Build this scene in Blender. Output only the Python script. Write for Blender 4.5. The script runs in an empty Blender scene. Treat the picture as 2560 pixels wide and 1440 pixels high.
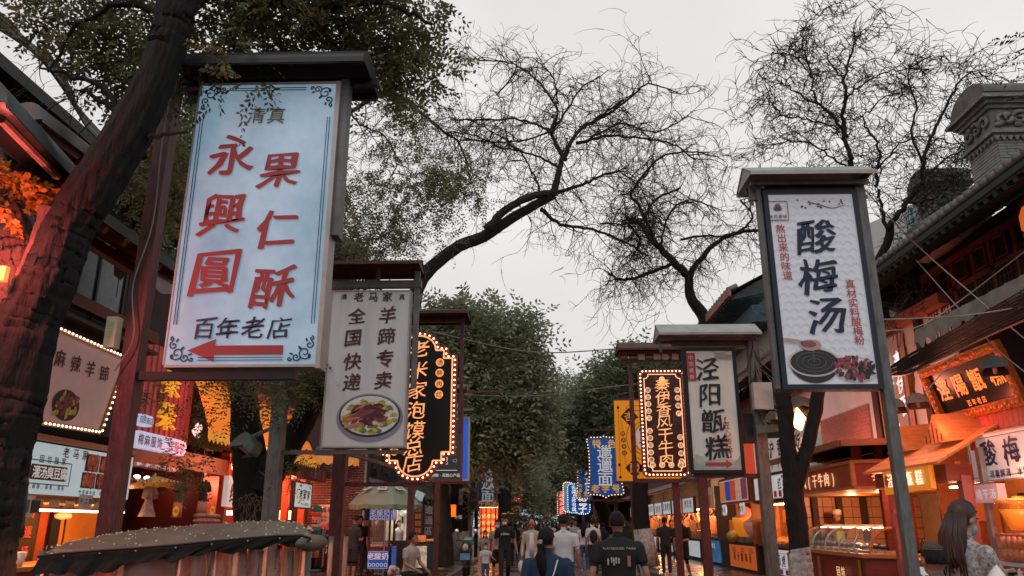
import bpy,math,random
import numpy as np
from mathutils import Matrix,Vector,Euler
PI=math.pi
R=math.radians
rnd=random.Random(7)
rng=np.random.default_rng(11)
scene=bpy.context.scene
COL=scene.collection
# ---------------------------------------------------------------- camera
FOC,PITCH,YAW,EYE=1932.0,17.0,1.56,1.5
cd=bpy.data.cameras.new('camera');cam=bpy.data.objects.new('camera',cd);COL.objects.link(cam)
cam.location=(0,0,EYE);cam.rotation_euler=(R(90+PITCH),0,R(YAW))
cd.sensor_width=36;cd.lens=FOC/2560*36;cd.clip_start=0.05;cd.clip_end=900
scene.camera=cam
# ---------------------------------------------------------------- sky and light: overcast evening
w=bpy.data.worlds.new('World');scene.world=w;w.use_nodes=True
nt=w.node_tree;nt.nodes.clear()
def N(t,nt,**k):
 n=nt.nodes.new(t)
 for a,b in k.items():
  if a.startswith('i_'):n.inputs[a[2:].replace('_',' ')].default_value=b
  else:setattr(n,a,b)
 return n
sky=N('ShaderNodeTexSky',nt);sky.sky_type='NISHITA';sky.sun_disc=False
sky.sun_elevation=R(52);sky.sun_rotation=R(200);sky.air_density=1;sky.dust_density=3
hs=N('ShaderNodeHueSaturation',nt);hs.inputs['Saturation'].default_value=0.12
hs.inputs['Value'].default_value=0.35
tc=N('ShaderNodeTexCoord',nt)
no=N('ShaderNodeTexNoise',nt);no.inputs['Scale'].default_value=1.7;no.inputs['Detail'].default_value=5
rp=N('ShaderNodeValToRGB',nt)
rp.color_ramp.elements[0].position=0.3;rp.color_ramp.elements[0].color=(7.3,7.25,7.2,1)
rp.color_ramp.elements[1].position=0.75;rp.color_ramp.elements[1].color=(10.6,10.4,10.25,1)
mx=N('ShaderNodeMixRGB',nt);mx.inputs[0].default_value=0.85
bg=N('ShaderNodeBackground',nt);bg.inputs['Strength'].default_value=0.1
wo=N('ShaderNodeOutputWorld',nt)
L=nt.links.new
L(sky.outputs[0],hs.inputs['Color']);L(tc.outputs['Generated'],no.inputs['Vector']);L(no.outputs['Fac'],rp.inputs[0])
L(hs.outputs[0],mx.inputs[1]);L(rp.outputs[0],mx.inputs[2]);L(mx.outputs[0],bg.inputs[0]);L(bg.outputs[0],wo.inputs[0])
sd=bpy.data.lights.new('sun','SUN');so=bpy.data.objects.new('sun',sd);COL.objects.link(so)
sd.energy=0.5;sd.angle=R(25);sd.color=(1,.96,.92);so.rotation_euler=(R(38),0,R(-20));so.location=(0,0,30)
scene.view_settings.view_transform='Standard';scene.view_settings.look='None'
scene.view_settings.exposure=0;scene.view_settings.gamma=1;scene.view_settings.use_curve_mapping=False
scene.render.engine='CYCLES'
cy=scene.cycles
cy.use_denoising=True;cy.max_bounces=5;cy.diffuse_bounces=3;cy.glossy_bounces=2;cy.transmission_bounces=3
cy.transparent_max_bounces=6;cy.sample_clamp_indirect=4;cy.caustics_reflective=False;cy.caustics_refractive=False
# ---------------------------------------------------------------- points from the photograph
CP,SP,CY_,SY_=math.cos(R(PITCH)),math.sin(R(PITCH)),math.cos(R(YAW)),math.sin(R(YAW))
def ray(px,py):
 x,y=(px-1280)/FOC,(720-py)/FOC
 fy,fz=CP-y*SP,SP+y*CP
 return(x*CY_-fy*SY_,x*SY_+fy*CY_,fz)
def W(px,py,Y):
 d=ray(px,py);t=Y/d[1];return(d[0]*t,Y,EYE+d[2]*t)
def WX(px,py,X):
 d=ray(px,py);t=X/d[0];return(X,d[1]*t,EYE+d[2]*t)
def XY(px,Y,py=1310):return W(px,py,Y)[0]
# ---------------------------------------------------------------- materials
MATS={}
def mat(name,col,rough=.65,metal=0.,var=.18,scale=6.,bump=0.,bscale=30.,emit=0.,ecol=None,trans=0.,stretch=None,spec=.35,alpha=1.,col2=None):
 if name in MATS:return MATS[name]
 m=bpy.data.materials.new(name);m.use_nodes=True;t=m.node_tree;b=t.nodes['Principled BSDF']
 m.diffuse_color=(*col[:3],1)
 b.inputs['Roughness'].default_value=rough;b.inputs['Metallic'].default_value=metal
 b.inputs['Specular IOR Level'].default_value=spec
 co=t.nodes.new('ShaderNodeTexCoord');mp=t.nodes.new('ShaderNodeMapping')
 if stretch:mp.inputs['Scale'].default_value=stretch
 t.links.new(co.outputs['Object'],mp.inputs[0])
 if var>0:
  n=t.nodes.new('ShaderNodeTexNoise');n.inputs['Scale'].default_value=scale;n.inputs['Detail'].default_value=6
  n.inputs['Roughness'].default_value=.65
  r=t.nodes.new('ShaderNodeValToRGB');t.links.new(mp.outputs[0],n.inputs['Vector']);t.links.new(n.outputs['Fac'],r.inputs[0])
  c2=col2 or tuple(min(1,c*(1+var))for c in col[:3])
  r.color_ramp.elements[0].position=.3;r.color_ramp.elements[1].position=.7
  r.color_ramp.elements[0].color=(*[c*(1-var)for c in col[:3]],1);r.color_ramp.elements[1].color=(*c2,1)
  t.links.new(r.outputs[0],b.inputs['Base Color'])
  rr=t.nodes.new('ShaderNodeMapRange');rr.inputs['To Min'].default_value=max(0,rough-.12);rr.inputs['To Max'].default_value=min(1,rough+.12)
  t.links.new(n.outputs['Fac'],rr.inputs[0]);t.links.new(rr.outputs[0],b.inputs['Roughness'])
  if emit and ecol is None:t.links.new(r.outputs[0],b.inputs['Emission Color'])
 else:b.inputs['Base Color'].default_value=(*col[:3],1)
 if emit:
  b.inputs['Emission Strength'].default_value=emit
  if ecol or var<=0:b.inputs['Emission Color'].default_value=(*(ecol or col)[:3],1)
 if bump:
  n2=t.nodes.new('ShaderNodeTexNoise');n2.inputs['Scale'].default_value=bscale;n2.inputs['Detail'].default_value=5
  t.links.new(mp.outputs[0],n2.inputs['Vector'])
  bp=t.nodes.new('ShaderNodeBump');bp.inputs['Strength'].default_value=min(1,bump);bp.inputs['Distance'].default_value=.02*max(1,bump*2)
  t.links.new(n2.outputs['Fac'],bp.inputs['Height']);t.links.new(bp.outputs[0],b.inputs['Normal'])
 if trans:
  b.inputs['Transmission Weight'].default_value=trans;b.inputs['IOR'].default_value=1.15
 if alpha<1:b.inputs['Alpha'].default_value=alpha
 MATS[name]=m;return m
def leafmat(name,a,b_,tr=.25):
 if name in MATS:return MATS[name]
 m=bpy.data.materials.new(name);m.use_nodes=True;t=m.node_tree;p=t.nodes['Principled BSDF']
 g=t.nodes.new('ShaderNodeNewGeometry');r=t.nodes.new('ShaderNodeValToRGB')
 r.color_ramp.elements[0].color=(*a,1);r.color_ramp.elements[1].color=(*b_,1)
 co=t.nodes.new('ShaderNodeTexCoord');n=t.nodes.new('ShaderNodeTexNoise');n.inputs['Scale'].default_value=1.1;n.inputs['Detail'].default_value=3
 ma=t.nodes.new('ShaderNodeMath');ma.operation='MULTIPLY_ADD';ma.inputs[1].default_value=.45
 mb=t.nodes.new('ShaderNodeMath');mb.operation='MULTIPLY_ADD';mb.inputs[1].default_value=1.3;mb.inputs[2].default_value=-.35
 t.links.new(co.outputs['Object'],n.inputs['Vector']);t.links.new(n.outputs['Fac'],mb.inputs[0])
 t.links.new(g.outputs['Random Per Island'],ma.inputs[0]);t.links.new(mb.outputs[0],ma.inputs[2]);t.links.new(ma.outputs[0],r.inputs[0])
 t.links.new(r.outputs[0],p.inputs['Base Color']);p.inputs['Roughness'].default_value=.5;p.inputs['Specular IOR Level'].default_value=.3
 tl=t.nodes.new('ShaderNodeBsdfTranslucent');ms=t.nodes.new('ShaderNodeMixShader');ms.inputs[0].default_value=tr
 t.links.new(r.outputs[0],tl.inputs[0]);t.links.new(p.outputs[0],ms.inputs[1]);t.links.new(tl.outputs[0],ms.inputs[2])
 t.links.new(ms.outputs[0],t.nodes['Material Output'].inputs[0])
 MATS[name]=m;return m
def brickmat(name,c1,c2,mo,sc,bw=.5,bh=.25,rough=.4,mortar=.02,floor=False):
 m=bpy.data.materials.new(name);m.use_nodes=True;t=m.node_tree;p=t.nodes['Principled BSDF']
 co=t.nodes.new('ShaderNodeTexCoord');br=t.nodes.new('ShaderNodeTexBrick');t.links.new(co.outputs['Object'],br.inputs[0])
 br.inputs['Color1'].default_value=(*c1,1);br.inputs['Color2'].default_value=(*c2,1);br.inputs['Mortar'].default_value=(*mo,1)
 br.inputs['Scale'].default_value=sc;br.inputs['Mortar Size'].default_value=mortar;br.inputs['Brick Width'].default_value=bw;br.inputs['Row Height'].default_value=bh
 n=t.nodes.new('ShaderNodeTexNoise');n.inputs['Scale'].default_value=.8;n.inputs['Detail'].default_value=6;t.links.new(co.outputs['Object'],n.inputs[0])
 mxn=t.nodes.new('ShaderNodeMixRGB');mxn.blend_type='MULTIPLY';mxn.inputs[0].default_value=.6
 t.links.new(br.outputs['Color'],mxn.inputs[1]);t.links.new(n.outputs['Fac'],mxn.inputs[2]);t.links.new(mxn.outputs[0],p.inputs['Base Color'])
 mr=t.nodes.new('ShaderNodeMapRange');mr.inputs['From Min'].default_value=.35;mr.inputs['From Max'].default_value=.65
 mr.inputs['To Min'].default_value=rough*.5;mr.inputs['To Max'].default_value=rough*1.5
 t.links.new(n.outputs['Fac'],mr.inputs[0]);t.links.new(mr.outputs[0],p.inputs['Roughness'])
 bp=t.nodes.new('ShaderNodeBump');bp.inputs['Strength'].default_value=.5;bp.inputs['Distance'].default_value=.01;bp.invert=True
 t.links.new(br.outputs['Fac'],bp.inputs['Height']);t.links.new(bp.outputs[0],p.inputs['Normal'])
 MATS[name]=m;return m
# ---------------------------------------------------------------- mesh builder
def origin_of(o):
 v=Vector((0,0,0))
 while o:v=v+o.location;o=o.parent
 return v
def tag(o,label=None,cat=None,group=None,kind=None):
 if label:o['label']=label
 if cat:o['category']=cat
 if group:o['group']=group
 if kind:o['kind']=kind
 return o
def thing(name,label,cat,loc=(0,0,0),group=None):
 o=bpy.data.objects.new(name,None);COL.objects.link(o);o.location=loc;o['kind']='thing'
 return tag(o,label,cat,group)
class G:
 def __init__(s):s.v=[];s.f=[];s.m=[];s.n=0;s.mi=0;s.pc=[]
 def add(s,vs,fs,mi=None):
  vs=np.asarray(vs,dtype=np.float64).reshape(-1,3);k=s.n
  s.v.append(vs);s.n+=len(vs);mi=s.mi if mi is None else mi
  for f in fs:s.f.append(tuple(int(i)+k for i in f));s.m.append(mi)
  s.pc.append((k,s.n,len(s.f)-len(fs),len(s.f)))
  return s
 def box(s,a,b,mi=None):
  x0,y0,z0=[min(p,q)for p,q in zip(a,b)];x1,y1,z1=[max(p,q)for p,q in zip(a,b)]
  return s.add([(x0,y0,z0),(x1,y0,z0),(x1,y1,z0),(x0,y1,z0),(x0,y0,z1),(x1,y0,z1),(x1,y1,z1),(x0,y1,z1)],
                     [(0,3,2,1),(4,5,6,7),(0,1,5,4),(1,2,6,5),(2,3,7,6),(3,0,4,7)],mi)
 def bar(s,p,q,w_,h_,up=(0,0,1),mi=None):
  p,q=Vector(p),Vector(q);d=(q-p).normalized();u=Vector(up)
  if abs(d.dot(u))>.98:u=Vector((0,1,0))
  a=d.cross(u).normalized()*w_/2;b=a.cross(d).normalized()*h_/2
  vs=[p-a-b,p+a-b,p+a+b,p-a+b,q-a-b,q+a-b,q+a+b,q-a+b]
  return s.add([tuple(x)for x in vs],[(0,1,2,3),(7,6,5,4),(0,4,5,1),(1,5,6,2),(2,6,7,3),(3,7,4,0)],mi)
 def quad(s,*ps,mi=None):return s.add(ps,[tuple(range(len(ps)))],mi)
 def tube(s,pts,rs,n=8,cap=True,mi=None):
  P=np.array(pts,float)
  if np.isscalar(rs):rs=[rs]*len(P)
  T=np.gradient(P,axis=0);T/=np.linalg.norm(T,axis=1)[:,None]+1e-9
  ref=np.array([0,0,1.])if abs(T[0][2])<.9 else np.array([1.,0,0])
  vs=[]
  for i in range(len(P)):
   a=np.cross(T[i],ref);a/=np.linalg.norm(a)+1e-9;b=np.cross(T[i],a)
   ref=-np.cross(a,T[i])if False else ref
   for k in range(n):
    t=2*PI*k/n;r_=rs[i]
    rx,ry=(r_ if hasattr(r_,'__len__')else(r_,r_))
    vs.append(P[i]+a*math.cos(t)*rx+b*math.sin(t)*ry)
  fs=[]
  for i in range(len(P)-1):
   for k in range(n):
    fs.append((i*n+k,(i+1)*n+k,(i+1)*n+(k+1)%n,i*n+(k+1)%n))
  if cap:fs.append(tuple(range(n)));fs.append(tuple(range((len(P)-1)*n+n-1,(len(P)-1)*n-1,-1)))
  return s.add(vs,fs,mi)
 def ell(s,c,r,n=12,k=8,mi=None,rot=None):
  vs=[(0,0,1)]
  for i in range(1,k):
   a=PI*i/k
   for j in range(n):vs.append((math.sin(a)*math.cos(2*PI*j/n),math.sin(a)*math.sin(2*PI*j/n),math.cos(a)))
  vs.append((0,0,-1));V=np.array(vs)*np.array(r)
  if rot is not None:V=V@np.array(rot).T
  fs=[(0,1+j,1+(j+1)%n)for j in range(n)]
  for i in range(k-2):
   for j in range(n):fs.append((1+i*n+j,1+(i+1)*n+j,1+(i+1)*n+(j+1)%n,1+i*n+(j+1)%n))
  l=1+(k-1)*n
  fs+=[(l,1+(k-2)*n+(j+1)%n,1+(k-2)*n+j)for j in range(n)]
  return s.add(V+np.array(c),fs,mi)
 def lathe(s,c,prof,n=16,mi=None,sx=1.,sy=1.):
  vs=[];fs=[]
  for r_,z in prof:
   for k in range(n):vs.append((c[0]+sx*r_*math.cos(2*PI*k/n),c[1]+sy*r_*math.sin(2*PI*k/n),c[2]+z))
  for i in range(len(prof)-1):
   for k in range(n):fs.append((i*n+k,i*n+(k+1)%n,(i+1)*n+(k+1)%n,(i+1)*n+k))
  fs.append(tuple(range(n-1,-1,-1)));fs.append(tuple(range((len(prof)-1)*n,len(prof)*n)))
  return s.add(vs,fs,mi)
 def plate(s,o,u,v,poly,th=.02,mi=None):
  """extruded polygon: poly in (u,v), thickness th towards -n (n=u x v, visible side)"""
  o,u,v=Vector(o),Vector(u),Vector(v);nn=u.cross(v).normalized();k=len(poly)
  fr=[tuple(o+u*a+v*b)for a,b in poly];bk=[tuple(o+u*a+v*b-nn*th)for a,b in poly]
  fs=[tuple(range(k)),tuple(range(2*k-1,k-1,-1))]
  fs+=[(i,k+i,k+(i+1)%k,(i+1)%k)for i in range(k)]
  return s.add(fr+bk,fs,mi)
 def build(s,name,mats,parent=None,smooth=False,label=None,cat=None,group=None,kind=None,origin=None):
  me=bpy.data.meshes.new(name)
  if not isinstance(mats,(list,tuple)):mats=[mats]
  V=np.concatenate(s.v)if s.v else np.zeros((0,3))
  if parent is not None:org=np.array(origin_of(parent));loc=(0,0,0)
  else:
   if origin is None:origin=(float(V[:,0].mean()),float(V[:,1].mean()),float(V[:,2].min()))
   org=np.array(origin);loc=origin
  me.from_pydata((V-org).tolist(),[],s.f)
  for m in mats:me.materials.append(m)
  if len(mats)>1:me.polygons.foreach_set('material_index',s.m)
  if smooth:me.polygons.foreach_set('use_smooth',[True]*len(s.f))
  me.update()
  o=bpy.data.objects.new(name,me);COL.objects.link(o);o.location=loc
  if parent is not None:o.parent=parent
  return tag(o,label,cat,group,kind)
def each(g,name,mats,parent=None,**k):
 """one object per piece"""
 V=np.concatenate(g.v);out=[]
 for a,b,fa,fb in g.pc:
  q=G();q.add(V[a:b],[[i-a for i in f]for f in g.f[fa:fb]],g.m[fa]if isinstance(mats,(list,tuple))else 0);q.m=g.m[fa:fb]
  out.append(q.build(name,mats,parent,**k))
 return out
def raw(name,V,F,m,parent=None,smooth=False,**k):
 """V (n,3), F (k,m) numpy -> one mesh, quick"""
 me=bpy.data.meshes.new(name);V=np.asarray(V,float);F=np.asarray(F,np.int32)
 org=np.array(origin_of(parent))if parent is not None else np.zeros(3)
 V=V-org
 me.vertices.add(len(V));me.vertices.foreach_set('co',V.ravel())
 nn=F.shape[1];me.loops.add(F.size);me.loops.foreach_set('vertex_index',F.ravel())
 me.polygons.add(len(F));me.polygons.foreach_set('loop_start',np.arange(0,F.size,nn,dtype=np.int32))
 me.polygons.foreach_set('loop_total',np.full(len(F),nn,dtype=np.int32))
 if smooth:me.polygons.foreach_set('use_smooth',[True]*len(F))
 me.update(calc_edges=True);me.materials.append(m)
 o=bpy.data.objects.new(name,me);COL.objects.link(o)
 if parent is not None:o.parent=parent
 return tag(o,**k)
def copy_tree(o,parent=None):
 c=o.copy();COL.objects.link(c);c.parent=parent
 for ch in list(o.children):copy_tree(ch,c)
 return c
def dup(o,loc,label=None,rz=0,group=None,scale=None):
 c=copy_tree(o);c.location=loc;c.rotation_euler=(0,0,rz)
 if scale:c.scale=(scale,)*3
 if label:c['label']=label
 if group:c['group']=group
 return c
def point(loc,col,power,r=.1,name='lamp_and_fill_light'):
 d=bpy.data.lights.new(name,'POINT');d.energy=power;d.color=col;d.shadow_soft_size=r
 o=bpy.data.objects.new(name,d);COL.objects.link(o);o.location=loc;return o
def area(loc,rot,sx,sy,col,power,name='stall_light'):
 d=bpy.data.lights.new(name,'AREA');d.shape='RECTANGLE';d.size=sx;d.size_y=sy;d.energy=power;d.color=col
 o=bpy.data.objects.new(name,d);COL.objects.link(o);o.location=loc;o.rotation_euler=rot;return o
# ---------------------------------------------------------------- lettering
FC=bpy.data.curves.new('letters','FONT');FO=bpy.data.objects.new('letters',FC);COL.objects.link(FO)
FC.resolution_u=2;FC.fill_mode='BOTH'
GL={}
def glyph(ch,bold=.0,depth=0.):
 k=(ch,bold,depth)
 if k not in GL:
  FC.body=ch;FC.offset=bold;FC.extrude=depth;FC.size=1
  FC.fill_mode='BOTH' if depth else 'FRONT'
  bpy.context.view_layer.update()
  dg=bpy.context.evaluated_depsgraph_get();me=bpy.data.meshes.new_from_object(FO.evaluated_get(dg))
  V=np.empty(len(me.vertices)*3);me.vertices.foreach_get('co',V);V=V.reshape(-1,3)
  F=[tuple(p.vertices)for p in me.polygons]
  if len(V):
   lo,hi=V.min(0),V.max(0);V=V-[(lo[0]+hi[0])/2,0,0]
   if ord(ch)>255:V=V-[0,.38,0];sc=1.
   else:V=V-[0,.34,0]
  wd=(hi[0]-lo[0])if len(V)else.3
  bpy.data.meshes.remove(me);GL[k]=(V,F,wd)
 return GL[k]
def put(g,ch,o,u,v,size,bold=.0,depth=0.,rough=0.,slant=0.,sx=1.,seed=0,mi=None):
 V,F,wd=glyph(ch,0.,depth)
 if not len(V):return
 o,u,v=np.array(o,float),np.array(Vector(u).normalized()),np.array(Vector(v).normalized());n=np.cross(u,v)
 if bold and not depth:
  b=bold*.8;V0=V;n0=len(V)
  V=np.concatenate([V0+[dx,dy,dz]for dx,dy,dz in(((-b,-b,0),(b,b,.0015),(b,-b,.003),(-b,b,.0045))if rough<.025 else((-b*1.7,b*1.1,0),(-b*.6,b*.5,.0015),(b*.6,-b*.3,.003),(b*1.5,-b*1.1,.0045)))])
  F=[tuple(i+k*n0 for i in f)for k in range(4)for f in F]
 A=V.copy()
 if rough:
  A[:,0]+=rough*np.sin(A[:,1]*9+seed)*.8+rough*.5*np.sin(A[:,1]*23+seed*2)
  A[:,1]+=rough*np.sin(A[:,0]*8+seed*1.7)+.10*A[:,0]*(1 if rough>.02 else 0)
 A[:,0]=A[:,0]*sx+slant*A[:,1]
 P=o+size*(A[:,:1]*u+A[:,1:2]*v+A[:,2:3]*n)
 g.add(P,F,mi)
def word(g,s,o,u,v,size,pitch=None,vertical=False,bold=.015,depth=0.,rough=0.,slant=0.,sx=1.,mi=None,seed=1):
 """string centred on o"""
 o=Vector(o);u=Vector(u).normalized();v=Vector(v).normalized()
 if all(ord(c)<256 for c in s)and not vertical:
  ws=[glyph(c,0.,depth)[2]*sx+.1 for c in s];tot=sum(ws);x=-tot/2
  for c,w_ in zip(s,ws):
   put(g,c,o+u*(x+w_/2)*size,u,v,size,bold,depth,rough,slant,sx,seed,mi);x+=w_
  return
 p=pitch or size*1.08;k=len(s)
 for i,c in enumerate(s):
  off=(i-(k-1)/2)*p
  q=o-v*off if vertical else o+u*off
  put(g,c,q,u,v,size,bold,depth,rough,slant,sx,seed+i*3.1,mi)
UX,UZ,UY=Vector((1,0,0)),Vector((0,0,1)),Vector((0,1,0))
# ================================================================ materials
M_={}
asphalt=brickmat('wet_road_brick',(.16,.075,.05),(.11,.055,.04),(.05,.035,.03),3.2,.5,.25,rough=.28,mortar=.03)
pave=brickmat('pavement_stone',(.15,.085,.07),(.11,.07,.06),(.05,.035,.03),1.6,.5,.5,rough=.3,mortar=.02)
earth=mat('ground_earth',(.08,.07,.06),.9)
kerbm=mat('kerb_stone',(.11,.1,.095),.6,bump=.3)
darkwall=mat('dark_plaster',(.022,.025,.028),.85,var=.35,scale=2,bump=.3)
darkwood=mat('dark_wood',(.035,.02,.015),.55,stretch=(1,1,8),bump=.3)
blackm=mat('black_metal',(.014,.015,.017),.45,metal=.3)
redpost=mat('maroon_paint',(.085,.026,.027),.5,var=.5,scale=9,bump=.3,stretch=(2,2,.6))
greypost=mat('galvanised_post',(.14,.142,.14),.55,metal=.4,var=.45,scale=8,bump=.25,stretch=(2,2,.5))
tinroof=mat('dull_tin',(.12,.12,.12),.5,metal=.5,var=.35,scale=3,bump=.2)
tinlight=mat('pale_tin',(.33,.32,.31),.5,metal=.35,var=.25,scale=3)
rustroof=mat('rusty_tin',(.07,.03,.022),.6,metal=.2,var=.5,scale=5,bump=.2)
redwood=mat('red_lacquered_wood',(.19,.028,.015),.38,var=.3,stretch=(1,1,6),scale=4,bump=.1)
orangewood=mat('orange_pine',(.42,.16,.05),.5,var=.25,stretch=(1,1,5),scale=5,bump=.15)
whitewall=mat('white_plaster',(.62,.6,.58),.8,var=.12,scale=2,bump=.15)
tealm=mat('teal_paint',(.03,.09,.085),.6,var=.5)
greytile=mat('grey_roof_tile',(.15,.15,.148),.75,var=.4,scale=5,bump=.5)
greybrick=mat('grey_brick',(.23,.225,.215),.85,var=.25,scale=3,bump=.4)
greystone=mat('carved_grey_stone',(.17,.17,.165),.85,var=.45,scale=6,bump=.7,bscale=14)
mortar=mat('mortar',(.09,.088,.085),.9)
redbrick=mat('maroon_brick',(.085,.022,.026),.6,var=.3,scale=5,bump=.3)
palemortar=mat('pale_mortar',(.36,.31,.31),.9)
pinktile=mat('pink_tile',(.33,.13,.11),.45,var=.2,scale=8)
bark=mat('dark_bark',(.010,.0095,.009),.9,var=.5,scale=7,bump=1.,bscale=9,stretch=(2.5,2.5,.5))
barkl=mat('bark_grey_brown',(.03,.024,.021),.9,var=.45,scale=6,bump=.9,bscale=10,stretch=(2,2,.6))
twigm=mat('twig_bark',(.03,.027,.026),.85,var=.2)
limew=mat('limewashed_bark',(.34,.31,.28),.9,var=.5,scale=9,bump=.8,bscale=14,col2=(.5,.47,.44))
orangewall=mat('orange_wall',(.75,.27,.03),.6,var=.12,scale=3)
warmlamp=mat('warm_lamp',(1,.75,.45),emit=14,ecol=(1,.6,.28),var=0)
whitelamp=mat('white_lamp',(1,.95,.9),emit=9,ecol=(1,.9,.78),var=0)
bulbm=mat('sign_bulb',(1,.8,.6),emit=5,ecol=(1,.66,.42),var=0)
glassm=mat('clear_glass',(.8,.85,.85),.05,trans=.95,var=0,spec=.5)
black_ink=mat('black_ink',(.018,.018,.022),.5,var=0)
navy_ink=mat('navy_ink',(.018,.022,.06),.5,var=0)
red_ink=mat('crimson_ink',(.27,.04,.045),.5,var=0)
white_ink=mat('white_ink',(.8,.8,.8),.5,var=0,emit=.25)
gold_ink=mat('gold_ink',(.75,.42,.08),.45,var=0,emit=.35)
steel=mat('brushed_steel',(.45,.45,.44),.3,metal=.9,var=.1)
cream=mat('cream_plastic',(.6,.52,.36),.5)
# ================================================================ ground
def sheet(name,x0,x1,y0,y1,z,m,kind='structure'):
 g=G();ny=max(1,int((y1-y0)/30))
 for i in range(ny):
  a,b=y0+(y1-y0)*i/ny,y0+(y1-y0)*(i+1)/ny
  g.quad((x0,a,z),(x1,a,z),(x1,b,z),(x0,b,z))
 return g.build(name,m,kind=kind,origin=(0,0,z))
sheet('ground',-300,300,-60,600,-.16,earth)
sheet('road',-2.55,3.85,-20,260,-.12,asphalt)
for nm,x0,x1 in(('pavement_left',-30,-2.7),('pavement_right',4.0,30)):
 g=G();g.box((x0,-20,-.3),(x1,260,0));g.build(nm,pave,kind='structure',origin=(0,0,0))
for nm,x0,x1 in(('kerb_left',-2.698,-2.55),('kerb_right',3.85,3.998)):
 g=G()
 for k in range(0,110):g.box((x0,-10+k*1.0,-.3),(x1,-10+k*1.0+.985,.004+rnd.uniform(-.003,.004)))
 g.build(nm,kerbm,kind='structure',origin=(0,0,0))
# ================================================================ trees: tools
def tube_np(paths,n=4):
 """paths: list of (pts (k,3), radii (k,)) with equal k -> V,F"""
 P=np.array([p for p,r in paths]);Rr=np.array([r for p,r in paths]);m_,k,_=P.shape
 T=np.gradient(P,axis=1);T/=np.linalg.norm(T,axis=2,keepdims=True)+1e-9
 ref=np.zeros_like(T);ref[...,2]=1;sw=np.abs(T[...,2])>.95;ref[sw]=(1,0,0)
 A=np.cross(T,ref);A/=np.linalg.norm(A,axis=2,keepdims=True)+1e-9;B=np.cross(T,A)
 th=2*PI*np.arange(n)/n
 V=P[:,:,None]+Rr[:,:,None,None]*(A[:,:,None]*np.cos(th)[None,None,:,None]+B[:,:,None]*np.sin(th)[None,None,:,None])
 V=V.reshape(-1,3);base=(np.arange(m_)*k*n)[:,None,None];i=np.arange(k-1)[None,:,None];j=np.arange(n)[None,None,:];j2=(j+1)%n
 F=np.stack([base+i*n+j,base+(i+1)*n+j,base+(i+1)*n+j2,base+i*n+j2],-1).reshape(-1,4)
 return V,F
def smooth_path(pts,rs,k=5,wob=.0,seed=0):
 """catmull-rom through points"""
 P=[np.array(p,float)for p in pts];P=[2*P[0]-P[1]]+P+[2*P[-1]-P[-2]];out=[];ro=[]
 rg=np.random.default_rng(seed)
 for i in range(1,len(P)-2):
  for s in range(k):
   t=s/k;a,b,c,d=P[i-1],P[i],P[i+1],P[i+2]
   q=.5*((2*b)+(-a+c)*t+(2*a-5*b+4*c-d)*t*t+(-a+3*b-3*c+d)*t**3)
   out.append(q+rg.normal(0,wob,3));ro.append(rs[i-1]*(1-t)+rs[i]*t)
 out.append(P[-2]);ro.append(rs[-1]);return np.array(out),np.array(ro)
def limb(g,pts,rs,n=10,k=5,wob=.01,seed=0,mi=None,ridge=.0):
 P,r=smooth_path(pts,rs,k,wob,seed);g.tube(P,list(r),n,mi=mi);return P,r
def bark_trunk(name,pts,rs,m,parent,n=26,k=9,seed=0,amp=.07,**kw):
 """trunk with real bark ridges"""
 P,r=smooth_path(pts,rs,k,.004,seed);rg=np.random.default_rng(seed);ph=rg.uniform(0,6.28,8)
 T=np.gradient(P,axis=0);T/=np.linalg.norm(T,axis=1)[:,None];ref=np.array([0,1.,0]);V=[]
 arc=np.concatenate([[0],np.cumsum(np.linalg.norm(np.diff(P,axis=0),axis=1))]);nf=max(5,n//6)
 for i in range(len(P)):
  a=np.cross(T[i],ref);a/=np.linalg.norm(a);b=np.cross(T[i],a);sa=arc[i]
  for q in range(n):
   t=2*PI*q/n;w1=1.1*math.sin(sa*1.3+ph[2]+2*t)+.5*math.sin(sa*3.7+ph[3]+3*t)+.35*math.sin(sa*9.1+5*t+ph[5])
   f=1+amp*(math.sin(2*t+ph[0]+sa*.5)*.9+math.sin(3*t+ph[1]-sa*1.1)*.6+1.1*(1-2*abs(math.sin(nf*t*.5+w1)))*(.75+.25*math.sin(sa*4+5*t+ph[4])))+rg.normal(0,amp*.12)
   V.append(P[i]+r[i]*f*(a*math.cos(t)+b*math.sin(t)))
 F=[[i*n+q,(i+1)*n+q,(i+1)*n+(q+1)%n,i*n+(q+1)%n]for i in range(len(P)-1)for q in range(n)]
 return raw(name,V,F,m,parent,smooth=True,**kw)
def sprays(C,D,Ls,nl=7,ll=.06,lw=.028,rg=rng,droop=.25):
 """compound leaves: C (n,3) origin, D (n,3) direction, Ls (n,) length -> V,F quads"""
 n=len(C);D=D/np.linalg.norm(D,axis=1,keepdims=True);side=np.cross(D,rg.normal(0,.45,(n,3))+[0,0,1.])
 side/=np.linalg.norm(side,axis=1,keepdims=True)+1e-9;V=[]
 for s in(-1,1):
  for i in range(nl):
   t=(i+.6)/nl;p=C+D*(Ls*t)[:,None];p[:,2]-=droop*Ls*t*t
   d=side*s*.85+D*.5;d[:,2]-=.15;d=d+rg.normal(0,.22,(n,3));d/=np.linalg.norm(d,axis=1,keepdims=True)
   nn=np.cross(d,D);nn+=rg.normal(0,.25,(n,3));wv=np.cross(nn,d);wv/=np.linalg.norm(wv,axis=1,keepdims=True)+1e-9
   sc=(1-.35*abs(t-.45))*rg.uniform(.8,1.15,n);l_=(ll*sc)[:,None];w_=(lw*sc)[:,None]/2
   V.append(np.stack([p,p+d*l_*.5+wv*w_,p+d*l_,p+d*l_*.5-wv*w_],1))
 V=np.concatenate(V).reshape(-1,3);F=np.arange(len(V)).reshape(-1,4);return V,F
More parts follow.
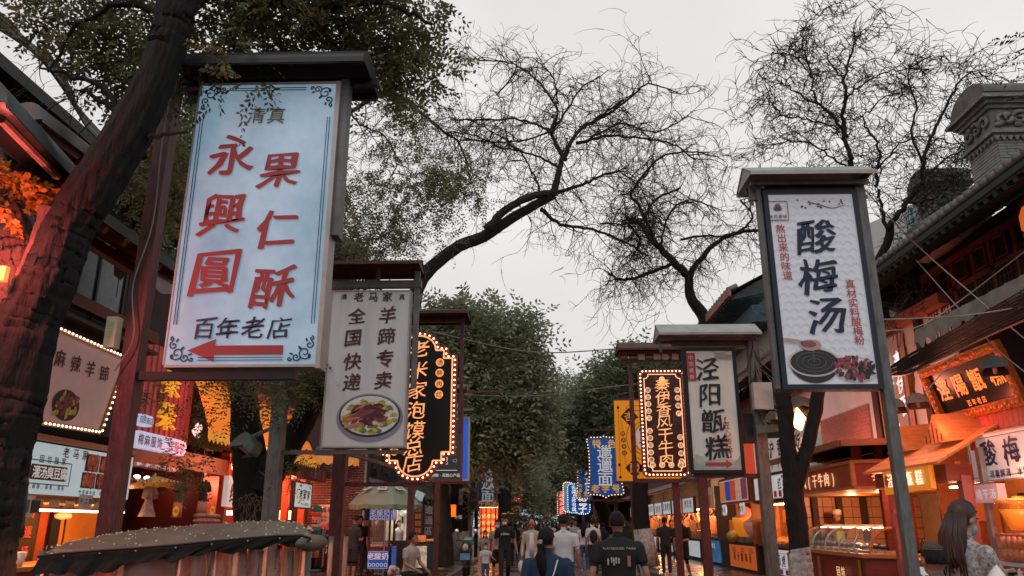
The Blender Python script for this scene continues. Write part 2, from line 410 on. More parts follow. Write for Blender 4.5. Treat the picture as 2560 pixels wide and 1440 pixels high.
def blob_points(blobs,dens,rg,shell=.5):
 """blobs: (c, r(3)) -> points and outward directions"""
 C=[];D=[]
 for c,r in blobs:
  r=np.array(r,float);n=max(3,int(dens*(r[0]*r[1]+r[1]*r[2]+r[0]*r[2])/3*4))
  d=rg.normal(0,1,(n,3));d/=np.linalg.norm(d,axis=1,keepdims=True)
  rad=shell+(1-shell)*rg.random(n)**.7;rad*=1+.16*np.sin(d[:,0]*7+c[0]*3)*np.sin(d[:,2]*6+c[2]*5)+rg.normal(0,.06,n)
  C.append(np.array(c)+d*r*rad[:,None]);D.append(d/r)
 return np.concatenate(C),np.concatenate(D)
def clumped(blobs,n_clump,per,spread,rg,shell=.35):
 """leaf clumps through the volume: gaps between them"""
 C=[];D=[]
 vol=np.array([r[0]*r[1]*r[2]for c,r in blobs])**.72;vol/=vol.sum()
 for(c,r),f in zip(blobs,vol):
  k=max(2,int(n_clump*f));d=rg.normal(0,1,(k,3));d/=np.linalg.norm(d,axis=1,keepdims=True)
  cc=np.array(c)+d*np.array(r)*(shell+(1-shell)*rg.random(k)**.6)[:,None]
  p=cc[:,None]+rg.normal(0,1,(k,per,3))*np.array(spread)*rg.uniform(.6,1.3,(k,1,1))
  C.append(p.reshape(-1,3));dd=d[:,None]+rg.normal(0,.7,(k,per,3));dd[...,2]-=.25;D.append(dd.reshape(-1,3))
 return np.concatenate(C),np.concatenate(D)
def PB(px,py,Y,rx,rz=None,ry=None):
 """a crown blob centred on a photo point at distance Y, radii in photo px"""
 k=Y/FOC*1.03;return(W(px,py,Y),(rx*k,(ry or rx)*k,(rz or rx)*k))
def twigs(starts,rg,n_child=5,L0=1.1,depth=3,curl=1.2,r0=.02,droop=.35,K=7,decay=.62,rmin=.0035):
 """starts: (p, d, length, radius). recursive arching twigs -> list of tubes"""
 out=[];cur=starts
 for lev in range(depth):
  nxt=[]
  for p,d,ln,r in cur:
   p=np.array(p,float);d=np.array(d,float);d/=np.linalg.norm(d);ax=rg.normal(0,1,3);ax/=np.linalg.norm(ax)
   cu=rg.uniform(.4,1.3)*curl/K*(1 if rg.random()<.5 else-1);pts=[p.copy()];st=ln/(K-1)
   dd=d.copy()
   for i in range(K-1):
    dd=dd+np.cross(ax,dd)*cu+rg.normal(0,.10,3);dd[2]-=droop/K*(i+1)/K*2;dd/=np.linalg.norm(dd)
    pts.append(pts[-1]+dd*st)
   rr=r*np.linspace(1,.3,K);out.append((np.array(pts),rr))
   if lev<depth-1:
    for c in range(n_child-1 if lev else n_child+1):
     i=rg.integers(1,K);b=pts[i];t=pts[min(i,K-1)]-pts[min(i,K-1)-1];t=t/np.linalg.norm(t)
     nd=t*.75+rg.normal(0,.75,3);nd[1]*=.75
     nxt.append((b,nd,ln*decay*rg.uniform(.6,1.25),max(rmin,rr[i]*.62)))
  cur=nxt
 return out
def tree(name,label,loc,group=None):return thing(name,label,'tree',loc,group)
def ground_under(px,Y):return(XY(px,Y,1420),Y,0)
leaf_near=leafmat('leaf_olive_dark',(.03,.038,.02),(.22,.22,.1),.4)
leaf_mid=leafmat('leaf_grey_green',(.095,.125,.08),(.4,.44,.28),.45)
leaf_far=leafmat('leaf_far_green',(.08,.1,.07),(.3,.32,.2),.4)
leaf_or=leafmat('leaf_yellowing',(.25,.13,.02),(.5,.28,.05),.4)
# ---- near left tree (double trunk) and its crown over the big light box
t1=tree('locust_tree','large dark forked street tree at the left edge, its leaning trunk lit red',(-3.3,5.0,0),'street trees')
def LP(lst,Y,sc=1.):return[W(x,y,Y if not callable(Y)else Y(y))for x,y,w_ in lst],[w_/2*5/FOC*1.0*sc for x,y,w_ in lst]
pts,rs=LP([(-130,1900,300),(-110,1600,240),(-90,1440,215),(-65,1300,200),(-45,1200,192),(-15,1090,182),(15,1000,176),(50,866,160),(75,789,150),(115,707,142),(142,638,134),(178,552,128),(236,466,128),(320,333,118),(392,190,100),(425,90,104),(445,0,108),(470,-160,95),(490,-400,75)],5.0)
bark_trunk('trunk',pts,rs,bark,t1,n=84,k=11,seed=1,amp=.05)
pts,rs=LP([(-60,1350,190),(-40,1200,190),(-15,1050,190),(12,900,180),(30,780,168),(38,680,150),(22,590,122),(-4,490,106),(-40,380,95),(-90,200,85)],5.1)
barkf=mat('red_lit_bark',(.10,.06,.05),.85,var=.5,scale=8,bump=1.,bscale=12,stretch=(2.5,2.5,.5));bark_trunk('trunk',pts,rs,barkf,t1,n=96,k=16,seed=2,amp=.06)  # fork bark made lighter and redder: the red lamplight is put into its colour
pts,rs=LP([(50,760,80),(80,680,66),(108,600,54),(124,520,48)],4.92)
bark_trunk('branch_stub',pts,rs,barkf,t1,n=22,k=6,seed=3,amp=.06)
g=G()
for i,(lst,Y)in enumerate([([(300,330,0),(360,342,0),(470,330,0)],5.0),([(430,60,0),(330,10,0),(200,60,0),(120,180,0)],5.3),([(440,40,0),(560,-20,0),(760,20,0),(960,10,0),(1080,60,0)],5.6),
     ([(330,400,0),(280,250,0),(190,190,0),(100,170,0)],5.2),([(450,-60,0),(600,-150,0),(800,-120,0),(1000,-60,0)],5.9),([(620,-20,0),(700,60,0),(820,110,0),(900,230,0)],6.2),([(350,380,0),(330,310,0),(230,240,0),(170,230,0)],5.2)]):
 p,r=smooth_path([W(a,b,Y)for a,b,c in lst],np.linspace(.05,.012,len(lst))*(1.2 if i in(2,4)else.7),6,.015,i);g.tube(p,list(r),7)
g.build('branch',bark,t1,smooth=True)
rg=np.random.default_rng(5)
bl=[PB(180,40,5.6,110,70),PB(330,60,5.5,110,80),PB(250,150,5.7,90,70),PB(340,180,6,90,60),PB(420,330,6.6,60,90),PB(560,30,5.5,110,50),PB(560,110,5.6,110,55),PB(690,90,5.8,110,60),PB(740,20,5.6,120,50),
      PB(860,60,5.9,110,70),PB(960,110,6,90,90),PB(1030,40,6.1,85,60),PB(1060,150,6.2,60,75),PB(1000,230,6.3,50,55),PB(880,160,6.2,70,60),PB(610,190,5.3,60,36),PB(480,170,5.4,60,60),PB(330,400,7.5,40,50),PB(390,500,8.0,60,80),PB(420,420,8,60,60),
      PB(560,-60,5.6,150,60),PB(850,-60,5.8,200,60),PB(260,-60,5.6,150,60)]
C,D=clumped(bl,310,9,.10,rg);V,F=sprays(C,D,rg.uniform(.16,.3,len(C)),6,.068,.031,rg)
raw('crown',V,F,leaf_near,t1,kind='stuff')
bl=[PB(20,430,4.9,45,30),PB(60,480,4.9,45,25),PB(100,490,4.9,25,25),PB(15,520,4.8,18,15)]
C,D=clumped(bl,18,5,.03,rg);V,F=sprays(C,D,rg.uniform(.06,.12,len(C)),3,.06,.045,rg)
raw('yellow_leaves',V,F,leaf_or,t1,kind='stuff')
V,F=tube_np(twigs([(W(150,150,5.5),(-.9,0,.2),.55,.008),(W(200,90,5.6),(-.7,.2,.6),.5,.008),(W(160,250,5.5),(-.8,0,-.3),.6,.008),(W(260,200,5.6),(-.7,0,-.1),.6,.01),(W(230,300,5.7),(-.3,0,-.9),.6,.008),(W(300,20,5.6),(-.6,0,.8),.5,.008)],rg,5,1,3,1.6,K=7),3)
raw('twigs',V,F,twigm,t1,kind='stuff')
# ---- forked tree behind the cart
t2=tree('locust_tree','black forked trunk standing behind the covered cart, left of the brick wall',(-4.1,10.6,0),'street trees')
P2=lambda l:([W(x,y,10.6)for x,y,w_ in l],[w_/2*10.6/FOC for x,y,w_ in l])
pts,rs=P2([(640,1700,130),(638,1500,110),(636,1330,100),(632,1230,90),(620,1120,76),(610,1000,64),(603,900,60),(592,760,56),(570,600,60),(560,450,48)])
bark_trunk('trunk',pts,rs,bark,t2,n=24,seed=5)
pts,rs=P2([(650,1220,90),(690,1160,78),(745,1080,66),(790,990,58),(850,880,50),(900,760,44)])
bark_trunk('limb',pts,rs,bark,t2,n=16,seed=6)
bl=[PB(505,1065,9.6,22,45),PB(385,965,10,16,30),PB(620,940,9.8,60,18),PB(690,1000,9.3,35,26),PB(780,950,10,40,40),PB(730,930,10,60,20),PB(540,935,10,60,16),PB(440,1150,9.8,20,26),PB(790,940,10.4,30,50),PB(740,1180,10.0,30,22),PB(800,870,11,40,40),PB(870,600,11,30,60),PB(840,500,11,30,90),PB(485,1170,9.8,22,30)]
C,D=clumped(bl,150,8,.11,rg);V,F=sprays(C,D,rg.uniform(.18,.32,len(C)),6,.06,.024,rg)
raw('crown',V,F,leaf_near,t2,kind='stuff')
g=G();
for k in range(70):
 a=rnd.uniform(0,6.28);p=np.array(W(640+rnd.uniform(-40,45),1250+rnd.uniform(-20,70),10.2));d=np.array([math.cos(a)*.15,-.08,-rnd.uniform(.1,.35)])
 g.tube([p,p+d*.5+[0,-.05,.04],p+d],[.006,.005,.003],3)
g.build('dry_creeper',mat('dry_stem',(.12,.09,.07)),t2)
# ---- big bare leaning tree over the middle
t3=tree('bare_locust_tree','bare leaning tree whose thick limb arches over the centre of the street',(-3.3,30,0),'street trees')
Y3=30.
def path3(l,Y=Y3,sc=1.):return[W(x,y,Y)for x,y,w_ in l],[w_/2*Y/FOC*sc for x,y,w_ in l]
main=[(1112,1415,42),(1108,1300,40),(1098,1180,38),(1075,1050,38),(1048,930,38),(1034,830,38),(1036,760,37),(1060,690,36),(1140,620,33),(1210,590,32),(1290,540,28),(1385,487,24)]
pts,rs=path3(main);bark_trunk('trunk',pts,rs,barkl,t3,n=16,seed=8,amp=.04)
limbs3=[[(1215,575,30),(1270,520,26),(1330,492,24),(1392,480,24)],[(1385,487,28),(1400,420,22),(1420,370,16),(1445,330,12),(1500,290,9),(1560,250,6)],[(1415,400,16),(1385,350,14),(1380,320,12),(1395,280,9),(1360,220,8),(1320,180,6),(1290,165,5)],
  [(1380,330,9),(1420,270,7),(1455,220,6),(1500,190,4)],[(1440,360,12),(1520,340,9),(1600,345,7),(1680,360,6),(1740,400,4)],[(1450,320,12),(1510,290,10),(1570,250,8),(1620,210,6),(1690,230,4)],
  [(1350,520,16),(1400,560,11),(1470,572,9),(1550,600,8),(1620,640,6)],[(1395,480,14),(1460,460,10),(1500,440,8),(1550,428,7)],[(1400,420,10),(1340,390,7),(1260,370,6),(1190,340,5),(1120,330,5)],
  [(1385,330,9),(1300,300,7),(1210,300,6),(1130,300,5)],[(860,290,14),(960,235,16),(1030,265,12),(1110,330,9),(1150,360,7),(1180,460,5)],[(1375,330,7),(1310,350,6),(1240,355,5),(1150,350,5)],[(1395,260,7),(1380,190,5),(1340,150,4)],[(1240,240,6),(1290,165,5),(1200,150,4),(1160,145,3)],[(1470,350,8),(1550,310,6),(1640,330,5),(1720,290,4)],
  [(1360,500,8),(1330,430,6),(1300,380,5),(1230,330,4),(1180,300,4)],[(870,270,9),(900,310,7),(960,340,6),(990,400,5),(980,440,4)],[(1550,430,6),(1600,470,5),(1640,560,4)],[(1500,560,6),(1560,560,5),(1650,555,4)]]
starts=[];g=G()
for i,l in enumerate(limbs3):
 p,r=smooth_path([W(x,y,Y3+((i*37)%9-4)*.12)for x,y,w_ in l],[w_/2*Y3/FOC*.8 for x,y,w_ in l],6,.02,i);g.tube(p,list(r),6)
 for q in range(2,len(p),1 if i else 2):
  d=p[min(q+1,len(p)-1)]-p[q-1];d=d/np.linalg.norm(d)*.6+rg.normal(0,.75,3);d[1]*=.6
  starts.append((p[q],d,rg.uniform(1.1,2.6),.026))
g.build('limb',barkl,t3,smooth=True)
V,F=tube_np(twigs(starts,rg,3,1,3,2.4,droop=.9,K=8,decay=.7,rmin=.012),3)
raw('twigs',V,F,twigm,t3,kind='stuff')
bl=[PB(960,480,27,70,60),PB(1040,440,27,70,50),PB(1090,410,27,60,35),PB(1150,450,27,70,40),PB(1210,470,27,45,30),PB(1120,500,27,70,40),PB(960,560,27,60,60),PB(1000,620,27,60,40),PB(940,620,27,45,40),PB(890,470,27,40,40),PB(1030,300,27,50,35),PB(990,260,27,50,50),PB(960,350,27,50,40),PB(1060,520,27,50,50),PB(1110,610,27,25,20),PB(1080,290,27,35,25),PB(1040,580,27,30,40)]
C,D=clumped(bl,165,8,.3,rg);V,F=sprays(C,D,rg.uniform(.45,.75,len(C)),6,.16,.062,rg)
raw('crown',V,F,leaf_near,t3,kind='stuff')
# ---- bare tree right of centre (behind the third and second right signs)
t4=tree('bare_locust_tree','bare tree with a thick forked trunk rising behind the brown bulb-framed sign',(4.6,30,0),'street trees')
Y4=30.
pts=[W(x,y,Y4)for x,y in[(1622,1416),(1606,1320),(1600,1210),(1622,1100),(1690,960),(1745,870),(1762,800),(1728,745),(1722,690)]]
bark_trunk('trunk',pts,[w_/2*Y4/FOC for w_ in(46,40,38,36,36,36,34,28,22)],bark,t4,n=14,seed=9,amp=.05)
g=G();g.tube([W(1622,1417,30),W(1614,1370,30),W(1607,1322,30)],[.42,.38,.35],16);g.build('limewash',limew,t4,smooth=True)
limbs4=[[(1722,690,20),(1680,650,17),(1640,610,14),(1600,560,11),(1565,545,8)],[(1722,690,16),(1750,650,13),(1800,600,11),(1850,580,9),(1900,575,7)],[(1690,655,10),(1620,685,8),(1560,700,7),(1520,685,5)],[(1640,610,9),(1600,520,8),(1580,480,6),(1620,430,5)],[(1600,560,7),(1640,500,6),(1700,470,5)],[(1700,600,6),(1760,590,5),(1820,595,4)],[(1850,580,6),(1880,540,5),(1850,500,4)],[(1650,620,6),(1670,540,5),(1720,500,4),(1790,520,3)],[(1560,548,5),(1600,600,5),(1580,640,4)],
   [(1580,480,5),(1640,400,5),(1720,380,4),(1790,390,3)]]
starts=[];g=G()
for i,l in enumerate(limbs4):
 p,r=smooth_path([W(x,y,Y4+((i*37)%7-3)*.15)for x,y,w_ in l],[w_/2*Y4/FOC*1.15 for x,y,w_ in l],6,.02,i+50);g.tube(p,list(r),6)
 for q in range(2,len(p)):
  d=p[min(q+1,len(p)-1)]-p[q-1];d=d/np.linalg.norm(d)*.5+rg.normal(0,.8,3);d[1]*=.6
  if q%3<2 or i>1:starts.append((p[q],d,rg.uniform(.95,2.),.024))
  if i in(0,2,3,4,8):starts.append((p[q],d*[-1,1,-1]+rg.normal(0,.4,3),rg.uniform(.8,1.6),.018))
g.build('limb',bark,t4,smooth=True)
V,F=tube_np(twigs(starts,rg,3,1,3,2.3,droop=.9,K=7,decay=.7,rmin=.012),3)
raw('twigs',V,F,twigm,t4,kind='stuff')
# ---- right bare tree: forked dark trunk with limewash, crown above the near right sign
t5=tree('bare_locust_tree','forked dark trunk with whitewashed foot by the food stalls, bare crown above',(4.75,13.4,0),'street trees')
Y5=13.4
pts=[W(x,y,Y5)for x,y in[(2018,1720),(2012,1560),(2006,1480),(2001,1400),(1994,1330),(1986,1250),(1982,1180)]]
bark_trunk('trunk',pts,[w_/2*Y5/FOC for w_ in(66,58,53,50,47,45,44)],bark,t5,n=22,seed=10)
pts=[W(x,y,Y5-.02)for x,y in[(2018,1725),(2013,1560),(2007,1480),(2002,1410),(1999,1372)]]
bark_trunk('limewash',pts,[w_/2*Y5/FOC for w_ in(70,62,57,53,48)],limew,t5,n=22,seed=10,amp=.05)
for i,l in enumerate([[(1982,1200,42),(1970,1120,36),(1965,1040,38),(1960,970,36),(1980,850,30),(2040,700,24),(2110,560,19),(2135,470,16),(2125,400,15)],[(1986,1215,42),(2018,1120,36),(2040,1020,36),(2055,940,32),(2110,800,28),(2180,680,23),(2220,600,21),(2225,560,19)]]):
 bark_trunk('limb',[W(x,y,Y5)for x,y,w_ in l],[w_/2*Y5/FOC for x,y,w_ in l],bark,t5,n=14,seed=20+i)
limbs5=[[(2125,400,16),(2110,330,13),(2110,250,11),(2112,180,9),(2135,120,6),(2150,80,4)],[(2120,340,11),(2080,290,9),(2040,250,8),(2030,190,7),(2010,130,6),(2005,80,5),(2040,40,4),(2080,15,3)],[(2225,570,20),(2270,500,17),(2300,450,14),(2320,360,12),(2360,280,10),(2390,220,7),(2430,180,5),(2475,200,4)],
  [(2220,580,14),(2200,500,11),(2190,430,10),(2200,380,9),(2170,330,7),(2150,290,6)],[(2310,420,9),(2280,330,8),(2290,260,7),(2270,180,5),(2330,140,4)],[(2112,250,7),(2160,210,6),(2220,180,5),(2300,170,4)],[(2100,320,7),(2030,300,6),(1960,290,5),(1920,250,4)],[(2290,470,8),(2360,400,6),(2420,370,5),(2440,350,4)],[(2190,430,7),(2240,370,6),(2300,340,5),(2380,360,4)],
  [(2030,190,5),(1980,140,4),(1930,130,4)],[(2060,270,6),(1990,230,5),(1940,210,4),(1905,260,4)],[(2260,510,7),(2330,500,6),(2400,440,5),(2450,420,4)],[(2112,200,6),(2070,150,5),(2060,100,4)],[(2360,290,6),(2430,290,5),(2440,250,4)],[(2130,430,7),(2060,380,6),(1980,350,5),(1920,370,4)],[(2150,300,5),(2200,250,5),(2260,230,4)],[(2180,700,14),(2250,640,10),(2290,600,7)],[(2160,720,10),(2200,780,7),(2230,800,5)],[(2240,680,8),(2280,720,6),(2260,760,4)]]
starts=[];g=G()
for i,l in enumerate(limbs5):
 p,r=smooth_path([W(x,y,Y5+((i*37)%9-4)*.15)for x,y,w_ in l],[w_/2*Y5/FOC*.78 for x,y,w_ in l],6,.02,i+90);g.tube(p,list(r),6)
 for q in range(2,len(p)):
  for rep in range(2 if i<16 else 1):
   d=p[min(q+1,len(p)-1)]-p[q-1];d=d/np.linalg.norm(d)*.6+rg.normal(0,.8,3);d[1]*=.6
   if rg.random()<.62:starts.append((p[q],d,rg.uniform(.35,.85),.0085))
g.build('branch',bark,t5,smooth=True)
V,F=tube_np(twigs(starts,rg,3,1,3,2.0,droop=.3,K=7,decay=.72,rmin=.0075),3)
raw('twigs',V,F,twigm,t5,kind='stuff')
# ---- leafy spray top right (a branch reaching in)
t6=tree('locust_tree','leafy branch tips reaching in at the upper right corner above the carved chimney',(7.5,7.5,0),'street trees')
g=G();p,r=smooth_path([(7.5,7.5,0),(7.4,7.5,3),(7.0,7.5,6),W(2700,100,7.5),W(2600,110,7.5),W(2540,130,7.5)],[.16,.14,.1,.04,.02,.006],6);g.tube(p,list(r),8);g.build('trunk',bark,t6,smooth=True)
C=[];D=[]
for(x,y,dx,dy)in[(2560,95,-1,.0),(2590,120,-1,-.35),(2575,150,-1,-.1),(2600,140,-.9,-.9),(2560,200,-1,.05),(2600,230,-1,-.1),(2590,180,-1,-.3),(2620,90,-1,.2),(2640,160,-1,-.3)]:
 C.append(W(x,y,7.4));D.append((dx,0,dy))
V,F=sprays(np.array(C),np.array(D,float),np.full(len(C),.36),12,.085,.022,rg,droop=.12);raw('crown',V,F,leafmat('leaf_top_right',(.03,.045,.03),(.06,.085,.05),.25),t6,kind='stuff')
# ---- dense crowns closing the street
def bigtree(label,loc,trunk,blobs,n,m=leaf_mid,ll=.16,per=9,spread=.42,lw=None,lime=True,seed=0,L0=(.5,.9),group='street trees'):
 rg_=np.random.default_rng(seed);t=tree('locust_tree',label,loc,group)
 tp,tr=trunk;bark_trunk('trunk',tp,tr,bark,t,n=12,k=5,seed=seed,amp=.05)
 g=G();top=np.array(tp[-1]);mid=np.array(tp[-2])
 for c,r in blobs[:14]:
  a=mid+(top-mid)*rg_.uniform(.2,1);b=np.array(c);q=(a+b)/2+rg_.normal(0,.3,3)
  p,r_=smooth_path([a,q,b],[tr[-1]*.5,tr[-1]*.3,tr[-1]*.12],5);g.tube(p,list(r_),5)
 g.build('limb',bark,t,smooth=True)
 if lime:
  b0=np.array(tp[0]);b1=b0+(np.array(tp[1])-b0)*min(1,1.15/max(.1,tp[1][2]-tp[0][2]))
  g=G();g.tube([b0,(b0+b1)/2,b1],[tr[0]*1.12,tr[0]*1.06,tr[0]*1.04],14);g.build('limewash',limew,t,smooth=True)
 C,D=clumped(blobs,n,per,spread,rg_,.2);V,F=sprays(C,D,rg_.uniform(*L0,len(C)),4,ll,lw or ll*.42,rg_)
 raw('crown',V,F,m,t,kind='stuff');return t
Yc=34
bigtree('dense leafy tree filling the centre left above the blue light box',(-3.5,36,0),
 ([(-3.5,36,0),(-3.5,36,2.5),(-3.4,36,4.5),(-3,34,7)],[.32,.28,.24,.2]),
 [PB(1100,830,28,70,45),PB(1180,830,28,60,35),PB(1150,850,28,80,60),PB(1275,820,29,45,36),PB(1300,890,29,45,45),PB(1240,910,29,70,50),PB(1100,900,28,60,70),PB(1190,960,28.5,80,70),PB(1290,970,29,55,50),PB(1325,930,29.5,20,30),PB(1230,1030,29,80,60),PB(1300,1050,29.5,60,60),PB(1150,1040,28,60,60),PB(1200,1090,29,60,40),PB(1270,1110,30,60,40),PB(1060,830,27,40,50),PB(1250,830,29,25,35),PB(1330,980,29.5,25,40)],760,ll=.27,spread=.34,seed=31,L0=(.6,1.0))
bigtree('tall leafy tree behind the yellow sign, right of the sky gap',(XY(1535,40,1400),40,0),
 ([W(1535,1398,40),W(1515,1300,40),W(1495,1240,40),W(1470,1130,40)],[.42,.34,.3,.24]),
 [PB(1510,960,37,50,40),PB(1475,1000,37,45,40),PB(1560,960,37,40,35),PB(1540,1010,37,60,50),PB(1470,1040,37,50,50),PB(1440,1050,37,25,30),PB(1590,900,37,40,35),PB(1440,1080,37,50,40),PB(1500,1090,37,60,50),PB(1590,1010,37,50,60),PB(1620,930,37,50,50),PB(1650,1050,37,50,60)],480,ll=.3,spread=.38,seed=32,L0=(.7,1.2))
bigtree('dark tree crown arching low across the far street centre',(4.6,70,0),
 ([(4.6,70,0),(4.4,70,3),(3.2,70,6),(1.4,70,9)],[.38,.32,.28,.24]),
 [PB(1380,1090,70,60,60),PB(1420,1140,70,60,50),PB(1340,1150,70,60,50),PB(1300,1180,70,60,50),PB(1400,1020,72,50,50),PB(1360,1200,70,50,40),PB(1440,1190,78,50,35),PB(1270,1140,78,50,50),PB(1330,1080,70,50,50),PB(1230,1180,76,40,40),PB(1390,1060,73,50,40),PB(1460,1140,78,40,40)],900,ll=.3,spread=.85,seed=33,L0=(.8,1.4))
bigtree('leafy tree over the left shopfronts beyond the yogurt cart',(-3.9,44,0),
 ([(-3.9,44,0),(-3.9,44,2.4),(-3.6,44,4.6),(-3,44,6.5)],[.36,.3,.26,.22]),
 [PB(1180,1130,44,50,50),PB(1140,1170,44,50,50),PB(1220,1110,45,50,50),PB(1250,1180,45,45,40),PB(1290,1230,46,40,30),PB(1120,1100,43,40,50),PB(1200,1040,45,50,50),PB(1300,1190,46,40,40)],500,ll=.24,spread=.6,seed=34,L0=(.7,1.2))
bigtree('pale green tree at the far end of the street',(-3.6,78,0),
 ([(-3.6,78,0),(-3.6,78,3),(-3,78,6),(-2,78,9)],[.4,.34,.3,.25]),
 [PB(1330,1130,80,60,60),PB(1360,1060,84,50,60),PB(1290,1200,78,50,40),PB(1330,1230,78,40,28),PB(1400,1120,82,50,50),PB(1400,990,86,40,40),PB(1270,1230,76,30,25)],520,m=leaf_far,ll=.38,spread=1.,seed=35,L0=(1.2,2))
bigtree('far right tree beyond the blue bulb signs',(4.7,84,0),
 ([(4.7,84,0),(4.7,84,3),(4.4,84,6),(4,84,9)],[.4,.34,.3,.25]),
 [PB(1450,1210,84,40,30),PB(1480,1160,86,50,50),PB(1500,1230,82,50,30),PB(1430,1170,84,40,40),PB(1420,1240,88,40,16)],420,m=leaf_mid,ll=.38,spread=1.,seed=36,L0=(1.2,2))
bigtree('farthest dark tree mass closing the street above the crowd',(.5,130,0),
 ([(-4,130,0),(-4,130,4),(-3,130,8),(0,130,12)],[.5,.45,.4,.3]),
 [PB(1320,1215,125,70,50),PB(1380,1230,125,60,45),PB(1430,1210,125,60,50),PB(1270,1240,125,60,35),PB(1350,1170,130,60,50),PB(1240,1200,125,60,60),PB(1490,1200,125,60,60),PB(1350,1250,120,60,12),PB(1420,1255,120,50,12)],560,m=leaf_mid,ll=.6,spread=1.5,seed=37,L0=(1.8,3),lime=False)
bigtree('pale olive tree behind the dark left building, seen through the near branches',(-9.5,30,0),
 ([(-9.5,30,0),(-9.5,30,4),(-9.3,30,8),(-9,30,11)],[.4,.34,.3,.25]),
 [PB(420,560,26,90,90),PB(500,400,28,70,110),PB(380,420,28,80,80),PB(470,700,26,70,60),PB(560,240,30,90,80),PB(860,640,30,40,60),PB(840,720,30,40,60)],900,m=leafmat('leaf_pale_olive',(.08,.09,.05),(.22,.22,.14),.25),ll=.2,spread=.5,seed=38,L0=(.6,1),lime=False,group='trees beyond the roofs')
for i,(px,Y)in enumerate([(1512,40),(1108,33)]):
 if i<2:continue
 t=tree('locust_tree',['dark leaning trunk in front of the blue bulb signs on the right pavement','dark ivy-wrapped trunk beside the orange lantern on the left pavement'][i],(XY(px,Y,1420),Y,0),'street trees')
 pts=[W(a,b,Y)for a,b in([(1535,1400),(1515,1300),(1495,1240),(1440,1180),(1380,1130)]if i==0 else[(1100,1410),(1098,1300),(1092,1230),(1100,1130)])]
 bark_trunk('trunk',pts,[.42,.34,.3,.24,.18][:len(pts)]if i==0 else[.55,.42,.34,.28],bark,t,n=12,k=5,seed=60+i)
 bl=[PB(1400,1120,40,40,30),PB(1450,1150,40,36,25)]if i==0 else[PB(1110,1240,32,28,45),PB(1130,1180,33,30,40),PB(1085,1180,33,25,40),PB(1130,1290,32,14,40)]
 C,D=clumped(bl,160,8,.4,rg);V,F=sprays(C,D,rg.uniform(.5,.9,len(C)),4,.18,.08,rg);raw('crown',V,F,leaf_mid,t,kind='stuff')
# ================================================================ hanging street signs
def rect(x0,z0,x1,z1):return[(x0,z0),(x1,z0),(x1,z1),(x0,z1)]
def blobpoly(rx,ry,n=14,j=.15,rg=None,rot=0):
 rg=rg or rng;out=[]
 for k in range(n):
  a=2*PI*k/n;f=1+rg.uniform(-j,j);x,y=rx*f*math.cos(a),ry*f*math.sin(a)
  out.append((x*math.cos(rot)-y*math.sin(rot),x*math.sin(rot)+y*math.cos(rot)))
 return out
def shift(poly,dx,dz):return[(a+dx,b+dz)for a,b in poly]
def ring(g,o,u,v,poly,wd,th=.006,mi=None,closed=True):
 """flat outline ribbon along poly"""
 o,u,v=Vector(o),Vector(u),Vector(v);n=u.cross(v)
 k=len(poly)
 for i in range(k if closed else k-1):
  a,b=poly[i],poly[(i+1)%k];g.bar(o+u*a[0]+v*a[1]+n*th/2,o+u*b[0]+v*b[1]+n*th/2,wd,th,up=tuple(n),mi=mi)
def scroll(g,o,u,v,s,fx,fz,mi=None):
 """leafy corner ornament of curled strokes"""
 for(cx,cz,r0,turns,st)in[(.32,.32,.26,1.3,PI*1.2),(.62,.16,.16,1.2,PI),(.16,.62,.16,1.2,PI*.6),(.86,.1,.09,1.1,PI),(.1,.86,.09,1.1,PI*.5)]:
  pl=[]
  for i in range(12):
   t=i/11;a=st+turns*2*PI*t;r_=r0*(1-.8*t);pl.append((fx*s*(cx+r_*math.cos(a)),fz*s*(cz+r_*math.sin(a))))
  ring(g,o,u,v,pl,s*.045,.004,mi,False)
 for(cx,cz,rx,rz,ro)in[(.5,.5,.1,.045,.8),(.8,.28,.08,.035,.4),(.28,.8,.08,.035,1.2),(.14,.2,.06,.1,0)]:
  g.plate(Vector(o)+Vector(u)*fx*s*cx+Vector(v)*fz*s*cz+Vector(u).cross(Vector(v))*.004,u,v,blobpoly(s*rx,s*rz,8,.1,rot=ro*fx*fz),.004,mi)
def lit(name,col,e,var=.06,scale=1.2):return mat(name,col,.4,var=var,scale=scale,emit=e)
def W_(px,py,Y,dy=0):return Vector(W(px,py,Y-dy))if False else Vector(W(px,py,Y))+Vector((0,-dy,0))
def canopy(t,x0,x1,Y,z,m,hw=.34,rise=.2,m2=None,beams=True):
 g=G();
 for s in(-1,1):
  g.add([(x0,Y,z+rise),(x1,Y,z+rise),(x1,Y+s*hw,z),(x0,Y+s*hw,z),(x0,Y,z+rise+.012),(x1,Y,z+rise+.012),(x1,Y+s*hw,z+.012),(x0,Y+s*hw,z+.012)],
              [(0,1,2,3),(4,7,6,5),(3,2,6,7),(0,3,7,4),(1,5,6,2)])
  g.bar((x0,Y+s*hw,z-.012),(x1,Y+s*hw,z-.012),.02,.045)
 for x in(x0+.012,x1-.012):g.plate((x,Y,z),(0,1,0)if x>(x0+x1)/2 else(0,-1,0),UZ,[(-hw*.95,0),(hw*.95,0),(0,rise*.95)],.01)
 g.build('canopy_roof',m,t)
 if beams:
  g=G();g.bar((x0+.05,Y-.12,z-.05),(x1-.02,Y-.12,z-.05),.05,.06);g.bar((x0+.05,Y+.12,z-.05),(x1-.02,Y+.12,z-.05),.05,.06)
  g.bar((x0+.08,Y,z-.05),(x0+.08,Y,z-.28),.04,.04);g.bar((x0+.05,Y,z-.2),(x1-.02,Y,z-.2),.06,.05);g.build('top_beam',m2 or m,t)
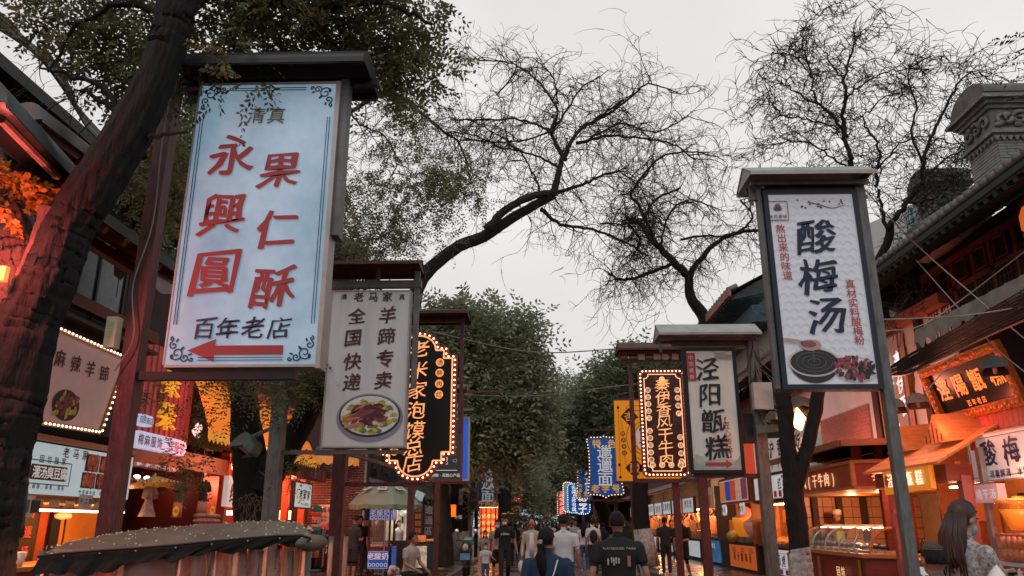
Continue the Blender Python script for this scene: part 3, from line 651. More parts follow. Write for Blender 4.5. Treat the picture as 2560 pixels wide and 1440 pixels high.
def frame4(t,x0,x1,z0,z1,Y,m,w_=.05,d=.17,name='frame'):
 g=G();g.box((x0-w_,Y-d/2,z0-w_),(x1+w_,Y+d/2,z0));g.box((x0-w_,Y-d/2,z1),(x1+w_,Y+d/2,z1+w_));g.box((x0-w_,Y-d/2,z0),(x0,Y+d/2,z1));g.box((x1,Y-d/2,z0),(x1+w_,Y+d/2,z1));g.build(name,m,t)
def post(t,x,Y,z1,w_,m,name='post'):
 g=G();g.box((x-w_/2,Y-w_/2,0),(x+w_/2,Y+w_/2,z1));g.box((x-w_*.9,Y-w_*.9,0),(x+w_*.9,Y+w_*.9,.02));return g.build(name,m,t)
def bulbs(t,poly,Y,sp=.075,r=.014,m=None):
 """row of bulbs along a closed outline at plane Y"""
 P=[np.array(p)for p in poly];P.append(P[0]);L_=0;base=None;first=None;acc=0
 g=G();g.ell((0,0,0),(r,r,r),6,4);me=None
 for a,b in zip(P[:-1],P[1:]):
  d=np.linalg.norm(b-a);k=(sp-acc)
  while k<=d:
   q=a+(b-a)*k/d
   if me is None:
    o=g.build('bulb',m or bulbm,None,smooth=True,origin=(0,0,0));me=o.data
   else:
    o=bpy.data.objects.new('bulb',me);COL.objects.link(o)
   o.parent=t;o.location=Vector((q[0],Y,q[1]))-origin_of(t);k+=sp
  acc=(acc+d)%sp if d<sp else(d-(k-sp))
FU,FV=UX,UZ
# ---- 1. big pale blue light box, left
Y=5.5;x0,x1,z0,z1=-2.66,-1.56,2.6,4.89;F_=Y-.075
t=thing('hanging_sign','large glowing pale blue sign with crimson characters, scroll corners and an arrow','sign',(-2.98,Y,0),'hanging signs on posts')
post(t,-2.93,Y,5.0,.12,redpost)
g=G();g.bar((-2.98,Y,2.53),(x1-.15,Y,2.53),.07,.06);g.bar((-2.98,Y+.05,4.97),(-1.25,Y+.05,4.97),.06,.06);each(g,'arm',blackm,t)
g=G();g.box((x0,Y-.07,z0),(x1,Y+.07,z1));g.build('light_box',mat('pale_blue_light_box',(.17,.31,.43),.4,var=.13,scale=1.3,emit=.5,col2=(.32,.46,.56)),t)
g=G();g.box((x1,Y-.085,z0-.03),(x1+.035,Y+.085,z1+.02));g.box((x0-.012,Y-.08,z0),(x0,Y+.08,z1));g.box((x0,Y-.08,z1),(x1,Y+.08,z1+.02));g.box((x0,Y-.08,z0-.02),(x1,Y+.08,z0));g.build('edge_trim',tinlight,t)
g=G();g.bar((x1+.06,Y+.02,z0+1.0),(x1+.06,Y+.02,4.95),.06,.14);g.build('side_rail',tinroof,t)
g=G();n=12;vs=[];fs=[]
for i in range(n+1):
 a=PI*i/n;vs+=[(-2.95,Y-.3*math.cos(a),4.98+.17*math.sin(a)),(-1.3,Y-.3*math.cos(a),4.98+.17*math.sin(a))]
for i in range(n):fs.append((2*i,2*i+2,2*i+3,2*i+1))
g.add(vs,fs);g.plate((-1.3,Y,4.98),UY,UZ,[(.3*math.cos(PI*i/10),.17*math.sin(PI*i/10))for i in range(11)],.01);g.box((-2.95,Y-.3,4.95),(-1.3,Y-.27,4.99));g.box((-2.95,Y+.27,4.95),(-1.3,Y+.3,4.99));g.build('canopy_roof',mat('black_green_tin',(.018,.022,.024),.5,var=.3),t)
g=G();d=.004
for ch,px,py,s in[('永',582,388,.37),('興',556,534,.36),('圓',538,680,.38),('果',700,423,.36),('仁',692,570,.36),('酥',683,718,.37)]:
 put(g,ch,W_(px,py,F_-d),FU,FV,s*(.92 if px>600 else 1),.022,0,.03,.1,1.0,px)
g.build('lettering',red_ink,t);g=G();g.plate(W_(468,876,F_-d),FU,FV,[(0,0),(.2,-.085),(.2,-.035),(.70,-.035),(.70,.035),(.2,.035),(.2,.085)],.003);g.build('arrow',red_ink,t)
g=G();
for ch,px,s in[('清',641,.15),('真',692,.15)]:put(g,ch,W_(px,288,F_-d),FU,FV,s,.012,0,.02,.1,1,px)
g.build('lettering',mat('dull_gold_ink',(.16,.14,.07),.5,var=0),t)
g=G()
for ch,px in[('百',512),('年',570),('老',633),('店',697)]:put(g,ch,W_(px,820,F_-d),FU,FV,.175,.014,0,.03,.1,1,px)
for(cx,cz,fx,fz)in[(x0+.02,z0+.02,1,1),(x1-.02,z0+.02,-1,1),(x0+.02,z1-.02,1,-1),(x1-.02,z1-.02,-1,-1)]:scroll(g,(cx,F_,cz),FU,FV,.2,fx,fz)
for o_ in(.03,.05):
 g.box((x0+.24,F_-.006,z1-o_-.004),(x1-.24,F_,z1-o_));g.box((x0+.24,F_-.006,z0+o_),(x1-.24,F_,z0+o_+.004));g.box((x0+o_,F_-.006,z0+.3),(x0+o_+.004,F_,z1-.3));g.box((x1-o_-.004,F_-.006,z0+.3),(x1-o_,F_,z1-.3))
g.build('ornament',navy_ink,t)
g=G();p,r=smooth_path([(-2.87,Y-.1,5.0),(-2.9,Y-.1,4.4),(-2.88,Y-.1,3.7),(-2.96,Y-.1,3.2),(-2.9,Y-.1,2.8),(-3.0,Y-.1,2.55)],[.006]*6,6);g.tube(p,list(r),5);g.build('cable',mat('grey_cable',(.16,.16,.16),.5),t)
g=G();g.box((-3.1,Y-.13,2.72),(-3.02,Y-.05,2.95));[g.box((-3.08,Y-.134,2.80+i*.02),(-3.04,Y-.13,2.806+i*.02))for i in range(6)];g.build('junction_box',cream,t)
# ---- 2. grey-white sign with plate of trotters
Y=10.;x0,x1,z0,z1=-2.69,-1.65,2.45,4.50;F_=Y-.08
t=thing('hanging_sign','pale grey sign with two columns of brown characters above a plate of braised trotters','sign',(-3.3,Y,0),'hanging signs on posts')
post(t,-3.3,Y,4.82,.17,greypost);post(t,-1.5,Y,4.95,.07,tinroof,'hanger')if False else None
g=G();g.bar((-3.3,Y,2.38),(x1-.0,Y,2.38),.06,.05);g.bar((-3.3,Y,4.62),(-1.5,Y,4.62),.09,.1);g.bar((-1.56,Y,3.2),(-1.56,Y,4.8),.07,.07);g.bar((-2.1,Y,4.62),(-2.1,Y,4.86),.05,.05);each(g,'arm',tinroof,t)
g=G();g.box((x0,Y-.075,z0),(x1,Y+.075,z1));g.build('sign_board',mat('grey_white_vinyl',(.55,.55,.55),.45,var=.09,scale=3,stretch=(3,3,.3)),t)
frame4(t,x0,x1,z0,z1,Y,tinlight,.02,.165,'edge_trim')
canopy(t,-2.85,-1.5,Y,4.84,rustroof,.34,.12,beams=False)
g=G();d=.003
for ch,px,py in[('全',893,790),('国',884,843),('快',882,903),('递',880,955),('羊',970,787),('蹄',966,840),('专',963,896),('卖',959,950)]:put(g,ch,W_(px,py,F_-d),FU,FV,.24,.016,0,.028,.08,1,py)
g.build('lettering',mat('brown_ink',(.085,.022,.024),.5,var=0),t)
g=G()
for ch,px,s in[('清',860,.085),('老',897,.14),('马',933,.14),('家',969,.14),('真',1005,.085)]:put(g,ch,W_(px,742,F_-d),FU,FV,s,.012,0,.02)
g.build('lettering',black_ink,t)
g=G();c=W_(924,1040,F_-d);rg2=np.random.default_rng(3)
g.plate(c+Vector((.0,.001,-.02)),FU,FV,blobpoly(.43,.31,32,0),.002,4);g.plate(c,FU,FV,blobpoly(.40,.27,32,0),.003,0)
g.plate(c+Vector((0,-.003,.01)),FU,FV,blobpoly(.375,.25,32,0),.003,1)
for i in range(44):
 a=rg2.uniform(0,2*PI);q=rg2.uniform(.55,.95)
 g.plate(c+Vector((.36*q*math.cos(a),-.006-i*.0001,.23*q*math.sin(a)-.0)),FU,FV,blobpoly(.045,.03,7,.35,rg2),.002,2 if i%3 else 5)
for i in range(46):
 a=rg2.uniform(0,2*PI);q=rg2.uniform(0,.8)
 g.plate(c+Vector((.29*q*math.cos(a)+.02,-.012-i*.0001,.17*q*math.sin(a)+.02)),FU,FV,blobpoly(.085,.032,9,.3,rg2,rot=rg2.uniform(-.3,.9)),.002,3 if i%3 else 6)
for(dx,dz,ro)in[(-.2,.04,.5),(-.24,-.04,.15),(-.2,-.12,.25),(-.14,.09,.6)]:g.plate(c+Vector((dx,-.018,dz)),FU,FV,blobpoly(.13,.02,8,.1,rg2,rot=ro),.002,7)
g.build('food_picture',[mat('plate_rim',(.03,.03,.035),.3),mat('plate_white',(.6,.6,.58),.3),mat('lettuce_yellow',(.42,.36,.07),.5,var=.5,scale=20),mat('meat_brown',(.2,.055,.06),.35,var=.45,scale=14),mat('plate_halo',(.2,.22,.3),.5),mat('lettuce_green',(.12,.16,.04),.5),mat('meat_dark',(.09,.02,.028),.35,var=.4,scale=14),mat('bone_orange',(.5,.16,.09),.4)],t)
# ---- 3. black plaque with stepped bulb outline
def plaque_poly(cx,cz,w2,h2,st):
 top=[(-w2,h2-st*2.0),(-w2+st*.75,h2-st*2.0),(-w2+st*.75,h2-st*1.3),(-w2+st*1.45,h2-st*1.3)]
 k=9;a0=[(w2-st*1.45)*math.sin(-PI/2+PI*i/k)for i in range(k+1)]
 arc=[((w2-st*1.45)*-math.cos(PI*i/k),h2-st*1.3+st*1.3*math.sin(PI*i/k))for i in range(1,k)]
 right=[(-x,z)for x,z in reversed(top)]
 up=top+arc+right;dn=[(-x,-z)for x,z in up]
 return[(cx+x,cz+z)for x,z in(up+dn)][::-1]
Y=12.5;x0,x1,z0,z1=-2.5,-1.24,2.14,4.56;F_=Y-.09;cx,cz=(x0+x1)/2,(z0+z1)/2
t=thing('hanging_sign','black plaque sign with stepped outline, red rim of glowing bulbs and big orange characters','sign',(-3.07,Y,0),'hanging signs on posts')
post(t,-3.07,Y,4.95,.2,redpost)
g=G();g.bar((-3.07,Y,2.1),(-1.6,Y,2.1),.06,.06);g.bar((-3.07,Y,4.78),(-1.15,Y,4.78),.07,.1);g.bar((-1.17,Y+.02,2.9),(-1.17,Y+.02,4.85),.06,.06);each(g,'arm',redpost,t)
g=G();g.bar((-3.07,Y-.06,2.62),(-1.9,Y+2.4,2.3),.06,.06);g.build('brace',greypost,t)
canopy(t,-2.7,-1.05,Y,4.82,rustroof,.4,.12,beams=False)
rim=plaque_poly(cx,cz,.63,1.21,.2);inn=plaque_poly(cx,cz,.555,1.135,.19)
g=G();g.plate((0,Y-.06,0),FU,FV,rim,.12);g.build('rim',mat('red_rim',(.2,.03,.015),.4,emit=.12),t)
g=G();g.plate((0,Y-.075,0),FU,FV,inn,.1);g.build('sign_board',mat('black_enamel',(.01,.009,.009),.3,var=0),t)
g=G();ring(g,(0,Y-.076,0),FU,FV,inn,.022,.012);g.build('neon_outline',mat('orange_neon',(1,.42,.15),emit=1.0,ecol=(1,.42,.17),var=0),t)
bulbs(t,plaque_poly(cx,cz,.595,1.175,.195),Y-.075,.083,.015)
g=G()
for i,ch in enumerate('老米家泡馍总店'):put(g,ch,W_(1052-i*3+0,[872,925,975,1025,1075,1117,1157][i],F_-.0)+Vector((-.02,0,0)),FU,FV,.3,.02,.012,.028,.1,1.1,i*3)
g.build('lettering',mat('orange_letter',(1,.45,.18),.4,emit=.75,ecol=(1,.4,.15),var=0),t)
g=G();g2=G()
for i,ch in enumerate('汤鲜肉烂'):
 p=W_(1100-i*1,[906,932,959,986][i],F_+.008);g.plate(p,FU,FV,blobpoly(.068,.068,18,0),.01);put(g2,ch,p+Vector((0,-.004,0)),FU,FV,.095,.012)
for p in(W_(985,1128,F_+.008),):g.plate(p,FU,FV,blobpoly(.068,.068,18,0),.01);put(g2,'老',p+Vector((0,-.004,0)),FU,FV,.09,.012)
each(g,'disc',mat('orange_disc',(1,.36,.1),.4,emit=.7,ecol=(1,.36,.1),var=0),t);g2.build('lettering',black_ink,t)
# ---- 4. dark green board with red frame
Y=19.5;x0,x1,z0,z1=-2.78,-1.8,2.55,4.62;F_=Y-.07
t=thing('hanging_sign','dark slate board in a red frame, white writing at its foot, behind the bulb plaque','sign',(-3.0,Y,0),'hanging signs on posts')
post(t,-3.0,Y,4.9,.15,redpost)
frame4(t,x0,x1,z0,z1,Y,mat('red_frame',(.22,.04,.035),.4),.045,.15)
g=G();g.box((x0,Y-.06,z0),(x1,Y+.06,z1));g.build('sign_board',mat('slate_board',(.045,.055,.055),.5),t)
canopy(t,-2.95,-1.7,Y,4.78,tinroof,.35,.12,redpost)
g=G();g.bar((-1.85,Y,4.72),(-.72,Y,4.72),.04,.05);g.build('bracket_arm',redpost,t)
g=G();word(g,'一站式购物·买放心产品',(cx_:=(x0+x1)/2,F_,2.65),FU,FV,.09,.089);word(g,'呢',(x1-.4,F_,3.0),FU,FV,.2,bold=.02);g.box((x0+.1,F_-.003,2.76),(x1-.08,F_,2.775))
for i in range(9):ring(g,(x1-.16+rnd.uniform(-.04,.04),F_,3.0+i*.17),FU,FV,blobpoly(.05,.05,9,.3),.005,.003)
ring(g,(x1-.3,F_,3.9),FU,FV,[(0,-.35),(.12,-.3),(.12,.5)],.02,.004,None,False)
g.build('lettering',white_ink,t)
# ---- 5. blue light box
Y=25.;x0,x1,z0,z1=-2.75,-2.08,2.86,4.75;F_=Y-.09
t=thing('hanging_sign','bright royal blue light box with white characters, partly behind the slate board','sign',(-3.0,Y,0),'hanging signs on posts')
post(t,-3.02,Y,4.9,.15,redpost);frame4(t,x0,x1,z0,z1,Y,tinlight,.06,.16)
g=G();g.box((x0,Y-.07,z0),(x1,Y+.07,z1));g.build('light_box',lit('royal_blue_box',(.012,.1,.55),.45),t)
canopy(t,-3.0,-1.9,Y,5.0,tinroof,.3,.1,beams=True)
g=G();word(g,'永信牛羊肉',((x0+x1)/2,F_,3.85),FU,FV,.36,.36,True,.03,rough=.02);g.build('lettering',white_ink,t)
g=G();g.bar((-3.02,Y,2.75),(x1,Y,2.75),.06,.06);each(g,'arm',redpost,t)
# ---- 6. blue noodle banner left far
Y=40.;x0,x1,z0,z1=W(1197,1270,Y)[0],W(1242,1270,Y)[0],2.35,4.5;F_=Y-.1
t=thing('hanging_sign','dark blue noodle shop banner with white characters and orange ones below, left side','sign',(x0-.1,Y,0),'hanging signs on posts')
post(t,x0-.12,Y,4.9,.18,blackm);post(t,x1+.16,Y+.2,4.9,.12,blackm)
frame4(t,x0,x1,z0,z1,Y,greypost,.04,.14)
g=G();g.box((x0,Y-.05,z0),(x1,Y+.05,z1));g.build('sign_board',mat('deep_blue_vinyl',(.015,.045,.16),.4,emit=.05),t)
g=G();g.bar((x0-.1,Y,4.82),(x1+.2,Y,4.9),.3,.05);g.build('canopy_roof',tinroof,t)
g=G();g.box((x1+.06,Y+.3,2.1),(x1+.7,Y+.36,4.2));g.build('back_board',darkwall,t)
BIANG='邋'
g=G();word(g,BIANG+BIANG+'面',((x0+x1)/2,F_,3.45),FU,FV,.62,.6,True,.02,sx=1.1);g.build('lettering',mat('grey_white_ink',(.6,.62,.66),.5,var=0,emit=.15),t)
g=G();word(g,'牛肉面',((x0+x1)/2,F_,2.5),FU,FV,.3,.31,False,.02);g.build('lettering',mat('orange_ink',(.6,.25,.05),.5,var=0,emit=.3),t)
# ---- 7. red neon double sign, and the small gold boards under it
Y=46.;xa,xb=W(1253,1240,Y)[0],W(1304,1240,Y)[0]
t=thing('hanging_sign','dark red neon sign with two rows of glowing pink-red characters at the left, far down','sign',(xa,Y,0),'hanging signs on posts')
post(t,xa-.1,Y,4.4,.14,redpost);g=G();g.box((xa,Y-.06,2.75),(xb,Y+.06,4.05));g.build('sign_board',mat('neon_board',(.05,.008,.008),.5,emit=.2,ecol=(.3,.02,.01)),t)
g=G();g.box((xa-.05,Y-.3,4.1),(xb+.05,Y+.3,4.16));g.build('canopy_roof',tinlight,t)
g=G();word(g,'穌家',((xa+xb)/2,Y-.1,3.72),FU,FV,.5,.56,False,.03);word(g,'贵府米馍',((xa+xb)/2,Y-.1,2.98),FU,FV,.34,.32,False,.03);g.build('lettering',mat('pink_neon',(1,.12,.12),emit=1.6,ecol=(1,.13,.12),var=0),t)
bulbs(t,rect(xa+.03,2.78,xb-.03,4.02),Y-.08,.12,.026,mat('red_bulb',(1,.3,.25),emit=2.5,ecol=(1,.3,.25),var=0))
for i,(pa,pb,ya,yb,lab,c)in enumerate([(1240,1270,1258,1284,'small black board with gold rim under the red neon sign',(.02,.02,.015)),(1272,1292,1258,1284,'small grey board with glowing gold rim under the red neon sign',(.08,.08,.075))]):
 a,b=W(pa,ya,Y+i),W(pb,yb,Y+i);t=thing('shop_sign',lab,'sign',(a[0],Y+i,b[2]),'small boards down the left side')
 g=G();g.box((a[0],Y+i-.04,b[2]),(b[0],Y+i+.04,a[2]));g.build('sign_board',mat('brd%d'%i,c),t)
 g=G();ring(g,(0,Y+i-.05,0),FU,FV,rect(a[0],b[2],b[0],a[2]),.05,.02);g.build('rim',mat('gold_rim',(.7,.4,.12),emit=.5),t)
 g=G();word(g,['米','河'][i],((a[0]+b[0])/2,Y+i-.06,(a[2]+b[2])/2),FU,FV,.36,bold=.02);g.build('lettering',gold_ink,t)
# ---- R1. plum drink sign
Y=8.6;x0,x1,z0,z1=2.80,3.79,2.97,5.24;F_=Y-.08
t=thing('hanging_sign','lilac-white plum drink sign with navy brush characters, soup bowl and spoon, navy frame','sign',(3.905,Y,0),'hanging signs on posts')
post(t,3.905,Y,5.45,.11,greypost)
frame4(t,x0,x1,z0,z1,Y,mat('navy_frame',(.012,.016,.03),.35),.055,.19)
g=G();g.bar((x0-.09,Y,z0-.04),(x0-.09,Y,5.4),.05,.1);g.build('side_rail',tinroof,t)
g=G();g.box((x0,Y-.07,z0),(x1,Y+.07,z1));wb=mat('lilac_light_box',(.55,.56,.61),.4,var=.04,scale=1.5,emit=.22);g.build('light_box',wb,t)
canopy(t,2.55,4.0,Y,5.42,tinlight,.33,.2,tinroof)
g=G();g.bar((x0,Y-.02,5.36),(x1+.1,Y-.02,5.36),.04,.12);g.build('lamp_trough',rustroof,t)
g=G()
for i,(ch,px,py)in enumerate([('酸',2042,590),('梅',2046,690),('汤',2066,787)]):put(g,ch,W_(px,py,F_-d),FU,FV,.46,.016,0,.032,.1,1,i*5+2)
g.build('lettering',navy_ink,t)
g=G()
for i,ch in enumerate('熬出来的味道'):put(g,ch,W_(1951+i*3.6,572+i*23.2,F_-d),FU,FV,.115,.014)
for i,ch in enumerate('真材实料酸梅粉'):put(g,ch,W_(2125+i*4.0,710+i*23.4,F_-d),FU,FV,.115,.014)
g.build('lettering',mat('brick_red_ink',(.42,.06,.045),.5,var=0),t)
g=G();ring(g,W_(1944,527,F_-d),FU,FV,rect(-.12,-.12,.12,.12),.008,.003);word(g,'陕风秦味',W_(1945,541,F_-d),FU,FV,.05,.055);word(g,'SHAN FENG QIN WEI',W_(1945,549,F_-d),FU,FV,.018)
for k in range(4):g.plate(W_(1944,521-k*4,F_-d),FU,FV,[(-.06+k*.012,0),(-.03,-.03+k*.006),(.03,-.03+k*.006),(.06-k*.012,0)],.002)
br,r=smooth_path([W_(2020,505,F_-d),W_(2050,512,F_-d),W_(2080,520,F_-d),W_(2112,512,F_-d)],[.006,.006,.005,.003],5);g.tube(br,list(r),4)
for i in range(16):g.plate(W_(1990+rnd.uniform(0,120),503+rnd.uniform(-3,16),F_-d),FU,FV,blobpoly(.012,.012,6,.3),.002)
g.build('ornament',mat('brown_print',(.16,.07,.07),.5,var=0),t)
g=G();wv=0
for row in range(24):
 for k in range(10):
  cxw=x0+.06+k*.107+(row%2)*.053;czw=z0+.1+row*.09
  if cxw>x1-.05:continue
  for q in(.05,.035):ring(g,(cxw,F_+.006,czw),FU,FV,[(q*math.cos(PI*i/6),q*math.sin(PI*i/6))for i in range(7)],.003,.001,None,False)
g.build('wave_print',mat('pale_wave',(.47,.47,.58),.4,var=0,emit=.15),t,kind='stuff')
g=G();c=W_(2035,905,F_-d);FUo=FU
g.plate(c+Vector((0,0,-.07)),FU,FV,[(-.275,.07)]+[(.275*math.cos(PI+PI*i/12)*(1-.0*i),.07+.25*math.sin(PI+PI*i/12)*.95)for i in range(1,12)]+[(.275,.07)],.002,1)
g.plate(c+Vector((0,-.003,.0)),FU,FV,blobpoly(.285,.165,32,0),.002,0);g.plate(c+Vector((0,-.006,0)),FU,FV,blobpoly(.26,.145,32,0),.002,1)
for q in(.2,.13,.07):ring(g,c+Vector((0,-.008,0)),FU,FV,blobpoly(q,q*.55,20,0),.008,.002,2)
g.plate(c+Vector((-.02,-.012,.19)),FU,FV,blobpoly(.12,.065,18,0),.002,3);g.plate(c+Vector((-.04,-.013,.2)),FU,FV,blobpoly(.085,.04,18,0),.002,4);g.plate(c+Vector((-.2,-.012,.24)),FU,FV,blobpoly(.14,.022,12,0,rot=-.18),.002,3)
g.plate(c+Vector((.0,-.011,.07)),FU,FV,rect(-.006,-.07,.006,.07),.002,2)
c2=W_(2140,920,F_-d);rg2=np.random.default_rng(9)
for i in range(80):
 a=rg2.uniform(0,6.28);q=rg2.random()**.5;g.plate(c2+Vector((.21*q*math.cos(a)-.02,-.004-i*.0001,.13*q*math.sin(a))),FU,FV,blobpoly(.036,.022,7,.45,rg2,rot=a),.002,(1,1,5,6)[i%4]if i%4<3 and math.sin(a)<.3 else(5 if i%3 else 1))
ring(g,c2+Vector((0,0,-.02)),FU,FV,blobpoly(.24,.14,24,0),.006,.002,3)
g.build('drink_picture',[mat('bowl_rim',(.55,.52,.5),.3,var=0),mat('dark_soup',(.02,.018,.02),.2,var=.2),mat('soup_ring',(.1,.1,.11),.3,var=0),mat('spoon_pink',(.5,.3,.28),.3,var=.15),mat('spoon_in',(.22,.1,.1),.3,var=.2),mat('petal_red',(.3,.06,.07),.5,var=.3),mat('petal_pink',(.55,.25,.25),.5)],t)
# ---- R2. sticky rice cake sign
Y=14.8;x0,x1,z0,z1=2.96,3.84,2.46,4.7;F_=Y-.09
t=thing('hanging_sign','off-white sign in a black frame with four black characters and a red arrow','sign',(4.26,Y,0),'hanging signs on posts')
post(t,4.26,Y,4.95,.2,greypost)
g=G();g.bar((x0,Y,2.36),(4.26,Y,2.36),.06,.07);g.bar((x0-.25,Y,4.86),(4.26,Y,4.86),.06,.08);each(g,'arm',redpost,t)
frame4(t,x0,x1,z0,z1,Y,blackm,.065,.19)
g=G();g.box((x0,Y-.07,z0),(x1,Y+.07,z1));g.build('sign_board',mat('off_white_board',(.57,.57,.55),.45,var=.1,scale=3,emit=.06,stretch=(3,3,.3)),t)
canopy(t,x0-.55,4.35,Y,4.98,tinlight,.42,.26,tinroof)
g=G()
for i,(ch,px,py)in enumerate([('泾',1768,922),('阳',1774,986),('甑',1783,1052),('糕',1793,1118)]):put(g,ch,W_(px,py,F_),FU,FV,.46,.014,0,.028,.06,1,i*5)
g.build('lettering',black_ink,t)
g=G();g.plate(W_(1728,917,F_),FU,FV,rect(-.085,-.27,.085,.27),.003);g.build('stamp',mat('dusty_red_ink',(.36,.05,.07),.5,var=0),t);g=G();g.plate(W_(1764,1160,F_),FU,FV,[(0,-.03),(.38,-.03),(.38,-.075),(.5,0),(.38,.075),(.38,.03),(0,.03)],.003);g.build('arrow',mat('dusty_red_ink',(.36,.05,.07)),t);g=G()
for i,ch in enumerate('【匠心传承】'):put(g,ch,W_(1814+i*2.3,1043+i*20+(0 if 0<i<5 else(8 if i==0 else-8)),F_),FU,FV,.14,.004)
g.build('lettering',mat('dusty_red_ink',(.36,.05,.07),.5,var=0),t)
g=G();word(g,'中华美食',W_(1728,918,F_-.008),FU,FV,.1,.125,True,.0);g.build('lettering',mat('off_white_ink',(.6,.58,.56),.5,var=0),t)
g=G();rg2=np.random.default_rng(1)
for k,(zb,h,m_i)in enumerate([(.18,.16,0),(.1,.2,1)]):
 pl=[(x0,z0+.02)]+[(x0+(x1-x0)*i/14,z0+zb+h*max(0,math.sin(i*.9+k*2))*(.4+.6*rg2.random())*(1 if i<5 or i>10 else.3))for i in range(15)]+[(x1,z0+.02)]
 g.plate((0,F_+.012-k*.003,0),FU,FV,pl[::1][::-1],.002,m_i)
g.build('mountain_print',[mat('mist_grey',(.44,.48,.46),.5,var=.1),mat('mist_teal',(.33,.41,.38),.5,var=.15)],t)
g=G();a=W_(1800,890,F_)
for k in range(7):g.bar(a+Vector((-.1+.0*k,-.004,-.02*k+.06)),a+Vector((.22,-.004,-.015*k+.02)),.004,.006)
ring(g,a,FU,FV,[(-.16,.1),(-.06,.05),(.08,.07),(.26,.12),(.26,.06),(.1,-.06),(-.1,.0)],.008,.003,None,False);g.build('roof_print',mat('grey_print',(.25,.27,.27),.5,var=0),t)
g=G();g.box((4.13,Y-.28,3.55),(4.48,Y-.12,4.05));each(g,'meter_box',mat('pale_grey_box',(.42,.42,.41),.5),t)
g=G();g.box((3.95,Y-.05,2.95),(4.13,Y+.08,3.5));g.build('speaker_box',blackm,t)
g=G()
for k in range(9):
 a=Vector((4.26,Y-.1,4.9-.1*k));b=Vector((3.98+rnd.uniform(-.1,.5),Y-.15,3.9-.2*k*rnd.random()));m=(a+b)/2+Vector((rnd.uniform(-.2,.2),-.05,-.1));p,r=smooth_path([a,m,b],[.006]*3,6);g.tube(p,list(r),3)
g.build('cable',blackm,t)
# ---- R3. brown bulb sign
Y=19.;x0,x1,z0,z1=2.60,3.74,2.58,5.16;F_=Y-.1
def cutrect(x0,z0,x1,z1,c):return[(x0+c,z0),(x1-c,z0),(x1-c,z0+c*.5),(x1-c*.5,z0+c),(x1,z0+c),(x1,z1-c),(x1-c*.5,z1-c),(x1-c,z1-c*.5),(x1-c,z1),(x0+c,z1),(x0+c,z1-c*.5),(x0+c*.5,z1-c),(x0,z1-c),(x0,z0+c),(x0+c*.5,z0+c),(x0+c,z0+c*.5)]
t=thing('hanging_sign','brown sign rimmed with bulbs, seven gold characters between rows of discs','sign',(4.0,Y,0),'hanging signs on posts')
post(t,4.0,Y,2.7,.19,redpost);post(t,2.42,Y+.05,5.4,.13,redpost,'hanger_post')if False else None
g=G();g.bar((2.42,Y+.05,2.45),(2.42,Y+.05,5.45),.1,.1);g.bar((2.4,Y,2.5),(4.0,Y,2.5),.08,.08);g.bar((2.2,Y,5.38),(4.0,Y,5.38),.06,.06);each(g,'arm',redpost,t)
canopy(t,2.1,3.9,Y,5.62,rustroof,.4,.22,redpost)
g=G();[g.box((x,Y-.1,5.4),(x+.16,Y+.1,5.6))for x in(2.62,3.0,3.2,3.45)];each(g,'flood_lamp',tinlight,t)
def rrect(x0,z0,x1,z1,r,n=5):
 out=[]
 for cx,cz,a0 in[(x1-r,z0+r,-PI/2),(x1-r,z1-r,0),(x0+r,z1-r,PI/2),(x0+r,z0+r,PI)]:out+=[(cx+r*math.cos(a0+PI/2*i/n),cz+r*math.sin(a0+PI/2*i/n))for i in range(n+1)]
 return out
g=G();g.plate((0,Y-.06,0),FU,FV,rrect(x0,z0,x1,z1,.12),.12);g.build('rim',mat('red_rim',(.2,.03,.015)),t)
g=G();g.plate((0,Y-.08,0),FU,FV,rrect(x0+.09,z0+.09,x1-.09,z1-.09,.06),.1);g.build('sign_board',mat('dark_brown_board',(.045,.012,.012),.4,var=.2,emit=.15),t)
g=G();ring(g,(0,Y-.084,0),FU,FV,cutrect(x0+.13,z0+.13,x1-.13,z1-.13,.1),.02,.012);g.build('neon_outline',mat('cream_neon',(1,.6,.3),emit=.9,ecol=(1,.55,.28),var=0),t)
bulbs(t,rrect(x0+.045,z0+.045,x1-.045,z1-.045,.09),Y-.075,.092,.019)
cx=(x0+x1)/2
g=G();word(g,'秦伊香风干牛肉',(cx,F_,(z0+z1)/2-.0),FU,FV,.33,.3,True,.018,.01,.028,.06,1.15);g.build('lettering',mat('gold_letter',(1,.55,.24),.4,emit=.6,ecol=(1,.5,.2),var=0),t)
g=G();g2=G()
for sx_,colm in((-.36,'德全戎战马品泰军战檀'),(.36,'陕西特产  回坊特色')):
 for i,ch in enumerate(colm):
  if ch==' ':continue
  z=z1-.52-i*.17-(.17 if(i>4)else 0)*.8 if sx_<0 else z1-.52-i*.19
  g.plate((cx+sx_,F_+.01,z),FU,FV,blobpoly(.07,.07,14,0),.01);put(g2,ch,(cx+sx_,F_+.004,z),FU,FV,.1,.01)
for i,ch in enumerate('代办快递'):q=(cx-.33+i*.22,F_+.01,z0+.27);g.plate(q,FU,FV,blobpoly(.07,.07,14,0),.01);put(g2,ch,(q[0],F_+.004,q[2]),FU,FV,.1,.01)
g.plate((cx,F_+.01,z1-.25),FU,FV,blobpoly(.07,.07,14,0),.01)
each(g,'disc',mat('cream_disc',(1,.62,.35),.4,emit=.55,ecol=(1,.6,.33),var=0),t);g2.build('lettering',mat('brown_black_ink',(.05,.015,.01),.5,var=0),t)
g=G();put(g,'清',(cx-.16,F_,z1-.25),FU,FV,.14,.01);put(g,'真',(cx+.16,F_,z1-.25),FU,FV,.14,.01)
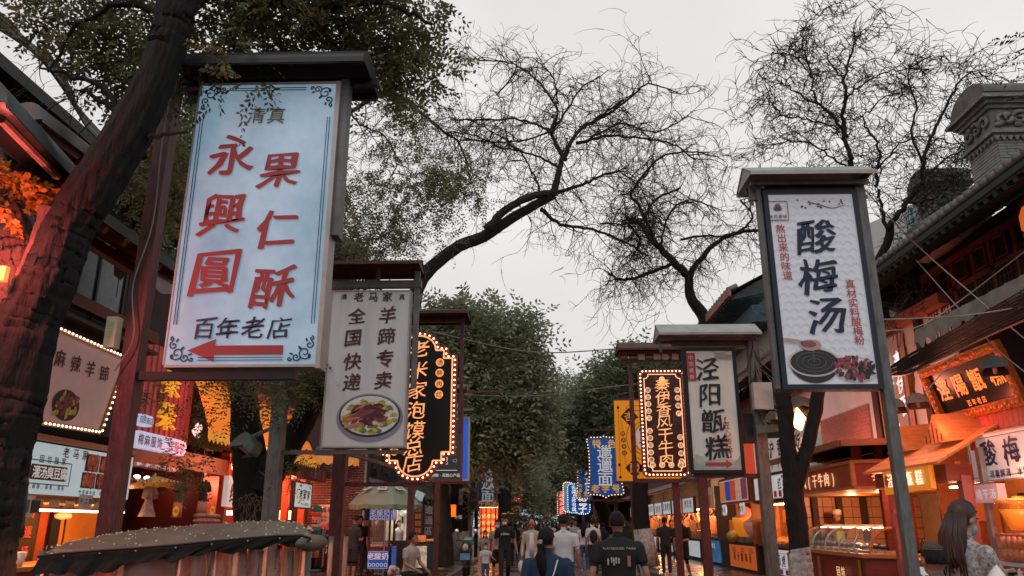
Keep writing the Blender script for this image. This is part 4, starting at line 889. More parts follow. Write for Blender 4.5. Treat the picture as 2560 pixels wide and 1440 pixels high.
for k in range(6):
 c=(cx+rnd.choice((-1,1))*rnd.uniform(.1,.3),Y-.081,z0+.9+k*.12);ring(g,c,FU,FV,[(.09*(1-i/14)*math.cos(i*.6),.09*(1-i/14)*math.sin(i*.6))for i in range(13)],.012,.003,None,False)
g.build('ornament',mat('grey_scroll',(.12,.1,.1),.5,var=0),t)
# ---- R4. yellow sign
Y=22.8;x0,x1,z0,z1=2.38,4.2,2.68,4.98;F_=Y-.08
t=thing('hanging_sign','amber yellow apricot drink sign with black diamonds, half hidden behind the brown bulb sign','sign',(4.2,Y+.1,0),'hanging signs on posts')
post(t,4.06,Y+.12,2.7,.18,redpost)
g=G();g.box((x0,Y-.07,z0),(x1,Y+.07,z1));g.build('sign_board',mat('amber_board',(.78,.3,.012),.4,var=.05,emit=.2),t)
g=G();g.box((x0-.02,Y-.085,z1),(x1+.02,Y+.085,z1+.05));g.box((x0-.02,Y-.085,z0-.05),(x1+.02,Y+.085,z0));g.box((x1,Y-.085,z0),(x1+.04,Y+.085,z1));g.build('edge_trim',redpost,t)
g=G();dm=lambda c,s:g.plate(c,FU,FV,[(0,-s),(s*.3,-s*.75),(s,0),(s*.3,s*.75),(0,s),(-s*.3,s*.75),(-s,0),(-s*.3,-s*.75)],.004)
dm(W_(1573,1041,F_),.25);dm(W_(1587,1170,F_),.27);dm(W_(1620,1170,F_),.27);dm(W_(1655,1041,F_),.25)
for(px,py)in[(1545,1019),(1549,1162),(1551,1193)]:g.plate(W_(px,py,F_),FU,FV,blobpoly(.04,.04,10,.1),.003)
for i in range(4):g.plate(W_(1557+i*1.5,1084+i*16,F_),FU,FV,blobpoly(.07,.07,12,0),.003)
for i in range(5):g.plate(W_(1553+i,1053+i*5,F_),FU,FV,blobpoly(.014,.014,6,0),.003);g.plate(W_(1562+i,1142+i*5,F_),FU,FV,blobpoly(.014,.014,6,0),.003)
c=W_(1610,1095,F_)
for q in(.38,.30,.5):ring(g,c,FU,FV,blobpoly(q,q*1.25,26,0),.012,.003)
for k in range(10):g.box((x0+.1,F_-.004,z0+.12),(x0+.108,F_,z1-.12))
ring(g,(0,F_,0),FU,FV,rrect(x0+.35,z1-.3,x0+1.3,z1-.16,.06),.01,.003)
g.build('ornament',mat('brown_black_print',(.03,.018,.012),.5,var=0),t)
g=G();g.plate(c+Vector((0,-.005,0)),FU,FV,blobpoly(.22,.38,22,.04),.003);g.build('badge',mat('pale_badge',(.6,.62,.66),.4,emit=.1),t)
g=G();word(g,'常记',c+Vector((.02,-.012,0)),FU,FV,.34,.34,True,.02);g.build('lettering',mat('blue_black_ink',(.02,.04,.07),.5,var=0),t)
g=G();put(g,'杏',W_(1573,1041,F_-.006),FU,FV,.3,.012,rough=.02);put(g,'酸',W_(1587,1170,F_-.006),FU,FV,.3,.012,rough=.02);put(g,'水',W_(1622,1170,F_-.006),FU,FV,.3,.012,rough=.02);put(g,'皮',W_(1655,1041,F_-.006),FU,FV,.3,.012)
for i,ch in enumerate('精选食材'):put(g,ch,W_(1557+i*1.5,1084+i*16,F_-.005),FU,FV,.1,.01)
g.build('lettering',mat('amber_ink',(.8,.33,.05),.5,var=0,emit=.15),t)
# ---- R5/R6. blue wavy noodle signs
def wavy(cx,w_,z0,z1):
 h=z1-z0;L_=[(-.42,1.0),(-.44,.97),(-.5,.96),(-.46,.88),(-.43,.7),(-.43,.4),(-.46,.18),(-.5,.07),(-.46,.03),(-.3,.03),(-.12,.02),(0,-.02)]
 Rr=[(-x,z)for x,z in reversed(L_[:-1])]
 return[(cx+x*w_,z0+z*h)for x,z in(L_+Rr)]+[(cx+.12*w_,z1),(cx,z1+.02*h),(cx-.12*w_,z1)]
def noodle(label,Y,pxc,pyc0,pyc1,w_,side_txt,foot,postx,main=BIANG+BIANG+'面'):
 zt,zb=W(pxc,pyc0,Y)[2],W(pxc,pyc1,Y)[2];cx=W(pxc,(pyc0+pyc1)/2,Y)[0];t=thing('hanging_sign',label,'sign',(postx,Y,0),'hanging signs on posts')
 post(t,postx,Y+.1,zt+.3,.2,redpost);pl=wavy(cx,w_,zb,zt);cxm=cx
 g=G();g.bar((cx-w_/2,Y,zt+.3),(postx,Y,zt+.3),.1,.1);g.bar((cx-w_/2,Y+.1,zb-.12),(postx,Y+.1,zb-.12),.08,.08);each(g,'arm',redpost,t)
 g=G();g.plate((0,Y-.05,0),FU,FV,pl,.14);g.build('rim',mat('brown_rim',(.12,.04,.02),.5),t)
 ins=[(cxm+(x-cxm)*.9,(zb+zt)/2+(z-(zb+zt)/2)*.95)for x,z in pl]
 g=G();g.plate((0,Y-.07,0),FU,FV,ins,.12);g.build('sign_board',mat('blue_enamel',(.01,.08,.32),.35,var=.05,emit=.3),t)
 bulbs(t,[(cxm+(x-cxm)*.95,(zb+zt)/2+(z-(zb+zt)/2)*.975)for x,z in pl],Y-.08,.135,.026,mat('warm_white_bulb',(1,.85,.7),emit=1.5,ecol=(1,.72,.5),var=0))
 h=zt-zb;g=G();word(g,main,(cx,Y-.08,(zt+zb)/2+.02*h),FU,FV,w_*.38,h*.225,True,.012,sx=1.1);g.build('lettering',white_ink,t)
 g=G();word(g,'特色' if not side_txt else '老姜',(cx,Y-.08,zt-.12*h),FU,FV,w_*.23,w_*.4,False,.03);word(g,foot,(cx,Y-.08,zb+.14*h),FU,FV,w_*.22,w_*.27,False,.03)
 if side_txt:word(g,side_txt,(cx-w_*.33,Y-.08,(zt+zb)/2+.1*h),FU,FV,w_*.12,w_*.14,True,.02)
 g.build('lettering',gold_ink,t);return t
noodle('blue wavy-edged sign rimmed with warm bulbs, white noodle characters and three yellow ones below',34,1512,1092,1243,1.62,'','老字号',4.2)
noodle('dark blue bulb-rimmed sign with yellow side writing half behind the larger one',42,1477,1152,1250,1.7,'招牌面 牛肉面','百年老店',4.3)
for i,(Y,px,p0,p1,w_,tx,lab,bc,cc)in enumerate([(58,1456,1218,1285,1.05,'水饺子','blue dumpling sign outlined in blue-white bulbs, third in the far row on the right',(.01,.08,.3),(.55,.75,1)),(62,1434,1210,1282,.9,'舌尖上的中国','narrow blue sign with a column of small white characters and blue bulbs',(.01,.1,.35),(.5,.72,1)),(66,1403,1230,1290,.62,'麻酱凉皮鲜','narrow red sign with a column of glowing pink characters, far right row',(.25,.015,.02),(1,.5,.4)),(64,1420,1206,1280,.75,'','pale grey-blue banner board between the red and blue far signs',(.25,.3,.36),(1,.75,.5))]):
 zt,zb=W(px,p0,Y)[2],W(px,p1,Y)[2];cx=W(px,1250,Y)[0];t=thing('hanging_sign',lab,'sign',(cx+w_,Y,0),'hanging signs on posts')
 post(t,cx+w_*.8,Y+.1,zt+.4,.2,redpost);pl=rrect(cx-w_/2,zb,cx+w_/2,zt,w_*.3)
 g=G();g.bar((cx-w_*.5,Y,zt+.2),(cx+w_*.85,Y,zt+.2),.08,.08);each(g,'arm',blackm,t)
 g=G();g.plate((0,Y-.05,0),FU,FV,pl,.14);g.build('sign_board',mat('far_board%d'%i,bc,.4,emit=.25),t)
 bulbs(t,pl,Y-.08,.16,.045,mat('far_bulb%d'%i,cc,emit=1.3,ecol=cc,var=0))
 if tx:g=G();word(g,tx,(cx,Y-.1,(zt+zb)/2),FU,FV,w_*.62 if len(tx)<4 else(zt-zb)*.85/len(tx),(zt-zb)*.9/len(tx),True,.03);g.build('lettering',mat('far_ink%d'%i,(1,.25,.22)if i==2 else(.9,.9,.9),emit=1.2 if i==2 else.5,var=0),t)
Y=60;a,b=W(1343,1184,Y),W(1369,1231,Y);t=thing('hanging_sign','dim dark banner with grey-pink characters hanging over the far street centre','sign',((a[0]+b[0])/2,Y,b[2]),'hanging signs on posts')
g=G();g.box((a[0],Y-.04,b[2]),(b[0],Y+.04,a[2]));g.build('sign_board',mat('dim_board',(.03,.035,.035),.6),t);frame4(t,a[0],b[0],b[2],a[2],Y,greypost,.03,.1)
g=G();word(g,'开斋',((a[0]+b[0])/2,Y-.06,(a[2]+b[2])/2-.05),FU,FV,.6,.75,True,.02);g.build('lettering',mat('dim_pink',(.22,.15,.15),.6,var=0),t)
g=G();g.bar((a[0],Y,a[2]),(a[0],Y,a[2]+2),.02,.02);g.bar((b[0],Y,a[2]),(b[0],Y,a[2]+2),.02,.02);g.build('hanger_cable',blackm,t)
for i,(px,Y)in enumerate([(1575,34.8),(1550,43),(1520,50),(1500,58),(1488,66)]):pass
# ================================================================ LEFT SIDE
LU,LV=UY,UZ
RU=Vector((0,-1,0))
WARM,RED,ORG=(1,.42,.16),(1,.12,.07),(1,.5,.2)
redboard=mat('red_board',(.22,.02,.018),.45,var=.25)
litwhite=mat('lit_white_panel',(.62,.68,.7),.4,var=.05,emit=.42)
litwarmwhite=mat('lit_warm_white_panel',(.68,.66,.62),.4,var=.05,emit=.35)
def lightbox(label,X,ya,yb,z0,z1,m,side,rimm=None,d=.12,name='shop_sign',cat='sign',group=None,rim=.03):
 """lit board parallel to the street, face towards the road at X"""
 s=1 if side=='L' else-1;t=thing(name,label,cat,(X,(ya+yb)/2,z0),group)
 g=G();g.box((X-s*d,ya,z0),(X,yb,z1));g.build('sign_board',m,t)
 if rimm:
  g=G();g.box((X-s*d,ya-rim,z1),(X+s*.015,yb+rim,z1+rim));g.box((X-s*d,ya-rim,z0-rim),(X+s*.015,yb+rim,z0));g.box((X-s*d,ya-rim,z0),(X+s*.015,ya,z1));g.box((X-s*d,yb,z0),(X+s*.015,yb+rim,z1));g.build('rim',rimm,t)
 return t
def lword(t,s,X,y,z,size,m,side='L',pitch=None,vertical=False,bold=.02,rough=.0,depth=0,sx=1.):
 g=G();sg=1 if side=='L' else-1
 word(g,s,(X+sg*.008,y,z),LU if side=='L' else RU,UZ,size,pitch,vertical,bold,depth,rough,0,sx);return g.build('lettering',m,t)
# ---- dark building A with the tofu stall
t=thing('shop_building','dark two-storey shop building behind the big forked tree at the left edge','building',(-9.5,11.5,0),'buildings on the left side')
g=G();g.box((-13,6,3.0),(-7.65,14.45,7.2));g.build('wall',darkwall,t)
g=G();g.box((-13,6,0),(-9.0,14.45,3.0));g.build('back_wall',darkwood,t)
g=G();g.box((-13,5.5,7.2),(-6.9,14.6,7.32));g.bar((-6.9,5.5,7.25),(-6.9,14.6,7.25),.1,.18);g.build('roof',blackm,t)
g=G()
for k in range(9):g.box((-7.65,6.4+k*.9,4.9),(-7.6,6.46+k*.9,7.1))
each(g,'mullion',blackm,t)
g=G();
for k in range(3):g.box((-7.66,7+k*2.4,5.0),(-7.63,8.8+k*2.4,6.9))
each(g,'window',mat('night_window',(.03,.035,.04),.15,spec=.6),t)
g=G();g.bar((-7.3,5.5,4.92),(-7.3,14.4,4.92),.16,.2);g.build('beam',mat('dark_red_beam',(.12,.02,.012),.5),t)
g=G();g.box((-7.6,6,4.6),(-7.2,14.4,4.66));g.build('ledge',darkwood,t)
t=thing('roller_awning','folded grey awning with a drooping valance on the dark left building','awning',(-6.9,13.5,4.6))
g=G();a,b=WX(285,612,-6.6),WX(452,715,-6.6);g.bar(a,b,.14,.12);g.build('roller',tinlight,t)
g=G();n=14;vs=[]
for i in range(n+1):
 q=Vector(a).lerp(Vector(b),i/n);vs+=[tuple(q+Vector((.02,0,-.05))),tuple(q+Vector((.07+.03*math.sin(i*1.7),0,-.32-.06*math.sin(i*.9)-(.18 if i in(0,1)else 0))))]
g.add(vs,[(2*i,2*i+2,2*i+3,2*i+1)for i in range(n)]);g.build('valance',mat('grey_pink_canvas',(.2,.15,.15),.8),t,smooth=True)
g=G();
for k in range(7):p=Vector(a).lerp(Vector(b),.1+k*.13);g.tube([p+Vector((.02,0,-.3)),p+Vector((.03,0,-.8-.2*(k%3)))],.008,4)
each(g,'pull_cord',mat('red_cord',(.2,.03,.02)),t)
# ---- tofu stall
t=thing('food_stall','orange-lit snack stall with wooden trim under the pale menu board at the lower left','stall',(-7.5,11.8,0),'left food stalls')
g=G();g.box((-8.2,8,0),(-7.3,14.3,.86));g.build('counter',redwood,t)
g=G();g.box((-8.3,8,.86),(-7.2,14.35,.92));g.build('counter_top',orangewood,t)
def backp(px0,px1,X,z0,z1,m,name='panel',th=.06):
 ya,yb=WX(px0,1320,X)[1],WX(px1,1320,X)[1];g=G();g.box((X-th,ya,z0),(X,yb,z1));return g.build(name,m,t)
backp(-60,96,-8.6,.9,2.0,darkwood);backp(96,128,-8.58,.9,2.0,mat('red_brown_board',(.3,.06,.02),.5));backp(128,150,-8.5,.9,2.0,blackm,'pillar');backp(150,300,-8.6,.9,2.0,orangewall)
g=G();g.box((-8.6,8,1.82),(-7.5,14.4,1.9));g.build('ceiling_panel',mat('stall_soffit',(.6,.4,.25),.6),t)
g=G();g.box((-7.55,8,1.69),(-7.4,14.35,1.72));g.build('light_strip',warmlamp,t)
g=G();g.box((-7.6,8,1.72),(-7.38,14.35,1.75));g.build('shelf',orangewood,t)
g=G();
for k in range(13):
 y=8.8+k*.42;[g.box((-7.47,y+q*.03,1.75),(-7.45,y+q*.03+.012,1.86))for q in range(9)]
g.build('skewer_rack',mat('bamboo',(.62,.5,.32),.6),t,kind='stuff')
g=G();g.box((-7.5,8,1.9),(-7.42,14.4,1.95));g.box((-7.5,10.2,2.72),(-7.36,14.5,2.8));g.build('trim',orangewood,t)
lword(t,'名逐杨',-8.58,WX(70,1320,-8.58)[1],1.38,.22,mat('orange_red_ink',(.5,.07,.03),.5,emit=.15),pitch=.33,vertical=True,rough=.02)
t2_=lightbox('pale cyan menu board with dark title block and food photos over the snack stall',-7.4,10.6,14.4,1.93,2.68,mat('cyan_menu_panel',(.45,.58,.62),.35,var=.05,emit=.5),'L',None)
def LW(px,py,X=-7.39):return WX(px,py,X)
g=G()
def lq(px0,py0,px1,py1,X,mi=0,off=.0):
 a,b=WX(px0,py0,X+off),WX(px1,py1,X+off);ym=max(a[1],b[1]);zz=sorted((a[2],b[2]));g.box((X-.01+off,min(a[1],b[1]),zz[0]),(X+off,ym,zz[1]),mi)
X_=-7.385;Z=lambda px,py:WX(px,py,X_)[2];YY=lambda px,py=1170:WX(px,py,X_)[1]
lword(t2_,'老马家',-7.4,YY(186),Z(186,1134),.17,black_ink,pitch=.27,rough=.02)
lword(t2_,'回坊独家',-7.4,YY(131),Z(131,1150),.12,black_ink,pitch=.19)
g=G();ya,yb=YY(80),YY(170);za,zb=2.14,2.36;g.box((-7.4,ya,za),(-7.39,yb,zb));g.build('title_block',mat('dark_brown_print',(.05,.015,.015),.5,var=0),t2_)
g=G();ring(g,(-7.392,0,0),LU,LV,rect(ya-.1,za-.06,yb+.1,zb+.06),.014,.004);g.build('ornament',navy_ink,t2_)
lword(t2_,'灌汤臭豆腐',-7.385,(ya+yb)/2,(za+zb)/2,.19,white_ink,pitch=(yb-ya)/5.2)
lword(t2_,'五香、麻辣、蒜香、原味',-7.4,YY(115),2.04,.075,black_ink,pitch=.105)
lword(t2_,'竹签烤羊肉 烤鱼豆腐 糍粑',-7.4,YY(262),2.0,.075,black_ink,pitch=.105)
rg2=np.random.default_rng(4)
for k,(pa,pb)in enumerate([(214,247),(250,290),(210,243),(246,286)]):
 z0_,z1_=(2.34,2.62)if k<2 else(2.07,2.32);ya,yb=YY(pa),YY(pb);g=G();g.box((-7.4,ya,z0_),(-7.388,yb,z1_))
 for q in range(40):g.plate((-7.385+q*.0001,rg2.uniform(ya+.04,yb-.04),rg2.uniform(z0_+.03,z1_-.03)),LU,LV,blobpoly(.055,.03,7,.3,rg2,rot=rg2.uniform(0,3)),.002,1+q%2)
 g.build('food_picture',[mat('photo_dark',(.06,.02,.015),.4),mat('photo_red',(.36,.07,.04),.4,var=.4),mat('photo_orange',(.5,.15,.08),.4,var=.4)],t2_)
t=thing('paper_notice','cream payment placard with two dark framed squares hanging below the cyan menu board','notice',(-7.3,11.6,1.6))
ya,yb=YY(50),YY(93);g=G();g.box((-7.34,ya,1.6),(-7.33,yb,1.9));g.build('card',cream,t)
for k in(0,1):g=G();y=ya+.06+k*.26;g.box((-7.33,y,1.66),(-7.32,y+.2,1.84));g.build('print',mat(['blue_print','dark_print'][k],[(.06,.12,.2),(.03,.03,.03)][k],.5,var=0),t)
t=thing('paper_notice','curled white paper note with handwritten characters taped under the menu board','notice',(-7.3,13.2,1.7));ya,yb=YY(202),YY(234);g=G();n=6
g.add([(-7.33+.03*math.sin(i*1.1),ya+(yb-ya)*i/n,z)for i in range(n+1)for z in(1.72,1.96)],[(2*i,2*i+2,2*i+3,2*i+1)for i in range(n)]);g.build('card',mat('paper',(.5,.48,.46),.8),t);lword(t,'手工煎饺',-7.29,(ya+yb)/2,1.86,.09,black_ink,pitch=.13)
t=thing('paper_lantern','small round cream lantern on a dark cord inside the orange stall','lantern',(-7.9,12.6,1.5));p=WX(158,1290,-7.9);g=G();g.lathe((p[0],p[1],p[2]-.06),[(.04,0),(.12,.03),(.13,.06),(.12,.09),(.04,.12)],12);g.build('shade',mat('lantern_paper',(.8,.55,.25),.6,emit=.4),t,smooth=True);g=G();g.tube([(p[0],p[1],p[2]+.05),(p[0],p[1],1.8)],.008,4);g.tube([(p[0]+.05,p[1],p[2]-.05),(p[0]+.06,p[1],p[2]-.35),(p[0]+.04,p[1]-.03,p[2]-.7)],[.02,.015,.01],4);g.build('cord',blackm,t)
for k in range(4):point((-7.9,9.5+k*1.5,1.6),(1,.42,.12),30,.1)
t=thing('food_tray','tray of yellow fried snacks on the near left counter','tray',(-7.5,10.4,.92));g=G();g.box((-7.75,9.6,.92),(-7.25,11.2,.96));g.build('tray',steel,t)
g=G();
for k in range(60):g.ell((-7.5+rnd.uniform(-.2,.2),10.4+rnd.uniform(-.75,.75),.99+rnd.uniform(0,.05)),(.05,.04,.02),6,4)
g.build('snack',mat('fried_yellow',(.7,.38,.06),.5,var=.4),t,kind='stuff',smooth=True)
t=thing('stacked_bowls','white stacked bowls at the end of the near left counter','bowls',(-7.4,11.9,.92));p=WX(38,1400,-7.4);g=G();g.lathe((-7.4,p[1],.92),[(.1,0),(.13,.2),(.12,.2)],14);each(g,'bowl',mat('white_ceramic',(.6,.58,.55),.3),t,smooth=True)
ya,yb=11.0,13.42;zf=lambda y,a,b:a+(b-a)*(y-ya)/(yb-ya)
t=thing('shop_sign','tilted pinkish board framed with small bulbs, brown characters over a round food photo','sign',(-7.3,12.2,3.1))
poly=[(ya,2.92),(12.86,2.97),(13.34,4.33),(ya+.2,4.36)]
g=G();g.plate((-7.25,0,0),LU,LV,poly,.14);g.build('sign_board',mat('pink_grey_board',(.4,.24,.22),.45,var=.06,emit=.22),t)
g=G();ring(g,(-7.25,0,0),LU,LV,poly,.07,.03);g.build('rim',mat('brown_gold_rim',(.2,.07,.02),.4,emit=.1),t)
def bulbs_side(t,poly,X,sp,r,m=None,closed=True):
 n0=set(c.name for c in t.children);bulbs(t,poly,0,sp,r,m);base=origin_of(t)
 for o in[c for c in t.children if c.name not in n0]:
  p=o.location+base;o.location=Vector((X,p.x,p.z))-base
bulbs_side(t,poly,-7.2,.105,.018)
lword(t,'麻辣羊蹄',-7.24,12.08,3.93,.28,mat('brown_ink',(.085,.022,.024)),pitch=.42,rough=.028)
c=(-7.235,WX(165,1010,-7.24)[1],WX(165,1010,-7.24)[2]-.02);g=G();g.plate(c,LU,LV,blobpoly(.36,.24,22,0),.003,0)
for k in range(40):g.plate((c[0]+.004+k*.0002,c[1]+rg2.uniform(-.26,.26),c[2]+rg2.uniform(-.15,.15)),LU,LV,blobpoly(.08,.04,7,.3,rg2,rot=rg2.uniform(0,1.5)),.002,1+(k%3==0))
g.build('food_picture',[mat('dark_plate',(.05,.025,.02),.4),mat('meat_brown',(.2,.055,.06)),mat('lettuce_yellow',(.42,.36,.07))],t)
# ---- clothing shop and red corrugated front
t=thing('shop_building','dark open-fronted clothing shop under a pink corrugated fascia on the left','building',(-9.5,16.8,0),'buildings on the left side')
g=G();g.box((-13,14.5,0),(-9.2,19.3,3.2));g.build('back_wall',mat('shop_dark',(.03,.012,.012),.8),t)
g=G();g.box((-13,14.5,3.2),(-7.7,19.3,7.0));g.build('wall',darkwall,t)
g=G();g.box((-9.2,18.2,0),(-7.7,18.35,3.2));g.build('partition',mat('deep_red_wall',(.1,.012,.012),.6),t)
g=G()
for k in range(22):y=14.6+k*.115;g.box((-7.7,y,3.05),(-7.62-.03*(k%2),y+.112,5.0))
each(g,'plank',mat('pink_slat',(.42,.09,.09),.5,var=.2,emit=.06),t)
g=G();g.box((-8.2,14.5,2.62),(-7.45,19.2,2.72));g.build('soffit',redwood,t)
g=G();g.box((-7.6,14.5,2.72),(-7.5,19.2,3.0));g.build('fascia',redwood,t)
for k in range(5):p=WX(300,1290,-8.2)
t=thing('shop_letters','stacked yellow block characters standing on the pink slatted fascia','sign',(-7.5,15.9,3.1))
g=G()
for i,(ch,z)in enumerate([('云',4.95),('朵',4.3),('朵',3.62)]):put(g,ch,(-7.5,15.75-.02*i,z),LU,LV,.62,0,.06,0,.0,1.35,i)
g.build('lettering',mat('yellow_letter',(.9,.5,.03),.4,emit=.35,var=.05),t)
for(lab,tx,pa,pb,pz,h,sz)in[('small rounded white light box above the longer one beside the red post','回民街店',347,384,1054,.2,.13),('long rounded lavender light box naming a clothing shop, partly behind leaves','棉麻服饰 汉服馆',336,466,1108,.3,.21)]:
 a,b=WX(pa,pz,-7.1),WX(pb,pz+(8 if h>.25 else 0),-7.1);zc=(a[2]+b[2])/2+.02;t=thing('shop_sign',lab,'sign',(-7.1,(a[1]+b[1])/2,zc-h/2),'rounded light boxes')
 g=G();g.plate((-7.1,0,0),LU,LV,rrect(a[1],zc-h/2,b[1],zc+h/2,h*.49),.14);g.build('light_box',mat('lavender_box',(.5,.55,.75),.4,var=.05,emit=.62),t)
 lword(t,tx,-7.1,(a[1]+b[1])/2,zc,sz,mat('grey_ink',(.14,.12,.13),.5,var=0),pitch=(b[1]-a[1])*.93/len(tx))
t=thing('paper_umbrella','open yellow oiled paper umbrella lit from behind, above a hanging dress','umbrella',(-7.3,15.5,2.0))
p=WX(385,1205,-7.3);g=G();nseg=20
c0=(p[0],p[1],p[2]+.12);vs=[c0];
for k in range(nseg):a=2*PI*k/nseg;vs.append((p[0]+.52*math.cos(a),p[1]+.52*math.sin(a),p[2]-.06+.0*(k%2)+.06*math.cos(a)))
g.add(vs,[(0,1+k,1+(k+1)%nseg)for k in range(nseg)]);g.build('canopy',mat('oiled_paper',(.55,.3,.06),.5,var=.3,scale=6,emit=.1),t)
g=G();[g.bar(c0,vs[1+k],.006,.006)for k in range(nseg)];g.tube([c0,(p[0],p[1],p[2]-.3)],.012,6);g.build('rib',mat('bamboo',(.62,.5,.32)),t);g=G();g.lathe((p[0],p[1],p[2]+.1),[(.03,0),(.035,.03),(.012,.07)],8);g.build('finial',mat('bamboo',(.62,.5,.32)),t)
def garment(label,cat,name,px,py0,py1,wtop,wbot,X,m,m2=None,sl=True,skirt=None):
 a,b=WX(px,py0,X),WX(px,py1,X);zt,zb=a[2],b[2];y=a[1];t=thing(name,label,cat,(X,y,zb),'garments on display')
 g=G();prof=[(.30*wtop,0),(.5*wtop,.08),(.46*wtop,.35),(.44*wtop,.5),(.5*wbot,1.)];n=20;vs=[]
 for r_,s_ in prof:
  for k in range(n):
   a_=2*PI*k/n;f=1+(.08*math.sin(a_*9)if s_>.6 else 0);vs.append((X+r_*.45*f*math.cos(a_),y+r_*f*math.sin(a_),zt-(zt-zb)*s_))
 g.add(vs,[(i*n+k,(i+1)*n+k,(i+1)*n+(k+1)%n,i*n+(k+1)%n)for i in range(len(prof)-1)for k in range(n)]);g.build('body',m,t,smooth=True)
 if sl:g=G();[g.tube([(X,y+s*wtop*.42,zt-.03),(X+.02,y+s*wtop*.62,zt-.13),(X+.02,y+s*wtop*.7,zt-.22)],[.06,.065,.07],8)for s in(-1,1)];each(g,'sleeve',m,t,smooth=True)
 if skirt:g=G();h=skirt[0];g.tube([(X,y,zb+.02),(X,y,zb-h)],[(wbot*.5,wbot*.22),(wbot*.56,wbot*.26)],14);g.build('shorts',skirt[1],t,smooth=True)
 return t
garment('pale pink flowered pleated dress hanging below the paper umbrella','dress','dress',376,1216,1292,.26,.5,-7.3,mat('pink_floral_cloth',(.5,.3,.27),.8,var=.5,scale=14,col2=(.62,.45,.4)))
garment('dark olive top over pink shorts on display in the clothing shop','clothes','display_outfit',452,1203,1258,.3,.32,-7.6,mat('olive_cloth',(.06,.07,.03),.8),skirt=(.3,mat('salmon_cloth',(.5,.18,.13),.8)))
garment('black V-neck top over pale shorts beside the olive outfit','clothes','display_outfit',512,1203,1255,.34,.36,-7.6,mat('black_cloth',(.02,.02,.022),.8),skirt=(.26,mat('blush_cloth',(.5,.25,.19),.8)))
for k,(px,py,lab)in enumerate([(440,1278,'yellow burst price tag beside the hanging dress'),(531,1275,'yellow burst price tag above the rolled bundles')]):
 p=WX(px,py,-7.2);t=thing('price_tag',lab,'tag',p,'yellow price tags');g=G();g.plate(p,LU,LV,[(.14*(1 if i%2 else.85)*math.cos(PI*i/12),.11*(1 if i%2 else.85)*math.sin(PI*i/12))for i in range(24)],.006);g.build('card',mat('tag_yellow',(.85,.5,.02),.5,emit=.15,var=0),t);lword(t,'特价',p[0],p[1],p[2],.08,red_ink)
t=thing('bundle_rack','rack of rolled pink-grey bundles in rows in the clothing shop','rack',(-7.4,17.9,0));a,b=WX(492,1283,-7.4),WX(540,1318,-7.4)
g=G();g.box((-7.9,a[1],0),(-7.42,b[1],a[2]-.5));g.build('base',darkwood,t);g=G()
for r_ in range(5):
 for k in range(6):g.ell((-7.4,a[1]+(b[1]-a[1])*(k+.5)/6,a[2]-.05-r_*.11),(.12,.1,.05),8,6)
each(g,'bundle',mat('bundle_cloth',(.4,.28,.27),.8,var=.4,scale=12),t,smooth=True)
t=thing('spot_lamps','row of small bright spot lamps under the clothing shop ceiling','lamp',(-8.4,16.5,2.5));g=G()
for k in range(5):g.ell((-8.0,15.4+k*.42,2.42),(.06,.09,.035),8,5)
each(g,'bulb',whitelamp,t)
t=thing('display_shelf','shelf of red-lit trinkets under the clothing shop ceiling','shelf',(-8.0,15.2,2.3));g=G();g.box((-8.2,14.5,2.26),(-7.9,17.4,2.29));g.build('board',redwood,t);g=G()
for k in range(16):g.ell((-8.05,14.6+k*.17,2.34+.02*(k%2)),(.07,.08,.05+.02*(k%3)),8,5)
each(g,'trinket',mat('red_trinket',(.4,.08,.06),.4),t,smooth=True)
point((-7.9,15.6,1.95),WARM,7,.06);point((-8.2,17.8,2.3),(1,.3,.2),6,.1);point((-6.9,16,3.0),RED,16,.15)
# ---- orange awning shop with red interior
t=thing('shop_building','red-lit shop row behind the bright orange awning on the left','building',(-9.5,23,0),'buildings on the left side')
g=G();g.box((-13,19.3,0),(-9.4,27.9,3.3));g.build('back_wall',redwood,t)
g=G();g.box((-13,19.3,3.3),(-7.8,27.9,6.6));g.build('wall',mat('brown_wall',(.05,.025,.02),.8),t)
g=G()
for y in(19.4,21.3,22.9,24.4,26.2):g.box((-7.75,y,0),(-7.55,y+.18,3.2))
each(g,'pillar',mat('orange_red_wood',(.5,.1,.04),.45,var=.25),t)
g=G();g.box((-9.4,19.3,2.95),(-7.5,27.9,3.1));g.build('soffit',redwood,t)
g=G();g.box((-8.6,19.4,0),(-7.6,22.8,.9));g.box((-8.6,24.4,0),(-7.6,27.4,.9));each(g,'counter',orangewood,t)
g=G()
for k in range(24):g.box((-7.8,19.4+k*.35,5.0),(-7.74,19.6+k*.35,6.2))
each(g,'shutter_slat',mat('dull_red_slat',(.12,.03,.03),.6),t)
t=thing('fabric_awning','bright orange fabric awning with black characters and a scalloped yellow lace hem','awning',(-7.2,21,3.2))
pa,pb,pc,pd=WX(545,958,-7.75),WX(735,1040,-7.75),WX(722,1150,-6.8),WX(490,1105,-6.9)
A_,B_,C_,D_=(-7.75,17.0,4.9),(-7.75,25.0,4.9),(-6.9,25.0,3.42),(-6.9,16.4,3.42)
g=G();nseg=20;vs=[]
for i in range(nseg+1):
 for j in range(7):
  q=Vector(A_).lerp(Vector(B_),i/nseg).lerp(Vector(D_).lerp(Vector(C_),i/nseg),j/6);vs.append((q.x+.05*math.sin(j/6*PI),q.y,q.z-.03*math.sin(i*1.3)*j/6))
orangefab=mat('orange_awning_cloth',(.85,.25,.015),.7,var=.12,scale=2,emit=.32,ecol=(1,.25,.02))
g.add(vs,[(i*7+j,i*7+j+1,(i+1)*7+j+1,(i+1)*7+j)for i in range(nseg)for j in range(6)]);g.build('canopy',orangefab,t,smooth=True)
g=G();zb=3.2;pl=[(16.4,3.42)]
for k in range(38):y=16.4+8.6*k/38;pl+=[(y+.02,zb+.04),(y+.11,zb-.03),(y+.2,zb+.04)]
